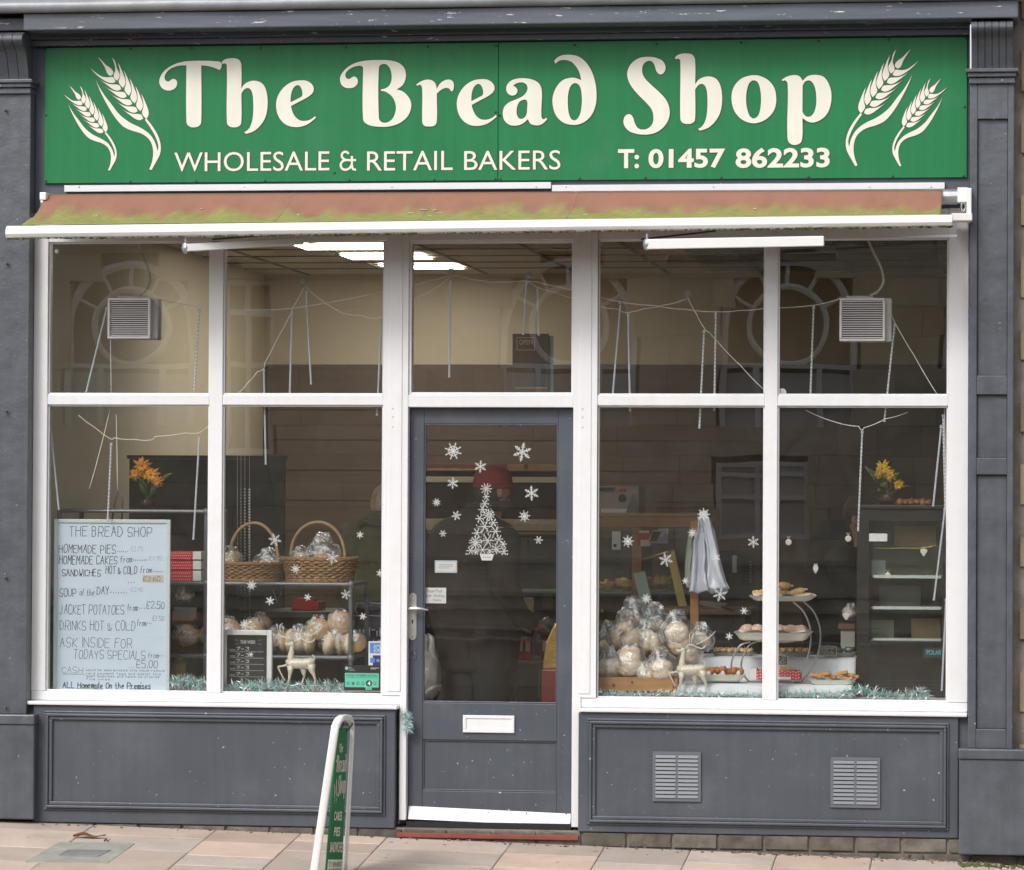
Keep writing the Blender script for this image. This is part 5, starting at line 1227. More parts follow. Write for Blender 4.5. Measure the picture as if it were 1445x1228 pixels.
for px, py, r_, k2, lb in [
    (388,762,8.5,0,'large snowflake sticker over the handle of the left basket'),(469,787,8.5,0,'large snowflake sticker over the bag in the right basket'),(417,803,6,1,'snowflake sticker over the woven side of the right basket'),
    (355,826,6.5,1,'snowflake sticker just under the left basket'),(508,755,4.5,2,'small snowflake sticker over the shoulder of the olive jacket'),(536,809,4.5,2,'small snowflake sticker over the lower back of the olive jacket'),
    (488,839,6.5,0,'snowflake sticker beside the right post below the right basket'),(434,843,4.5,2,'small snowflake sticker in front of the red parcel'),(381,848,5.5,2,'snowflake sticker below the gap between the baskets'),
    (512,870,4.5,2,'small snowflake sticker over the navy bag'),(345,881,6.5,1,'snowflake sticker just above the opening hours board'),(472,892,4.2,2,'small snowflake sticker over the bread beside the antler tips'),(354,924,3.2,2,'tiny snowflake sticker over the chalkboard writing'),
    (886,764,7.5,1,'snowflake sticker over the wooden counter post'),(939.5,790,9,0,'large snowflake sticker at the end of the brass rail'),(912,845,6.5,1,'snowflake sticker above the bagged rolls'),(977,752,6,1,'snowflake sticker at the left shoulder of the hanging aprons'),
    (1010,787,5.5,2,'snowflake sticker on the right side of the hanging aprons'),(1016,839,9,0,'large lacy snowflake sticker under the hem of the aprons'),(967,820,4.2,2,'small snowflake sticker left of the apron hem'),(1063,765,7.5,0,'snowflake sticker in the dark left of the right window bar'),
    (1050,862,4.6,2,'small snowflake sticker left of the top cake dish'),(1029,898,4.6,2,'small snowflake sticker left of the middle cake dish'),(993,726,8,1,'snowflake sticker on the knot of the hanging aprons'),(933,857,3.4,2,'tiny snowflake sticker over the top of the bread bags'),(948,866,4,2,'small snowflake sticker over the tops of the bread bags at their right'),
    (639.5,636.6,11,1,'large snowflake sticker at the top left of the door glass'),(737,638,12,0,'largest snowflake sticker, top right of the door glass'),(678,658.5,8,0,'snowflake sticker over the maroon hat'),(639,682,7.5,0,'snowflake sticker left of the maroon hat'),
    (616,709,5.5,1,'small snowflake sticker nearest the left edge of the door glass'),(644,727.6,5.8,2,'solid snowflake sticker left of the tree sticker'),(625,753,4.4,2,'tiny snowflake sticker above the small printed notice'),(750,696,9.5,0,'pointed snowflake sticker right of the tree top'),
    (740,728.6,7.5,1,'snowflake sticker right of the middle of the tree'),(760,762,5,2,'small snowflake sticker lowest at the right of the door glass')]:
    indoor = 597 < px < 790
    snow(px, py, r_, k2, lb, 'snowflake stickers on the door glass' if indoor else 'white snowflake stickers on the window glass', YD+.0275 if indoor else YG)
# christmas tree sticker
tc_ = at(687, 790, YD+.028); t = thing('tree_sticker', tc_, 'white Christmas tree sticker made of snowflakes in the middle of the door glass', 'sticker')
rnd = random.Random(8); mbt = MB(); yy = YD+.0268
def flake(mb, cx_, cz_, r_, arms, w_):
    for i in range(arms):
        a = math.pi*2*i/arms+rnd.random()*.1; dx_, dz_ = math.cos(a), math.sin(a); mb.bar((cx_, yy+.0006, cz_), (cx_+dx_*r_, yy+.0006, cz_+dz_*r_), w_, .0006, Vector((0,1,0))); mb.ball((cx_+dx_*r_, yy+.0006, cz_+dz_*r_), w_*.7, .0006, w_*.7, 6, 4)
s = 1/289
for px, py, r_, ar in [(686,690,7,10),(686,701,4,6),(684,711,5,6),(681,719,5,6),(690,727,7,12),(677,732,5,6),(684,743,7.5,6),(696,738,5,6),(673,752,6,6),(699,750,6.5,6),(671,766,8,12),(688,763,8.5,6),(704,761,5,6),(664,777,5,6),(681,776,5.5,6),(700,775,6,8),(711,778,5,6),(672,779,3.5,6),(691,779,3.5,6),(710,768,4,6)]:
    c = at(px, py, yy); flake(mbt, c.x, c.z, r_*s*1.12, ar, .0036)
for i in range(330):
    u = rnd.random()**.6; y_ = 700+u*82; hw_ = 2+u*27; x_ = 687+rnd.uniform(-hw_, hw_)-.5*u; c = at(x_, y_, yy); mbt.ball((c.x, yy+.0006, c.z), rnd.uniform(.0012,.0028), .0006, rnd.uniform(.0012,.0028), 6, 4)
for x_, y_ in ((658,782),(716,782)): c = at(x_, y_, yy); mbt.ball((c.x, yy, c.z), .004, .0006, .004, 8, 5)
mbt.build('snowflake_branches', sticker, t)
q = R(677, 782, 697, 791, yy); mb = MB(); mb.poly([[(q[0],q[3]),(q[0]+.010,q[2]),(q[1]-.010,q[2]),(q[1],q[3])]], yy, yy+.0008)
mb.build('pot', sticker, t); mb = MB()
for i in range(4): mb.ball((q[0]+.018+i*.011, yy-.0004, (q[2]+q[3])/2), .003, .0004, .003, 6, 4)
mb.build('pot_dots', mat('pot cutout', (.2,.1,.09), .7), t)
# bauble stickers
def bauble(px, py, k2, label):
    c = at(px, py, YG); mb = MB(); y = YG
    if k2 == 0: mb.ball((c.x, y, c.z-.004), .015, .0007, .015, 16, 10)
    elif k2 == 1: mb.poly([outline([(c.x, c.z+.020), (c.x+.013, c.z), (c.x, c.z-.028,C), (c.x-.013, c.z)], 5)], y-.0006, y+.0006)
    else: mb.poly([outline([(c.x, c.z+.012), (c.x+.017, c.z+.006), (c.x+.009, c.z-.014), (c.x, c.z-.024), (c.x-.009, c.z-.014), (c.x-.017, c.z+.006)], 5)], y-.0006, y+.0006)
    mb.tube([(c.x-.008, y, c.z+.024), (c.x, y, c.z+.013), (c.x+.008, y, c.z+.024)], .0018, 5)
    o = mb.build('bauble_sticker', mat('silver foil sticker', (.72,.68,.62), .3, .3)); tag(o, label, 'bauble sticker', 'bauble stickers in the right window')
    mb = MB(); mb.tube([(c.x+.006*math.cos(a), y-.0012, c.z-.003+.006*math.sin(a)) for a in [i*.63 for i in range(10)]], .0014, 4, closed=True); WL[o] = Vector(o.location); mb.build('pattern', goldlt, o)
for a_2 in [(1112.7,764,0,'round bauble sticker nearest the right window bar'),(1197,759,0,'round bauble sticker just left of the drinks fridge'),(1151,802,1,'pointed bauble sticker in front of the black top above the cakes'),(1303.5,778,2,'tapered bauble sticker at the upper right of the fridge glass'),(1253,811,0,'bauble sticker over the upper fridge shelf'),(1194,868,2,'tapered bauble sticker above the small chalk label')]: bauble(*a_2)
# hygiene rating and card stickers
q = R(485.5, 939, 538.5, 974.5, YG); t = thing('hygiene_rating_sticker', ((q[0]+q[1])/2, YG, q[2]), 'black and mint food hygiene rating sticker showing 4', 'rating sticker')
mb = MB(); mb.box(q[0], q[1], YG, YG+.001, q[2], q[3]); mb.build('backing', black, t)
def sk(x, y): return (380+x/8.5, 860+y/8.5)
def sbox(mb, x0, y0, x1, y1, Y0, Y1): r_ = R(*sk(x0,y0), *sk(x1,y1), Y0); mb.box(r_[0], r_[1], Y0, Y1, r_[2], r_[3])
mb = MB(); sbox(mb, 908, 765, 1314, 935, YG-.0006, YG); sbox(mb, 1155, 935.5, 1228, 966, YG-.0006, YG); mb.build('mint_panel', mint, t)
def stx(mb, txt, x0, x1, y0, y1, Y, off=0): tx(mb, txt, *[sk(x0,0)[0], sk(x1,0)[0], sk(0,y0)[1], sk(0,y1)[1]], Y, off)
mb = MB(); stx(mb, 'FOOD HYGIENE RATING', 926, 1298, 783, 806, YG-.0009, .01); sbox(mb, 925, 820, 1300, 823, YG-.0012, YG-.0008)
for i, x_ in enumerate((945, 1006, 1063, 1122, 1268)): stx(mb, '01235'[i], x_-9, x_+9, 874, 902, YG-.0009); c = at(*sk(x_, 888), YG); mb.tube([(c.x+.0082*math.cos(a), YG-.0009, c.z+.0082*math.sin(a)) for a in [i2*.349 for i2 in range(18)]], .0005, 4, closed=True)
c = at(*sk(1196, 888), YG); mb.ball((c.x, YG-.001, c.z), .016, .0006, .016, 20, 8); stx(mb, 'GOOD', 1172, 1212, 944, 957, YG-.0009); mb.build('rating_print', sink, t)
mb = MB(); stx(mb, '4', 1178, 1214, 862, 912, YG-.0020, .03); stx(mb, 'FOOD', 958, 985, 690, 702, YG-.0006); stx(mb, 'STANDARDS', 958, 1005, 708, 718, YG-.0006); stx(mb, 'AGENCY', 958, 1030, 726, 737, YG-.0006); sbox(mb, 1216, 700, 1316, 706, YG-.0006, YG-.0003); sbox(mb, 1216, 712, 1280, 717, YG-.0006, YG-.0003); mb.build('white_print', sticker, t)
mb = MB(); c = at(*sk(930, 706), YG); mb.ball((c.x, YG-.0004, c.z), .0085, .0006, .0085, 14, 6); mb.build('round_logo', mat('pale cyan print', (.35,.75,.85), .5), t)
q = R(*sk(1190,382), *sk(1343,672), YG); t = thing('card_payment_sticker', ((q[0]+q[1])/2, YG, q[2]), 'white and blue card payment sticker above the hygiene rating', 'sticker')
mb = MB(); mb.box(q[0], q[1], YG, YG+.001, q[2], q[3]); mb.build('backing', sticker, t)
mb = MB(); sbox(mb, 1208, 402, 1330, 526, YG-.0006, YG-.0001); sbox(mb, 1210, 582, 1266, 640, YG-.0012, YG-.0007); mb.build('blue_panel', bluest, t)
mb = MB(); sbox(mb, 1241, 552, 1343, 672, YG-.0006, YG-.0001); mb.build('navy_panel', navst, t)
mb = MB(); stx(mb, 'AM', 1245, 1325, 425, 465, YG-.0009, .01); stx(mb, 'EX', 1255, 1328, 472, 512, YG-.0009, .01); stx(mb, '((', 1288, 1325, 590, 635, YG-.0009); mb.build('white_print', sticker, t)
# notices on the door
def notice(px0, py0, px1, py1, label, Y=YD+.018, bord=None):
    q = R(px0, py0, px1, py1, Y); t = thing('paper_notice', ((q[0]+q[1])/2, Y, q[2]), label, 'notice', None); mb = MB(); mb.box(q[0], q[1], Y, Y+.0008, q[2], q[3]); mb.build('paper', bord or paperw, t); return t
YN = YD+.0275
t = notice(613.5, 791, 645, 808.5, 'small printed white notice on the door glass above the handwritten one', YN, mat('bluish notice border', (.55,.62,.70), .6))
q = R(615.5, 793, 643, 806.5, YN); mb = MB(); mb.box(q[0], q[1], YN-.0006, YN-.0001, q[2], q[3]); mb.build('sheet', paperw, t)
mb = MB()
for yy_ in (797.3, 799.6, 802): a = at(619, yy_, YN-.0009); b = at(639 if yy_ < 801 else 634, yy_, YN-.0009); mb.add([(a.x, YN-.0009, a.z), (b.x, YN-.0009, a.z), (b.x, YN-.0009, a.z+.003), (a.x, YN-.0009, a.z+.003)], [(0,1,2,3)])
mb.build('faint_print', mat('grey print', (.35,.37,.42), .7), t)
t = notice(598.8, 829.5, 629.5, 851.5, 'handwritten white note saying please push door sticking on the door glass', YN)
mb = MB()
for txt, x0, x1, yb, sd_ in (('Please Push', 601, 625, 835.8, 1), ('door sticking', 601, 627.5, 842.3, 2), ('Thanks', 611, 623, 848, 3)):
    a = at(x0, yb, YN-.0007); b = at(x1, yb, YN-.0007); hand(mb, txt, a.x, b.x, a.z, .0145 if sd_ < 3 else .009, YN-.0007, .0014, sd_)
mb.build('handwriting', mat('grey pen', (.18,.17,.17), .7), t)

# --- light strings
def string(name_label, wires, tubes_, cups, anchor):
    t = thing('icicle_light_string', at(*anchor, .06), name_label, 'light string', 'unlit icicle light strings')
    for w_ in wires:
        pts = [at(x, y, .06+.006*math.sin(x*.05)) for x, y in w_]; fine = []
        for i in range(len(pts)-1):
            for k2 in range(4): u = k2/4; q_ = pts[i].lerp(pts[i+1], u); q_.z -= .004*math.sin(math.pi*u); fine.append(q_)
        fine.append(pts[-1]); mb = MB(); mb.tube(fine, .0023, 6); mb.build('wire', wirem, t, smooth=True)
    for (x0,y0,x1,y1,bd_) in tubes_:
        a = at(x0, y0, .062); b = at(x1, y1, .062); mb = MB(); d_3 = (b-a).normalized()
        mb.tube([a, b], .0050, 10); mb.tube([a-d_3*.018, a-d_3*.002], .0075, 8); mb.tube([b, b+d_3*.006], .0065, 8); o = mb.build('light_tube', tubm, t)
        if bd_:
            mb = MB(); n_ = int((b-a).length/.018)
            for i in range(n_): mb.ball(a.lerp(b, (i+.5)/n_)+Vector((0,-.004,0)), .0042, .0035, .0042, 6, 5)
            mb.build('led_bead', polka, o)
        else:
            mb = MB(); mb.tube([a, b], .0018, 6); mb.build('led_strip', mat('led strip', (.8,.82,.88), .4), o)
    for (x, y) in cups:
        c = at(x, y, .045); mb = MB()
        mb.lathe((0,0,0), [(.002,.012),(.006,.010),(.008,.004),(.020,.0)], 18); mb.v = [(c.x+v[0], .038+v[2], c.z+v[1]) for v in mb.v]
        o = mb.build('suction_cup', mat('clear rubber', (.6,.57,.48), .25, alpha=.6), t, smooth=True)
        mb = MB(); mb.tube([(c.x, .05, c.z+.003), (c.x, .062, c.z), (c.x, .062, c.z-.02)], .003, 6); mb.build('hook', wirem, o)
string('unlit icicle light string hanging across the left window', [
    [(150,440),(186,418),(217,420),(281,433),(345,437),(412.5,435.5),(545,411)], [(428,407),(412.5,435.5),(408,447),(390,480),(374,512),(372.6,520),(362.6,525),(350,540),(335,556)],
    [(432,405.5),(454,424),(479.5,440),(488,443),(510,445),(528,449.7),(538,447)], [(111,586),(135,604),(157,620),(161,618),(190,620),(214,621),(219,616),(262,611),(281,611),(300,596)], [(156,575),(140,640),(126,690)], [(164,584),(165,625),(166,690)], [(156,480),(157,556)]],
    [(150,438,122,552,0),(281,441,274,552,1),(157,630,152,735,1),(281,622,273,760,0),(71,600,83,718,0),(412,443,409,554,0),(432,416,439,541,0),(372.5,526,375,654,0),(538,456,532,585,0)], [(428.5,399)], (300,437))
string('unlit icicle light string hanging above the door', [
    [(577,403.5),(606,396),(635.5,388.4),(645,389),(685,397),(702,398),(742,396),(756.6,397),(785,404),(811,409)], [(577,425),(596,416),(614,407),(634.6,391)], [(745,397),(759,405.5),(785,413),(811,421.7)]],
    [(635.5,401,634,531,0),(742.5,402,738,471,0),(758.5,413,760,472,0)], [(637,384),(746,390)], (690,397))
string('unlit icicle light string hanging across the right window', [
    [(845,418),(875.7,426),(920,431),(966.5,436.6),(1010.5,440),(1045,438),(1078,435),(1148.6,431),(1187,421)], [(845,432),(870,436),(886,441.6),(890,440),(908,435.7),(940,430),(971,421),(983,444),(994,463.6),(1001.7,469.5),(1010.5,480),(1045,516),(1078,550)],
    [(1248,421),(1256,438),(1263,456),(1290,502),(1324.5,560)], [(1137,579),(1178,595.6),(1212,602),(1216,607),(1219,604),(1250,591),(1280.5,582)], [(1333,575),(1334,640),(1337,850),(1336,960)]],
    [(875.5,430,864.5,559,0),(886.5,448,889,579,0),(993.5,471,987,603,1),(1010,446,1008,578,1),(1148,437,1143.6,559,1),(1262,462,1248,594,1),(1216.6,613,1211,748,1),(1328,605,1317,713,0),(1333,722,1318,846,0),(1335,850,1329,973,0),(1331,590,1334,720,1)], [(971,415)], (1080,436))
c = at(1104, 554, .045); mb = MB(); mb.lathe((0,0,0), [(.019,.008),(.02,.004),(.02,0)], 20); mb.v = [(c.x+v[0], .037+v[2]*1, c.z+v[1]) for v in mb.v]; tag(mb.build('round_disc', goldlt), 'small round cream disc stuck low in the upper right hand pane', 'disc')
c = at(80, 355, .04); mb = MB(); mb.ball(c, .011, .003, .011, 10, 6); tag(mb.build('wall_plug', mat('pale plug', (.45,.48,.42), .6)), 'small pale round plug in the top left corner of the left window', 'plug')

# --- extractor fans
def fan(px0, py0, px1, py1, cab, label, Y=-.005):
    q = R(px0, py0, px1, py1, Y); t = thing('extractor_fan', ((q[0]+q[1])/2, 0, q[2]), label, 'extractor fan', 'extractor fans fitted in the window glass')
    mb = MB(); f = .012; d0, d1 = Y, .029
    mb.box(q[0], q[1], d0, d1, q[2], q[2]+f); mb.box(q[0], q[1], d0, d1, q[3]-f, q[3]); mb.box(q[0], q[0]+f, d0, d1, q[2]+f, q[3]-f); mb.box(q[1]-f, q[1], d0, d1, q[2]+f, q[3]-f)
    mb.build('outer_frame', grillm, t, bevel=.004)
    n = 17; st = (q[3]-q[2]-2*f)/n
    for k2 in range(n): mb = MB(); z = q[2]+f+st*(k2+.5); mb.bar((q[0]+f-.001, Y+.012, z), (q[1]-f+.001, Y+.012, z), .0046, .003, Vector((0,.9,-.43))); mb.build('slat', grillm, t)
    mb = MB(); mb.box(q[0]+f, q[1]-f, .022, .028, q[2]+f, q[3]-f); mb.build('dark_housing', black, t)
    mb = MB(); mb.box(q[0]+.01, q[1]+.03, .037, .12, q[2]-.002, q[3]); mb.box(q[0]+.03, q[0]+.16, .05, .10, q[3], q[3]+.014); mb.build('inner_housing', grillm, t, bevel=.008)
    pts = [at(x, y, .09+.0*x) for x, y in cab]; fine = []
    for i in range(len(pts)-1):
        for k2 in range(5):
            u = k2/5; p0 = pts[max(i-1,0)]; p1 = pts[i]; p2 = pts[i+1]; p3 = pts[min(i+2,len(pts)-1)]
            fine.append(.5*((2*p1)+(p2-p0)*u+(2*p0-5*p1+4*p2-p3)*u*u+(3*p1-p0-3*p2+p3)*u**3))
    fine.append(pts[-1]); mb = MB(); mb.tube(fine, .0065, 8); mb.build('power_cable', cable, t, smooth=True)
fan(151.5, 420.5, 212, 478, [(196,338),(198,352),(207,375),(211.5,392),(207,408),(196,417)], 'off white square extractor fan high in the left window')
fan(1184.5, 420.5, 1249, 481.5, [(1224,336),(1232,355),(1243,378),(1246.5,398),(1238,412),(1228,417)], 'off white square extractor fan high in the right window')
# OPEN sign hanging inside above the door
q = R(723, 471, 774, 554, .20); t = thing('hanging_open_sign', ((q[0]+q[1])/2, .2, q[2]), 'dark tinted sign reading OPEN hung inside the glass above the door', 'open sign')
mb = MB(); mb.box(q[0], q[1], .20, .206, q[2], q[3]); mb.build('panel', mat('smoky perspex', (.13,.095,.07), .25, alpha=.85), t, bevel=.002)
mb = MB(); q2 = R(764, 474, 781, 556, .23); mb.box(q2[0]-.06, q2[1], .225, .229, q2[2], q2[3]); mb.build('rear_panel', mat('grey green perspex', (.24,.30,.30), .3, alpha=.8), t)
mb = MB(); tx(mb, 'OPEN', 732.5, 751.5, 479.5, 486.5, .1985, .01)
for (x0,y0,x1,y1) in ((729,476,755,477),(729,493.5,755,494.5),(729,477,730,493.5),(754,477,755,493.5)): r_ = R(x0,y0,x1,y1,.1985); mb.box(r_[0], r_[1], .1982, .1990, r_[2], r_[3])
r_ = R(726, 547, 772, 548, .1985); mb.box(r_[0], r_[1], .1982, .199, r_[2], r_[3]); mb.build('lettering', mat('pale orange print', (.40,.26,.17), .5), t)
q3 = R(754, 512, 770, 545, .215); mb = MB(); mb.box(q3[0], q3[1], .195, .1985, q3[2], q3[3]); mb.build('dark_label', darkw, t)

# ================================================================== RIGHT WINDOW DISPLAY
CL = lambda p, Y: at(p[0], p[1], Y)
# stepped stand under a white cloth
ztop1 = at(1095, 964, .3).z; ztop2 = at(1095, 927, .6).z
xa_, xb_ = at(955, 950, .3).x, at(1205, 950, .3).x
tb = thing('cloth_covered_stand', ((xa_+xb_)/2, .5, .652), 'stepped display stand draped in white cloth in the right window', 'display stand')
mb = MB(); mb.box(xa_+.03, xb_-.05, .2, .54, .652, ztop1-.008); mb.box(xa_+.03, xb_-.05, .54, .90, .652, ztop2-.008); mb.build('wooden_steps', pine, tb)
mb = MB(); n = 90; prof = [(.115,.655),(.125,.69),(.14,ztop1-.008),(.16,ztop1),(.30,ztop1+.001),(.46,ztop1+.003),(.49,ztop1+.02),(.495,ztop2-.012),(.52,ztop2),(.7,ztop2),(.92,ztop2)]
vs = []; fs = []; m_ = len(prof)
for i in range(n+1):
    xx = xa_+(xb_-xa_)*i/n
    for j, (y, z) in enumerate(prof):
        wv = noise.noise(Vector((xx*7, j*.4, 0))); fl = (1-j/3) if j < 3 else (.8 if j in (6,7) else .15)
        vs.append((xx, y+.008*fl*math.sin(xx*38+wv*4)+.008*fl*wv, z+(.003*wv if j > 2 else 0)))
for i in range(n):
    for j in range(m_-1): fs.append((i*m_+j, (i+1)*m_+j, (i+1)*m_+j+1, i*m_+j+1))
mb.add(vs, fs); o = mb.build('white_cloth', clothw, tb, smooth=True); sd = o.modifiers.new('s','SOLIDIFY'); sd.thickness = .002
# trays and dishes
def dish_(name, px0, px1, pyr, pyb, Y, m, label, grp=None, dep=.7, foot=True):
    a = at(px0, pyr, Y); b = at(px1, pyr, Y); zb = at(px0, pyb, Y).z; zr = a.z; w_ = b.x-a.x; cx_ = (a.x+b.x)/2; d_ = w_*dep; 
    t = thing(name, (cx_, Y, zb), label, 'dish', grp); mb = MB()
    def rr(hw, hd, z, r_=.025): return [(cx_+sx*(hw-r_)+r_*math.cos(aa), Y+sy*(hd-r_)+r_*math.sin(aa), z) for sx, sy, a0 in ((1,1,0),(-1,1,90),(-1,-1,180),(1,-1,270)) for aa in [RAD(a0+q*22.5) for q in range(5)]]
    rings = [rr(w_*.38, d_*.36, zb), rr(w_*.44, d_*.44, zb+(zr-zb)*.45), rr(w_*.485, d_*.485, zr-.003), rr(w_*.5, d_*.5, zr), rr(w_*.48, d_*.48, zr-.002), rr(w_*.42, d_*.42, zb+.006)]
    vs = [v for r_ in rings for v in r_]; k_ = len(rings[0]); fs = []
    for i in range(len(rings)-1):
        for j in range(k_): fs.append((i*k_+j, i*k_+(j+1) % k_, (i+1)*k_+(j+1) % k_, (i+1)*k_+j))
    fs.append(tuple(range(k_))[::-1]); fs.append(tuple(range(5*k_, 6*k_))); mb.add(vs, fs); mb.build('dish_body', m, t, recalc=True)
    return t, cx_, zr, zb, w_, d_
def doily(t, cx_, z, w_, d_, Y):
    mb = MB(); n = 72; vs = [(cx_, Y, z-.004)]
    for i in range(n):
        a = 2*math.pi*i/n; r_ = 1+.05*math.sin(a*14); c_, s_ = math.cos(a), math.sin(a); k_ = 1/max(abs(c_), abs(s_))**.75
        vs.append((cx_+c_*k_*w_*.44*r_, Y+s_*k_*d_*.44*r_, z+.006+.007*math.sin(a*9+1)))
    mb.add(vs, [(0, i+1, (i+1) % n+1) for i in range(n)]); o = mb.build('paper_doily', paperw, t); s_ = o.modifiers.new('s','SOLIDIFY'); s_.thickness = .0008
YS2 = .30
# cake stand
base = at(1095, 965, YS2); cs = thing('cake_stand', base, 'three tier wire cake stand with curved double hoops', 'cake stand')
for dy in (-.05, .05):
    Y = YS2+dy; sh = -6 if dy < 0 else 6
    for cv in ([(1066,905),(1052,910),(1043,923),(1039,938),(1042,952),(1050,962),(1064,966)], [(1126,849),(1140,862),(1149,882),(1151,903),(1146,928),(1136,948),(1124,962)]):
        P_ = [at(x+sh, y, YS2) for x, y in cv]; fine = []
        for i in range(len(P_)-1):
            for k2 in range(5):
                u = k2/5; p0, p1, p2, p3 = P_[max(i-1,0)], P_[i], P_[i+1], P_[min(i+2,len(P_)-1)]
                q_ = .5*((2*p1)+(p2-p0)*u+(2*p0-5*p1+4*p2-p3)*u*u+(3*p1-p0-3*p2+p3)*u**3); q_.y = Y; fine.append(q_)
        e_ = P_[-1].copy(); e_.y = Y; fine.append(e_); mb = MB(); mb.tube(fine, .0045, 8); mb.build('wire_hoop', steel, cs, smooth=True)
zb0_, zb1_ = at(1095, 966, YS2).z, at(1095, 961, YS2).z; mb = MB(); mb.lathe((base.x, YS2, zb0_+.001), [(.125,0),(.13,.006),(.122,.012),(.01,.012)], 36, 1, .6); mb.build('base_plate', tray, cs, smooth=False)
mb = MB(); mb.lathe((base.x, YS2, at(1095,907,YS2).z), [(.05,0),(.09,.006),(.10,.009)], 30, 1, .6); mb.build('middle_support', dish, cs)
def cakes(t, cx_, z, w_, d_, Y, n, rows, m, rx, rz, seed, col=(1,1,1), spr=False, name='cake'):
    rnd = random.Random(seed)
    for r_ in range(rows):
        for i in range(n):
            mb = MB(); mb.col = tuple(c_*rnd.uniform(.85,1.12) for c_ in col); x = cx_+(i-(n-1)/2)*w_*.82/n+rnd.uniform(-.004,.004); y = Y+(r_-(rows-1)/2)*d_*.7/rows
            T = Matrix.Rotation(rnd.uniform(-.25,.25), 3, 'Y') @ Matrix.Rotation(rnd.uniform(-.2,.2), 3, 'X')
            mb.ball((x, y, z+rz*.6), rx, rx*.9, rz, 14, 9, .25, seed+i+r_*7, T); o = mb.build(name, m, t, smooth=True)
            if spr:
                s_ = MB()
                for q in range(26): a = rnd.uniform(0, 6.28); rr = rnd.uniform(0,.85); s_.ball((x+rx*rr*math.cos(a), y+rx*rr*math.sin(a)*.9, z+rz*.6+rz*math.sqrt(max(0,1-rr*rr))*1.02), .0022, .0022, .0016, 5, 4)
                s_.build('sugar_sprinkles', polka if q % 2 else redm, o)
t, cx_, zr, zb, w_, d_ = dish_('serving_dish', 1058, 1152, 840, 847.5, YS2, dish, 'topmost ivory dish on the cake stand piled with pasties', 'ivory dishes on the cake stand')
doily(t, cx_, zr, w_, d_, YS2)
rnd = random.Random(3)
for i, (px, py, an, ln, pl) in enumerate(((1071,838,.25,.035,1),(1082,835,.0,.04,0),(1100,834,.1,.045,1.3),(1105,826,.05,.042,0),(1125,835,-.28,.045,1.2),(1136,841,-.12,.045,1),(1092,828,.4,.03,0),(1128,840,.1,.04,0))):
    c = at(px, py, YS2-.03+.02*(i % 3)); mb = MB(); f_ = (1,.95,.85) if not pl else (1.15,1.35,1.7); mb.col = f_; T = Matrix.Rotation(an, 3, 'Y'); mb.ball((c.x, c.y, c.z), ln, .03, .017, 16, 9, .12, i, T); mb.build('pasty', pastry, t, smooth=True)
    e_ = c+T @ Vector((ln*1.0, 0, .0)); mb = MB(); mb.ball(e_, .010, .012, .005, 8, 6, .3, i); mb.build('paper_tip', paperw, t)
t, cx_, zr, zb, w_, d_ = dish_('serving_dish', 1037, 1147, 891, 903, YS2, dish, 'middle ivory dish on the cake stand holding pink sprinkled cakes', 'ivory dishes on the cake stand')
doily(t, cx_, zr, w_, d_, YS2); cakes(t, cx_, zr+.001, w_, d_, YS2, 6, 2, iced, .034, .020, 12, spr=True, name='iced_cake')
# spotted box on the base of the stand
q = R(1068, 943, 1130, 959, YS2-.02); t = thing('cake_box', ((q[0]+q[1])/2, YS2, q[2]), 'open red spotted cake box lying on the bottom tier of the cake stand', 'cake box')
mb = MB(); mb.box(q[0], q[1], YS2-.06, YS2+.08, q[2], q[3]-.012); mb.build('carton', redm, t, bevel=.002)
mb = MB(); rnd = random.Random(2)
for i in range(16):
    for j in range(3): mb.ball((q[0]+.006+i*(q[1]-q[0]-.01)/15.3, YS2-.0602, q[2]+.008+j*.015+(.004 if i % 2 else 0)), .0034, .0006, .0034, 6, 5)
mb.build('dot', polka, t); r2_ = R(1096, 954, 1116, 959, YS2-.063); mb = MB(); mb.box(r2_[0]-.05, r2_[1], YS2-.0625, YS2-.0615, r2_[2], r2_[3]-.004); mb.build('white_label', paperw, t)
mb = MB(); mb.col = (1.2,1.5,2.2); mb.ball(((q[0]+q[1])/2, YS2, q[3]-.006), .085, .04, .016, 16, 8, .2, 4); mb.build('sponge_roll', pastry, t, smooth=True)
q = R(1058, 943, 1068, 959, YS2-.02); mb = MB(); mb.box(q[0], q[1], YS2-.05, YS2+.06, q[2], q[3]); tag(mb.build('folded_carton', paperw, bevel=.001), 'white card box end at the left of the spotted box on the stand', 'carton')
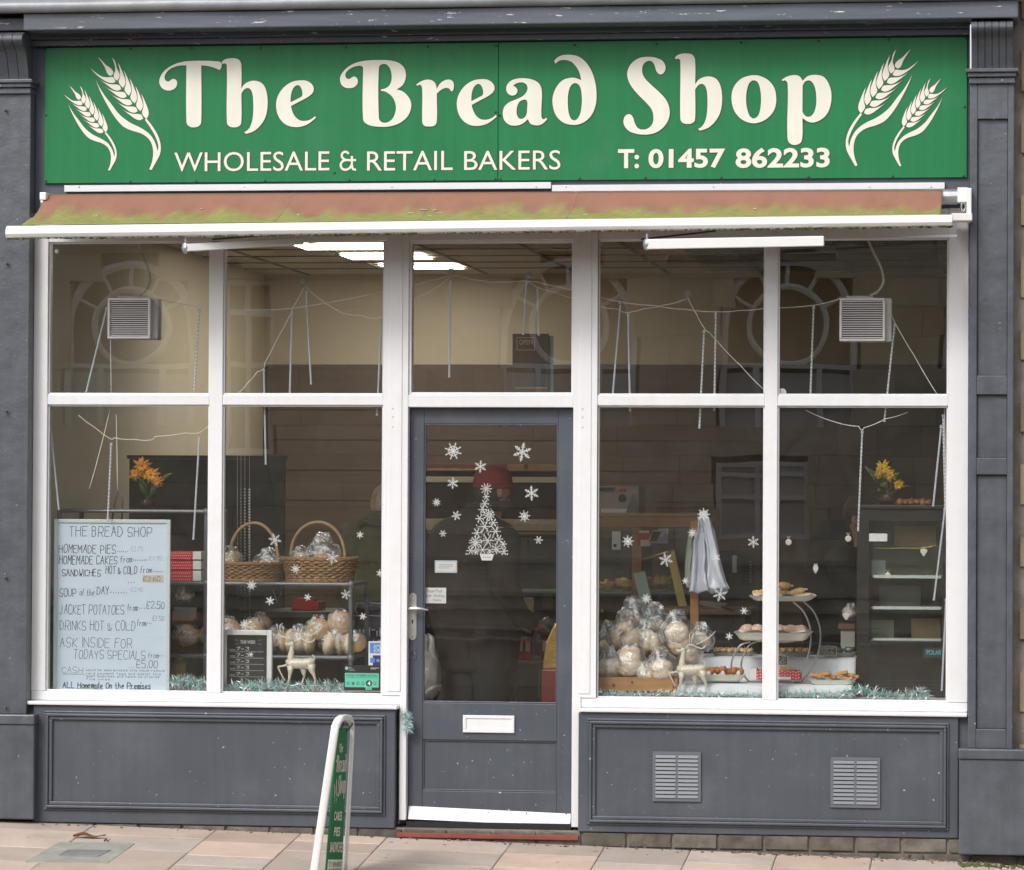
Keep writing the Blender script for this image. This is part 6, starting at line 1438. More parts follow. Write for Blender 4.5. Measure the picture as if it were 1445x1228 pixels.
# front trays
t, cx_, zr, zb, w_, d_ = dish_('serving_dish', 982, 1052, 951, 960, .24, dish, 'low dish of orange crumble topped slices at the front of the white cloth', None)
rnd = random.Random(6)
for i in range(8):
    c = at(988+i*8, 947+rnd.uniform(-2,2), .22+.03*(i % 2)); mb = MB(); mb.ball(c, .020, .025, .017, 12, 8, .6, i); mb.build('crumble_slice', cookie, t, smooth=True)
for px in (1000, 1020, 1042): c = at(px, 951, .18); mb = MB(); mb.ball(c, .011, .004, .015, 8, 6, .4, px); mb.build('paper_liner', paperw, t, smooth=True)
t, cx_, zr, zb, w_, d_ = dish_('serving_tray', 1142, 1208, 958, 966, .24, dish, 'tray of golden pastry squares at the right end of the white cloth', None)
doily(t, cx_, zr, w_, d_, .24)
for i, (px, py, an) in enumerate(((1152,953,.1),(1163,951,-.1),(1172,954,.2),(1187,950,-.25),(1196,952,.15),(1203,955,.0),(1192,957,.1))):
    c = at(px, py, .21+.02*(i % 3)); mb = MB(); T = Matrix.Rotation(an, 3, 'Y')
    mb.col = (.9,.85,.8); vs = [T @ Vector((sx*.032, sy*.03, sz*.008))+c for sz in (-1,1) for sx, sy in ((-1,-1),(1,-1),(1,1),(-1,1))]; mb.add(vs, [(0,3,2,1),(4,5,6,7),(0,1,5,4),(1,2,6,5),(2,3,7,6),(3,0,4,7)]); mb.build('pastry_square', pastry, t, bevel=.005)
# rear trays on the upper step
for j, (x0, x1, lb) in enumerate(((1003, 1067, 'long grey tray of cakes in paper cases left of the cake stand'), (1073, 1148, 'long grey tray of cakes in paper cases behind the cake stand'), (1156, 1210, 'grey tray with dark wrapped cakes beside the fridge'))):
    t, cx_, zr, zb, w_, d_ = dish_('cake_tray', x0, x1, 920, 926, .66, tray, lb, 'grey cake trays on the upper step', .4)
    nn = 6 if j < 2 else 3
    for i in range(nn):
        x = cx_+(i-(nn-1)/2)*w_*.85/nn; mb = MB(); mb.col = (1.1,1.2,1.3)
        if j < 2:
            mb.ball((x, .64, zr+.008), .018, .02, .013, 10, 7, .3, i); mb.build('small_cake', pastry, t, smooth=True)
            mb = MB(); q_ = [(x+.02*math.cos(a)*(1.0 if k2 % 2 else 1.12), .66+.02*math.sin(a), zr+(.026 if k2 % 2 else .010)) for k2, a in enumerate([2*math.pi*k3_/16 for k3_ in range(16)])]; c0 = [(x+.014*math.cos(a), .66+.014*math.sin(a), zr-.006) for a in [2*math.pi*k3_/16 for k3_ in range(16)]]
            mb.add(c0+q_, [(k2, (k2+1) % 16, (k2+1) % 16+16, k2+16) for k2 in range(16)]); mb.build('paper_case', mat('grey paper case', (.5,.5,.52), .7), t)
        else: mb.ball((x, .64, zr+.012), .03, .02, .014, 10, 8, .8, i); mb.build('wrapped_cake', mat('crumpled teal film', (.10,.15,.15), .2), t, smooth=True)
# chalk labels
def chalklabel(px0, py0, px1, py1, Y, lines, label):
    q = R(px0, py0, px1, py1, Y); t = thing('chalk_label', ((q[0]+q[1])/2, Y, q[2]), label, 'price label', 'little chalkboard price labels')
    x0, x1, z0, z1 = q; e_ = .004; out_ = [(x0+e_,z0),(x1-e_,z0),(x1,z0+e_),(x1,z1-e_*2),(x1-e_*2,z1-e_),((x0+x1)/2+.01,z1-e_),((x0+x1)/2,z1),((x0+x1)/2-.01,z1-e_),(x0+e_*2,z1-e_),(x0,z1-e_*2),(x0,z0+e_)]
    mb = MB(); mb.poly([out_], Y, Y+.003); mb.build('cream_edge', mat('cream edge', (.6,.55,.40), .6), t)
    cx2, cz2 = (x0+x1)/2, (z0+z1)/2; mb = MB(); mb.poly([[(cx2+(a-cx2)*.93, cz2+(b-cz2)*.86) for a, b in out_]], Y-.001, Y+.001); mb.build('slate', chalk, t)
    mb = MB(); n = len(lines)
    for i, s_ in enumerate(lines): hand(mb, s_, x0+.008, x1-.008, z1-.010-(i+1)*(z1-z0-.014)/n+.004, (z1-z0)/n*.55, Y-.0014, .0014, i+n)
    mb.build('chalk_writing', polka, t)
chalklabel(1156, 910.5, 1180.5, 926, .50, ['SAUSAGE', 'ROLL', 'VEGAN'], 'wider little chalk label standing left of the fridge')
chalklabel(1094, 923.5, 1111, 939, .22, ['£1.50', 'EACH'], 'smaller chalk label standing on the spotted cake box')
# wooden crate with bagged rolls
q = R(841, 956, 952, 975.5, .12); t = thing('wooden_crate', ((q[0]+q[1])/2, .3, .652), 'orange brown wooden bread crate filled with bagged rolls', 'crate')
mb = MB(); mb.box(q[0], q[1], .12, .135, q[2], q[3]); mb.build('front_board', pine, t, bevel=.002)
mb = MB(); mb.box(q[1]+.0, q[1]+.014, .121, .62, q[2], q[3]-.002); mb.build('side_board', pine, t, bevel=.002)
mb = MB(); mb.box(q[0], q[0]+.014, .136, .62, q[2], q[3]-.002); mb.build('side_board', pine, t, bevel=.002)
mb = MB(); mb.box(q[0], q[1]+.014, .621, .635, q[2], q[3]); mb.build('back_board', pine, t); mb = MB(); mb.box(q[0]+.015, q[1]-.001, .136, .62, .653, .664); mb.build('crate_floor', pine, t)
k = at(866, 967, .119); mb = MB(); mb.ball((k.x, .1195, k.z), .008, .001, .010, 10, 6); k = at(892, 963, .119); mb.ball((k.x, .1195, k.z), .007, .001, .006, 10, 6); mb.build('knot', mat('dark knot', (.12,.045,.02), .6), t)
mb = MB()
for i in range(5): mb.ball((q[1]-.006, .1185, q[2]+.008+i*(q[3]-q[2]-.01)/4.2), .004, .001, .005, 6, 5)
mb.build('corner_joint', MATS['dark knot'], t)
GC = 'bagged white rolls heaped in the wooden crate'
for (px, py, Y, rr, sp, lb, kw) in [
    (860, 940, .20, 19, [(-10,3,13,'x'),(0,4,15,'x'),(9,3,15,'x')], 'bag of rolls on edge at the lower left corner of the crate', {'tuft':.9}),
    (889, 934, .19, 23, [(-1,-9,16,'y'),(3,6,17,'z'),(0,14,17,'z')], 'bag with a round floury roll facing out in the middle of the crate', {'tuft':.3}),
    (909, 951, .16, 13, [(0,0,11,'x'),(8,2,9,'x')], 'small bag of rolls lowest in the middle of the crate', {'tuft':.5}),
    (933, 943, .18, 23, [(0,-2,17,'z'),(2,8,16,'z'),(-3,12,14,'x')], 'bag closed by a red tie at the lower right of the crate', {'tuft':.5,'tie':1}),
    (883, 897, .25, 25, [(8,5,15,'y'),(-14,4,16,'x'),(-2,-12,14,'z')], 'bag with a golden roll facing out at the upper left of the heap', {'tuft':.6}),
    (913, 903, .28, 22, [(0,4,15,'x'),(12,6,16,'x'),(-4,-8,14,'z')], 'bag of rolls on edge at the centre of the heap', {'tuft':.5}),
    (955, 895, .26, 24, [(0,-2,17,'y'),(3,14,16,'y')], 'bag with a browned roll behind the right hand antlers', {'tuft':.6}),
    (971, 920, .30, 20, [(0,0,15,'z'),(0,10,15,'z')], 'bag at the far right edge of the crate behind the reindeer', {'tuft':.3}),
    (892, 873, .36, 20, [(0,3,13,'z'),(-8,6,12,'z')], 'topmost bag of the heap at its left', {'tuft':.9}),
    (925, 879, .36, 20, [(0,5,13,'z'),(9,7,13,'z')], 'topmost bag of the heap in its middle', {'tuft':.7}),
    (858, 905, .40, 17, [(0,4,12,'z')], 'half empty bag leaning at the far left of the heap', {'tuft':1.0}),
    (990, 903, .50, 18, [(0,2,14,'z'),(-4,-6,10,'z')], 'dark printed bag on the cloth right of the crate', {'tuft':.6})]:
    tie = kw.pop('tie', False); bagged(px, py, Y, rr, sp, int(px*3), lb, GC, 1, tie=bool(tie), **kw)
# drinks fridge
q = R(1209, 718, 1341, 990, .30); g = R(1226.5, 736, 1330, 904.5, .30); t = thing('display_fridge', ((q[0]+q[1])/2, .5, .652), 'black framed upright display fridge with glass door and white shelves', 'fridge')
mb = MB(); mb.box(q[0], g[0], .30, .74, .652, q[3]); mb.box(g[1], q[1], .30, .74, .652, q[3]); mb.box(g[0], g[1], .3005, .74, .652, g[2]); mb.box(g[0], g[1], .3005, .74, g[3], q[3])
fb = mat('black fridge body', (.022,.020,.018), .35, var=.1); mb.build('cabinet', fb, t, bevel=.003); mb = MB(); mb.box(g[0], g[1], .72, .739, g[2], g[3]); mb.build('back_panel', mat('fridge back panel', (.5,.49,.42), .5, var=.15), t)
mb = MB(); mb.box(q[0]-.006, q[1], .285, .75, q[3]+.001, q[3]+.018); mb.build('top_plate', fb, t, bevel=.003)
mb = MB(); mb.box(g[0], g[1], .302, .306, g[2], g[3]); mb.build('glass_door', glassin, t)
for py in (814, 858, 903): z = at(1280, py, .36).z; mb = MB(); mb.box(g[0]+.01, g[1]-.004, .34, .70, z-.004, z+.004); sh_ = mb.build('white_shelf', mat('pale shelf', (.55,.60,.60), .35), t, bevel=.002); mb = MB(); mb.box(g[0]+.02, g[1]-.008, .335, .342, z-.007, z+.008); mb.build('price_rail', paperw, sh_)
mb = MB(); z = at(1280, 773, .4).z; mb.tube([(g[0], .4, z+.004), (g[0]+.03, .4, z-.004), (g[0]+.25, .4, z-.002), (g[1]-.08, .4, z), (g[1]-.04, .4, z+.012), (g[1], .4, z+.004)], .003, 6); mb.build('wire_shelf', brass, t, smooth=True)
for py0, py1, x0, x1, m_2, nm_ in ((742, 772, 1262, 1322, cardm, 'brown_carton'), (790, 812, 1230, 1250, paperw, 'white_carton'), (826, 856, 1240, 1300, mat('grey tub', (.13,.13,.12), .5), 'grey_tub'), (872, 902, 1286, 1328, cardm, 'brown_carton'), (874, 902, 1230, 1262, mat('pale tub', (.36,.34,.28), .5), 'pale_tub')):
    r_ = R(x0, py0, x1, py1, .55); mb = MB(); mb.box(r_[0], r_[1], .50, .66, r_[2]+.001, r_[3]); o = mb.build(nm_, m_2, None, bevel=.004)
    tag(o, {1262:'brown carton at the top inside the display fridge',1230:'white carton at the left on the fridge shelf' if py0 < 800 else 'pale tub at the bottom left inside the fridge',1240:'dark grey tub on the middle fridge shelf',1286:'brown carton at the bottom right inside the fridge'}[x0], 'carton' if 'carton' in nm_ else 'tub')
q2 = R(1226.5, 753, 1252, 764, .2995); mb = MB(); mb.box(q2[0], q2[1], .2988, .2998, q2[2], q2[3]); mb.build('white_label', paperw, t)
mb = MB(); tx(mb, 'POLAR', 1307.5, 1328.5, 917.5, 924, .2990, .02); mb.build('maker_lettering', mat('pale blue lettering', (.12,.42,.52), .5), t)
mb = MB(); r_ = R(1303, 914, 1332, 929, .2996); mb.box(r_[0], r_[1], .2994, .2999, r_[2], r_[3]); mb.build('nameplate', mat('dark grey plate', (.06,.06,.06), .4), t)
mb = MB()
for i in range(5): r_ = R(1212, 960+i*5, 1335, 961.5+i*5, .2990); mb.box(r_[0], r_[1], .2985, .2999, r_[2], r_[3])
mb.build('louvre', mat('dark louvre', (.045,.045,.045), .4), t)
zfr = q[3]+.019
bouquet([(1247,662,14),(1257,671,11),(1240,670,8),(1269,684,9)], (1252,698), .50, petaly, 'yellow artificial sunflowers standing on the display fridge', [(1238,676,1219,657,.012),(1243,680,1252,688,.020),(1244,690,1238,694,.012),(1262,676,1270,666,.008),(1262,684,1289,688,.006),(1240,682,1228,668,.010)], zfr)
mb = MB(); rnd = random.Random(4)
for i in range(7): a = at(1262+i*8, 712, .5); mb.ball((a.x, .5, zfr+.014), .022, .02, .014+.006*(i % 2), 10, 7, .5, i)
tag(mb.build('food_packets', mat('orange brown packets', (.35,.14,.04), .5, var=.5, vscale=30), smooth=True), 'row of small orange brown packets on top of the fridge', 'packets')
# --- aprons hanging on a wooden post
q = R(974, 700, 986, 960, .80); t = thing('wooden_post', ((q[0]+q[1])/2, .8, .0), 'brown wooden post the pale aprons hang on', 'post')
mb = MB(); mb.box(q[0], q[1], .80, .84, .0, at(980,735,.8).z); mb.build('upright', woodm, t, bevel=.003); mb = MB(); k = at(993, 722, .78); mb.tube([(k.x, .8, k.z), (k.x, .73, k.z), (k.x, .72, k.z+.02)], .005, 8); mb.build('hook', steel, t)
def drape(rows, Y, name, parent, m, folds, seed):
    n = 46; vs = []; fs = []
    R_ = []
    for (py, xl, xr, dep) in rows:
        a = at(xl, py, Y); b = at(xr, py, Y); row = []
        for i in range(n+1):
            s_ = i/n; w_ = math.sin(s_*math.pi*folds+seed+.5*math.sin(s_*9)); row.append((a.x+(b.x-a.x)*s_+.006*w_+.01*noise.noise(Vector((s_*3, py*.04, seed))), Y-.03*math.sin(math.pi*s_)-1.7*dep*w_*(1-.3*s_)+.03*noise.noise(Vector((s_*4, py*.06, seed))), a.z+(b.z-a.z)*s_+.012*w_*(dep/.02)*(.6)))
        R_.append(row)
    fineR = []
    for i in range(len(R_)-1):
        for k2 in range(4): u = k2/4; fineR.append([tuple(a_*(1-u)+b_*u for a_, b_ in zip(p_, q_)) for p_, q_ in zip(R_[i], R_[i+1])])
    fineR.append(R_[-1]); vs = [v for r_ in fineR for v in r_]
    for i in range(len(fineR)-1):
        for j in range(n): fs.append((i*(n+1)+j, (i+1)*(n+1)+j, (i+1)*(n+1)+j+1, i*(n+1)+j+1))
    o = MB().add(vs, fs).build(name, m, parent, smooth=True); s_ = o.modifiers.new('s','SOLIDIFY'); s_.thickness = .003; return o
apt = thing('hanging_aprons', at(995, 835, .72), 'bunch of pale white aprons hanging in folds from a hook in the right window', 'aprons')
drape([(724,988,998,.003),(735,986,1001,.006),(750,983,1008,.010),(765,978,1011,.013),(785,977,1014,.016),(805,975,1018,.018),(825,973,1023,.020),(836,972,1027,.022)], .72, 'front_apron', apt, apronm, 6, 0)
drape([(730,990,1002,.003),(752,992,1009,.006),(775,997,1014,.008),(800,998,1020,.008),(818,998,1026,.008),(831,999,1030,.006)], .66, 'outer_apron', apt, apronm, 3, 1)
drape([(755,972,978,.002),(775,968,976,.004),(800,966,975,.004),(820,966,975,.004),(829,970,976,.004)], .78, 'apron_strap', apt, mat('greenish apron strap', (.42,.46,.40), .9), 2, 2)
mb = MB()
for i in range(9): c = at(992+4*math.cos(i*2.4), 729+5*math.sin(i*1.7), .70); mb.ball(c, .016, .012, .013, 8, 6, .5, i)
mb.build('knotted_top', apronm, apt, smooth=True)
# --- glass counter with pastries
YC_ = 2.0
gc = thing('glass_counter', at(880, 900, YC_)*1, 'wood framed glass bakery counter behind the bagged rolls', 'counter'); gc.location.z = 0; WL[gc] = Vector(gc.location)
def B(px0, py0, px1, py1, Y0, Y1, nm, m, parent=gc, bev=.002):
    q = R(px0, py0, px1, py1, Y0); mb = MB(); mb.box(q[0], q[1], Y0, Y1, q[2], q[3]); return mb.build(nm, m, parent, bevel=bev)
B(826, 729, 988, 744, YC_, YC_+.06, 'top_rail', woodm); B(891, 744.5, 905, 960, YC_, YC_+.06, 'upright', woodm)
B(826, 724, 988, 728.5, YC_-.01, YC_+.7, 'counter_top', mat('pale wood top', (.42,.27,.14), .4, var=.15, vscale=4, stretch=(.4,1,3)))
B(722, 835, 988, 838, YC_+.06, YC_+.6, 'glass_shelf', greeng); B(722, 880, 988, 883, YC_+.06, YC_+.6, 'glass_shelf', greeng)
B(722, 740, 890, 1050, YC_+.02, YC_+.026, 'front_glass', glassin, bev=0); B(906, 745, 985, 1050, YC_+.02, YC_+.026, 'front_glass', glassin, bev=0)
B(722, 905, 988, 1140, YC_+.1, YC_+.6, 'base_cabinet', mat('pale counter base', (.22,.20,.15), .6)); B(722, 760, 988, 905, YC_+.62, YC_+.64, 'rear_panel', mat('counter rear panel', (.07,.065,.05), .6, var=.2))
def slantbar(p0, p1, w_, y0, y1, nm, m): a = at(*p0, y0); b = at(*p1, y1); mb = MB(); mb.bar(a, b, .02, w_, Vector((1,0,0))); mb.build(nm, m, gc, bevel=.002)
slantbar((902,808),(925,905), .065, YC_-.12, YC_-.2, 'slanting_glass_edge', greeng); slantbar((946,778),(975,905), .045, YC_-.12, YC_-.2, 'slanting_wood_edge', yelledge)
mb = MB(); mb.tube([at(906,790,YC_-.15), at(941,779,YC_-.15), at(946,780,YC_-.15)], .006, 8); mb.build('brass_rail', brass, gc, smooth=True)
for i, (px, py, rx, lb) in enumerate(((858,827,.055,'flat golden pastry at the left end of the counter shelf'),(883,824,.07,'flat golden pastry just left of the wooden upright'),(910,824,.05,'golden pastry just right of the wooden upright'),(934,821,.06,'bright golden pastry beside the slanting yellow edge'))):
    c = at(px, py, YC_+.2); mb = MB(); mb.col = (1.25,1.35,1.3); mb.ball((c.x, YC_+.2, c.z), rx, .07, .028, 18, 10, .9, i*3, Matrix.Rotation(-.25 if i > 1 else .1, 3, 'Y')); tag(mb.build('flat_pastry', pastry, smooth=True), lb, 'pastry', 'flat pastries on the counter shelf')
# coffee machine, notices, payment terminal
q = R(843, 686, 903, 727, 2.3); t = thing('coffee_machine', ((q[0]+q[1])/2, 2.3, q[2]), 'pale box shaped coffee machine with a dark round dial on the counter', 'coffee machine')
mb = MB(); mb.box(q[0]-.03, q[1], 2.25, 2.6, q[2], q[3]); mb.build('casing', mat('pale machine casing', (.40,.34,.29), .4), t, bevel=.006)
mb = MB(); c = at(878, 703, 2.24); mb.ball((c.x, 2.245, c.z), .022, .01, .022, 14, 8); c2 = R(838, 688, 866, 693, 2.24); mb.box(c2[0], c2[1], 2.235, 2.249, c2[2], c2[3]); mb.build('dial', sink, t)
mb = MB(); r_ = R(873, 690, 884, 694, 2.24); mb.box(r_[0], r_[1], 2.24, 2.249, r_[2], r_[3]); mb.build('red_badge', redm, t)
mb = MB(); r_ = R(848, 718, 900, 726, 2.24); mb.box(r_[0], r_[1], 2.236, 2.249, r_[2], r_[3]); mb.build('drip_tray', paperw, t); mb = MB()
for (x0,y0,x1,y1) in ((885,686,901,688),(885,698,888,724)): pass
a, b_, c_ = at(893,696,2.23), at(882,727,2.23), at(903,727,2.23); mb.add([(a.x,2.23,a.z),(b_.x,2.23,b_.z),(c_.x,2.23,c_.z),(a.x,2.24,a.z),(b_.x,2.24,b_.z),(c_.x,2.24,c_.z)], [(0,1,2),(3,5,4),(0,3,4,1),(1,4,5,2),(2,5,3,0)]); mb.build('grey_jug', mat('grey jug', (.18,.17,.18), .4), t)
t = notice(863.5, 750, 876, 776, 'narrow tall white leaflet stuck inside the counter glass at its left', YC_-.02)
mb = MB(); r_ = R(865.5, 768, 870, 772, YC_-.022); mb.box(r_[0], r_[1], YC_-.0225, YC_-.021, r_[2], r_[3]); mb.build('dark_print', sink, t)
t = notice(900, 748, 917, 770, 'red and white leaflet at the top left corner of the counter pane', YC_-.02, mat('red leaflet', (.40,.06,.05), .6)); mb = MB(); r_ = R(902, 749, 916, 752, YC_-.022); mb.box(r_[0], r_[1], YC_-.0225, YC_-.021, r_[2], r_[3]); r_ = R(904, 762, 918, 771, YC_-.022); mb.box(r_[0], r_[1], YC_-.0225, YC_-.021, r_[2], r_[3]); mb.build('pale_panel', mat('pale print', (.62,.52,.46), .7), t)
t = notice(928, 746, 943, 767, 'pale blue grey printed sheet behind the payment terminal', YC_-.015, mat('pale blue sheet', (.42,.46,.50), .7))
mb = MB(); [mb.box(*(lambda r_: (r_[0], r_[1], YC_-.0165, YC_-.0155, r_[2], r_[3]))(R(930, y, 941, y+.8, YC_-.016))) for y in (750, 753, 756, 759, 762)]; mb.build('print_lines', MATS['grey print'], t)
c0 = [at(x, y, YC_-.10) for x, y in ((914,766),(921,748.5),(935,748.5),(927,766))]; t = thing('payment_terminal', c0[0], 'tilted tablet payment terminal with a dark screen inside the counter pane', 'payment terminal')
def quadbox(mb, P_, d_): vs = list(P_)+[p_+Vector((0,d_,0)) for p_ in P_]; mb.add(vs, [(0,3,2,1),(4,5,6,7),(0,1,5,4),(1,2,6,5),(2,3,7,6),(3,0,4,7)])
mb = MB(); quadbox(mb, c0, .02); mb.build('casing', mat('pale terminal casing', (.5,.42,.32), .4), t, recalc=True); cm = sum(c0, Vector())/4; mb = MB(); quadbox(mb, [cm+(p_-cm)*.82+Vector((0,-.002,0)) for p_ in c0], .003); mb.build('screen', mat('dark green screen', (.03,.04,.03), .2), t, recalc=True)
# --- oven
q = R(1012, 776, 1073, 880, 3.0); t = thing('oven', ((q[0]+q[1])/2, 3.2, 0), 'grey steel oven with two dark windows at the back of the shop', 'oven')
mb = MB(); mb.box(q[0], q[1], 3.0, 3.6, 0, q[3]); mb.build('casing', mat('oven casing', (.10,.095,.085), .4, .3), t, bevel=.006)
mb = MB(); r_ = R(1015, 782, 1030, 828, 2.995); mb.box(r_[0], r_[1], 2.99, 2.999, r_[2], r_[3]); r_ = R(1046, 786, 1064, 826, 2.995); mb.box(r_[0], r_[1], 2.99, 2.999, r_[2], r_[3]); mb.build('window', black, t); mb = MB(); r_ = R(1034, 784, 1040, 808, 2.99); mb.box(r_[0], r_[1], 2.96, 2.999, r_[2], r_[3]); mb.build('handle', steel, t)
mb = MB()
for i in range(8): r_ = R(1057, 792+i*4, 1061, 794+i*4, 2.985); mb.box(r_[0], r_[1], 2.986, 2.9895, r_[2], r_[3])
mb.build('control_lights', mat('grey print', (0,0,0)), t)
# papers & knives on the prep table behind
q = R(985, 855, 1060, 862, 1.25); t = thing('preparation_table', ((q[0]+q[1])/2, 1.4, 0), 'brown preparation table behind the cake stand', 'table')
mb = MB(); mb.box(q[0]-.2, q[1]+.0, 1.2, 1.7, q[2]-.02, q[2]+.01); mb.build('tabletop', mat('brown table top', (.16,.11,.065), .5), t); mb = MB(); mb.box(q[0]-.18, q[1]-.03, 1.22, 1.68, 0, q[2]-.021); mb.build('cabinet', darkw, t)
mb = MB()
for i in range(4): a = at(986, 858-i*1.5, 1.22); b = at(1018+i*3, 864-i*2, 1.24); mb.bar(a+Vector((0,0,.02)), b+Vector((0,0,.02)), .05, .003)
tag(mb.build('papers', mat('grey paper', (.36,.34,.30), .7)), 'untidy sheets of paper on the brown preparation table', 'papers')
mb = MB(); a = at(1018, 856, 1.2); b = at(1035, 862, 1.2); mb.bar(a, b, .02, .012); tag(mb.build('knife', mat('dark handle', (.05,.02,.02), .4), bevel=.002), 'dark handled knife on the papers', 'knife')
# small dispenser between person and fridge
q = R(1187, 880, 1207, 925, .95); t = thing('white_dispenser', ((q[0]+q[1])/2, .95, q[2]), 'white box with a brown lid beside the fridge', 'box')
mb = MB(); mb.box(q[0], q[1], .9, 1.05, ztop2-.1, q[3]-.03); mb.build('casing', mat('off white box', (.42,.40,.36), .5), t, bevel=.003); mb = MB(); mb.box(q[0]-.012, q[1], .885, 1.06, q[3]-.029, q[3]); mb.build('lid', mat('brown lid', (.14,.07,.045), .5), t, bevel=.003)
bagged(1200, 866, .92, 11, [(0,0,9,'z')], 901, 'small bag of golden pastry held up beside the fridge', 'pastry bags', tuft=.6, tie=False)

# ================================================================== BEHIND THE DOOR
t = thing('wall_shelving', at(750, 700, 4.4)*1, 'brown wall shelving with three pale shelf edges behind the counter', 'shelves'); t.location.z = 0; WL[t] = Vector(t.location)
B(560, 655, 830, 790, 4.6, 4.7, 'back_board', mat('dark red brown board', (.085,.03,.022), .6, var=.2), t)
for y0, y1, m_ in ((662,665,woodm),(673,681,beige),(733,749,mat('pale printed shelf edge', (.45,.38,.26), .6, var=.2, vscale=25)),(751,754,woodm),(765,773,beige)): B(560, y0, 830, y1, 4.1, 4.6, 'shelf', m_, t)
for x0, x1 in ((716,740),(745,785)): 
    q = R(x0, 655, x1, 662, 4.2); mb = MB(); mb.box(q[0], q[1], 4.2, 4.5, q[2], q[3]); tag(mb.build('bread_tray', mat('tan tray', (.26,.18,.11), .7, var=.3, vscale=20)), 'shallow tan tray on the top wall shelf, '+('left' if x0 == 716 else 'right')+' one', 'tray')
t = thing('serving_counter', at(750, 900, 3.2)*1, 'long glass fronted serving counter seen through the door', 'counter'); t.location.z = 0; WL[t] = Vector(t.location)
for y0, y1, m_, nm in ((795,798,steel,'glass_top_rail'),(842,845,steel,'middle_rail'),(866,868,steel,'lower_rail')): B(590, y0, 840, y1, 3.2, 3.24, nm, m_, t)
B(590, 799, 840, 930, 3.5, 3.52, 'rear_panel', mat('grey green panel', (.10,.11,.085), .5, var=.25), t); B(590, 800, 840, 930, 3.22, 3.226, 'front_glass', glassin, t, 0); B(590, 930, 840, 1100, 3.2, 3.5, 'base', mat('dark counter base', (.06,.05,.04), .5), t)
for i, x in enumerate((722, 736)): q = R(x, 802, x+11, 817, 3.3); mb = MB(); mb.box(q[0], q[1], 3.3, 3.4, q[2], q[3]); tag(mb.build('sandwich_pack', mat('pale sandwich pack', (.36,.35,.28), .5)), ('left' if i == 0 else 'right')+' pale pack at the top of the long serving counter', 'food pack')
q = R(722, 933, 768, 1100, 1.9); t = thing('low_cabinet', ((q[0]+q[1])/2, 2, 0), 'low grey cabinet with a bright metal edge right of the dark coat', 'cabinet')
mb = MB(); mb.box(q[0]-.04, q[1], 1.9, 2.3, 0, q[3]-.02); mb.build('cabinet_body', mat('dark grey green cabinet', (.075,.075,.065), .5), t); mb = MB(); mb.box(q[0]-.06, q[1]+.005, 1.88, 2.32, q[3]-.019, q[3]); mb.build('metal_edge', mat('warm metal', (.55,.42,.28), .3, .8), t, bevel=.002)
mb = MB(); mb.box(q[0]+.02, q[0]+.032, 1.885, 1.899, 0, q[3]-.02); mb.box(q[1]-.03, q[1]-.02, 1.885, 1.899, 0, q[3]-.02); mb.build('edge_strip', steel, t)
zlc = q[3]
for i, (x0, x1, m_) in enumerate(((731,740,redm),(741,751,redm),(752,764,mat('lilac carton', (.42,.36,.42), .6)),(765,776,redm))):
    q = R(x0, 902, x1, 931, 2.0); t = thing('drink_carton', ((q[0]+q[1])/2, 2.0, zlc), ('leftmost red','second red','lilac','rightmost red')[i]+' carton of the row on the low grey cabinet', 'carton', 'cartons in a row on the low cabinet')
    mb = MB(); mb.box(q[0], q[1], 1.98, 2.06, zlc+.001, q[3]); mb.build('carton_body', m_, t, bevel=.002); mb = MB(); mb.box(q[0]+.005, q[1]-.008, 1.976, 1.979, zlc+.05, q[3]-.012); mb.build('white_panel', paperw, t)
mb = MB(); mb.tube([at(757,925,1.8), at(758,898,1.8), at(763,884,1.8), at(770,878,1.8), at(776,874,1.8)], [.02,.02,.02,.024,.022], 12); tag(mb.build('chrome_handle', mat('dull grey handle', (.30,.31,.32), .35, .4), smooth=True), 'thick bent grey handle rising above the cartons', 'handle')
mb = MB(); q = R(764, 945, 790, 1000, 1.0); mb.box(q[0], q[1]+.05, 1.0, 1.3, q[2]-.9, q[3]); o = mb.build('dark_red_box', foilred, bevel=.006); tag(o, 'dark red box at the lower right corner behind the door glass', 'box')
mb = MB(); a = at(768, 944, 1.1); q_ = [at(x, y, 1.1) for x, y in ((767,944),(772,905),(784,880),(800,872),(800,944))]; mb.poly([[(p_.x, p_.z) for p_ in q_]], 1.05, 1.2); tag(mb.build('gold_wrapped_gift', foilgold, bevel=.01), 'gold wrapped parcel standing on the dark red box behind the door', 'parcel')
t = thing('carrier_bag', at(610, 1000, .9), 'crumpled clear carrier bag hanging low at the left of the door glass', 'carrier bag'); bg2 = bag(at(602, 952, .9), .075, .08, .15, 77, t, .5); bg2.data.materials[0] = mat('milky crumpled plastic', (.30,.285,.26), .35, var=.3, vscale=18, bump=.006, bscale=22)
mb = MB(); mb.box(at(738,846,1.6).x, at(752,846,1.6).x, 1.6, 1.65, at(740,866,1.6).z, at(740,843,1.6).z); tag(mb.build('paper_bag', mat('pale yellow paper', (.60,.50,.28), .7), bevel=.01), 'pale yellow paper bag just right of the dark coat', 'paper bag')

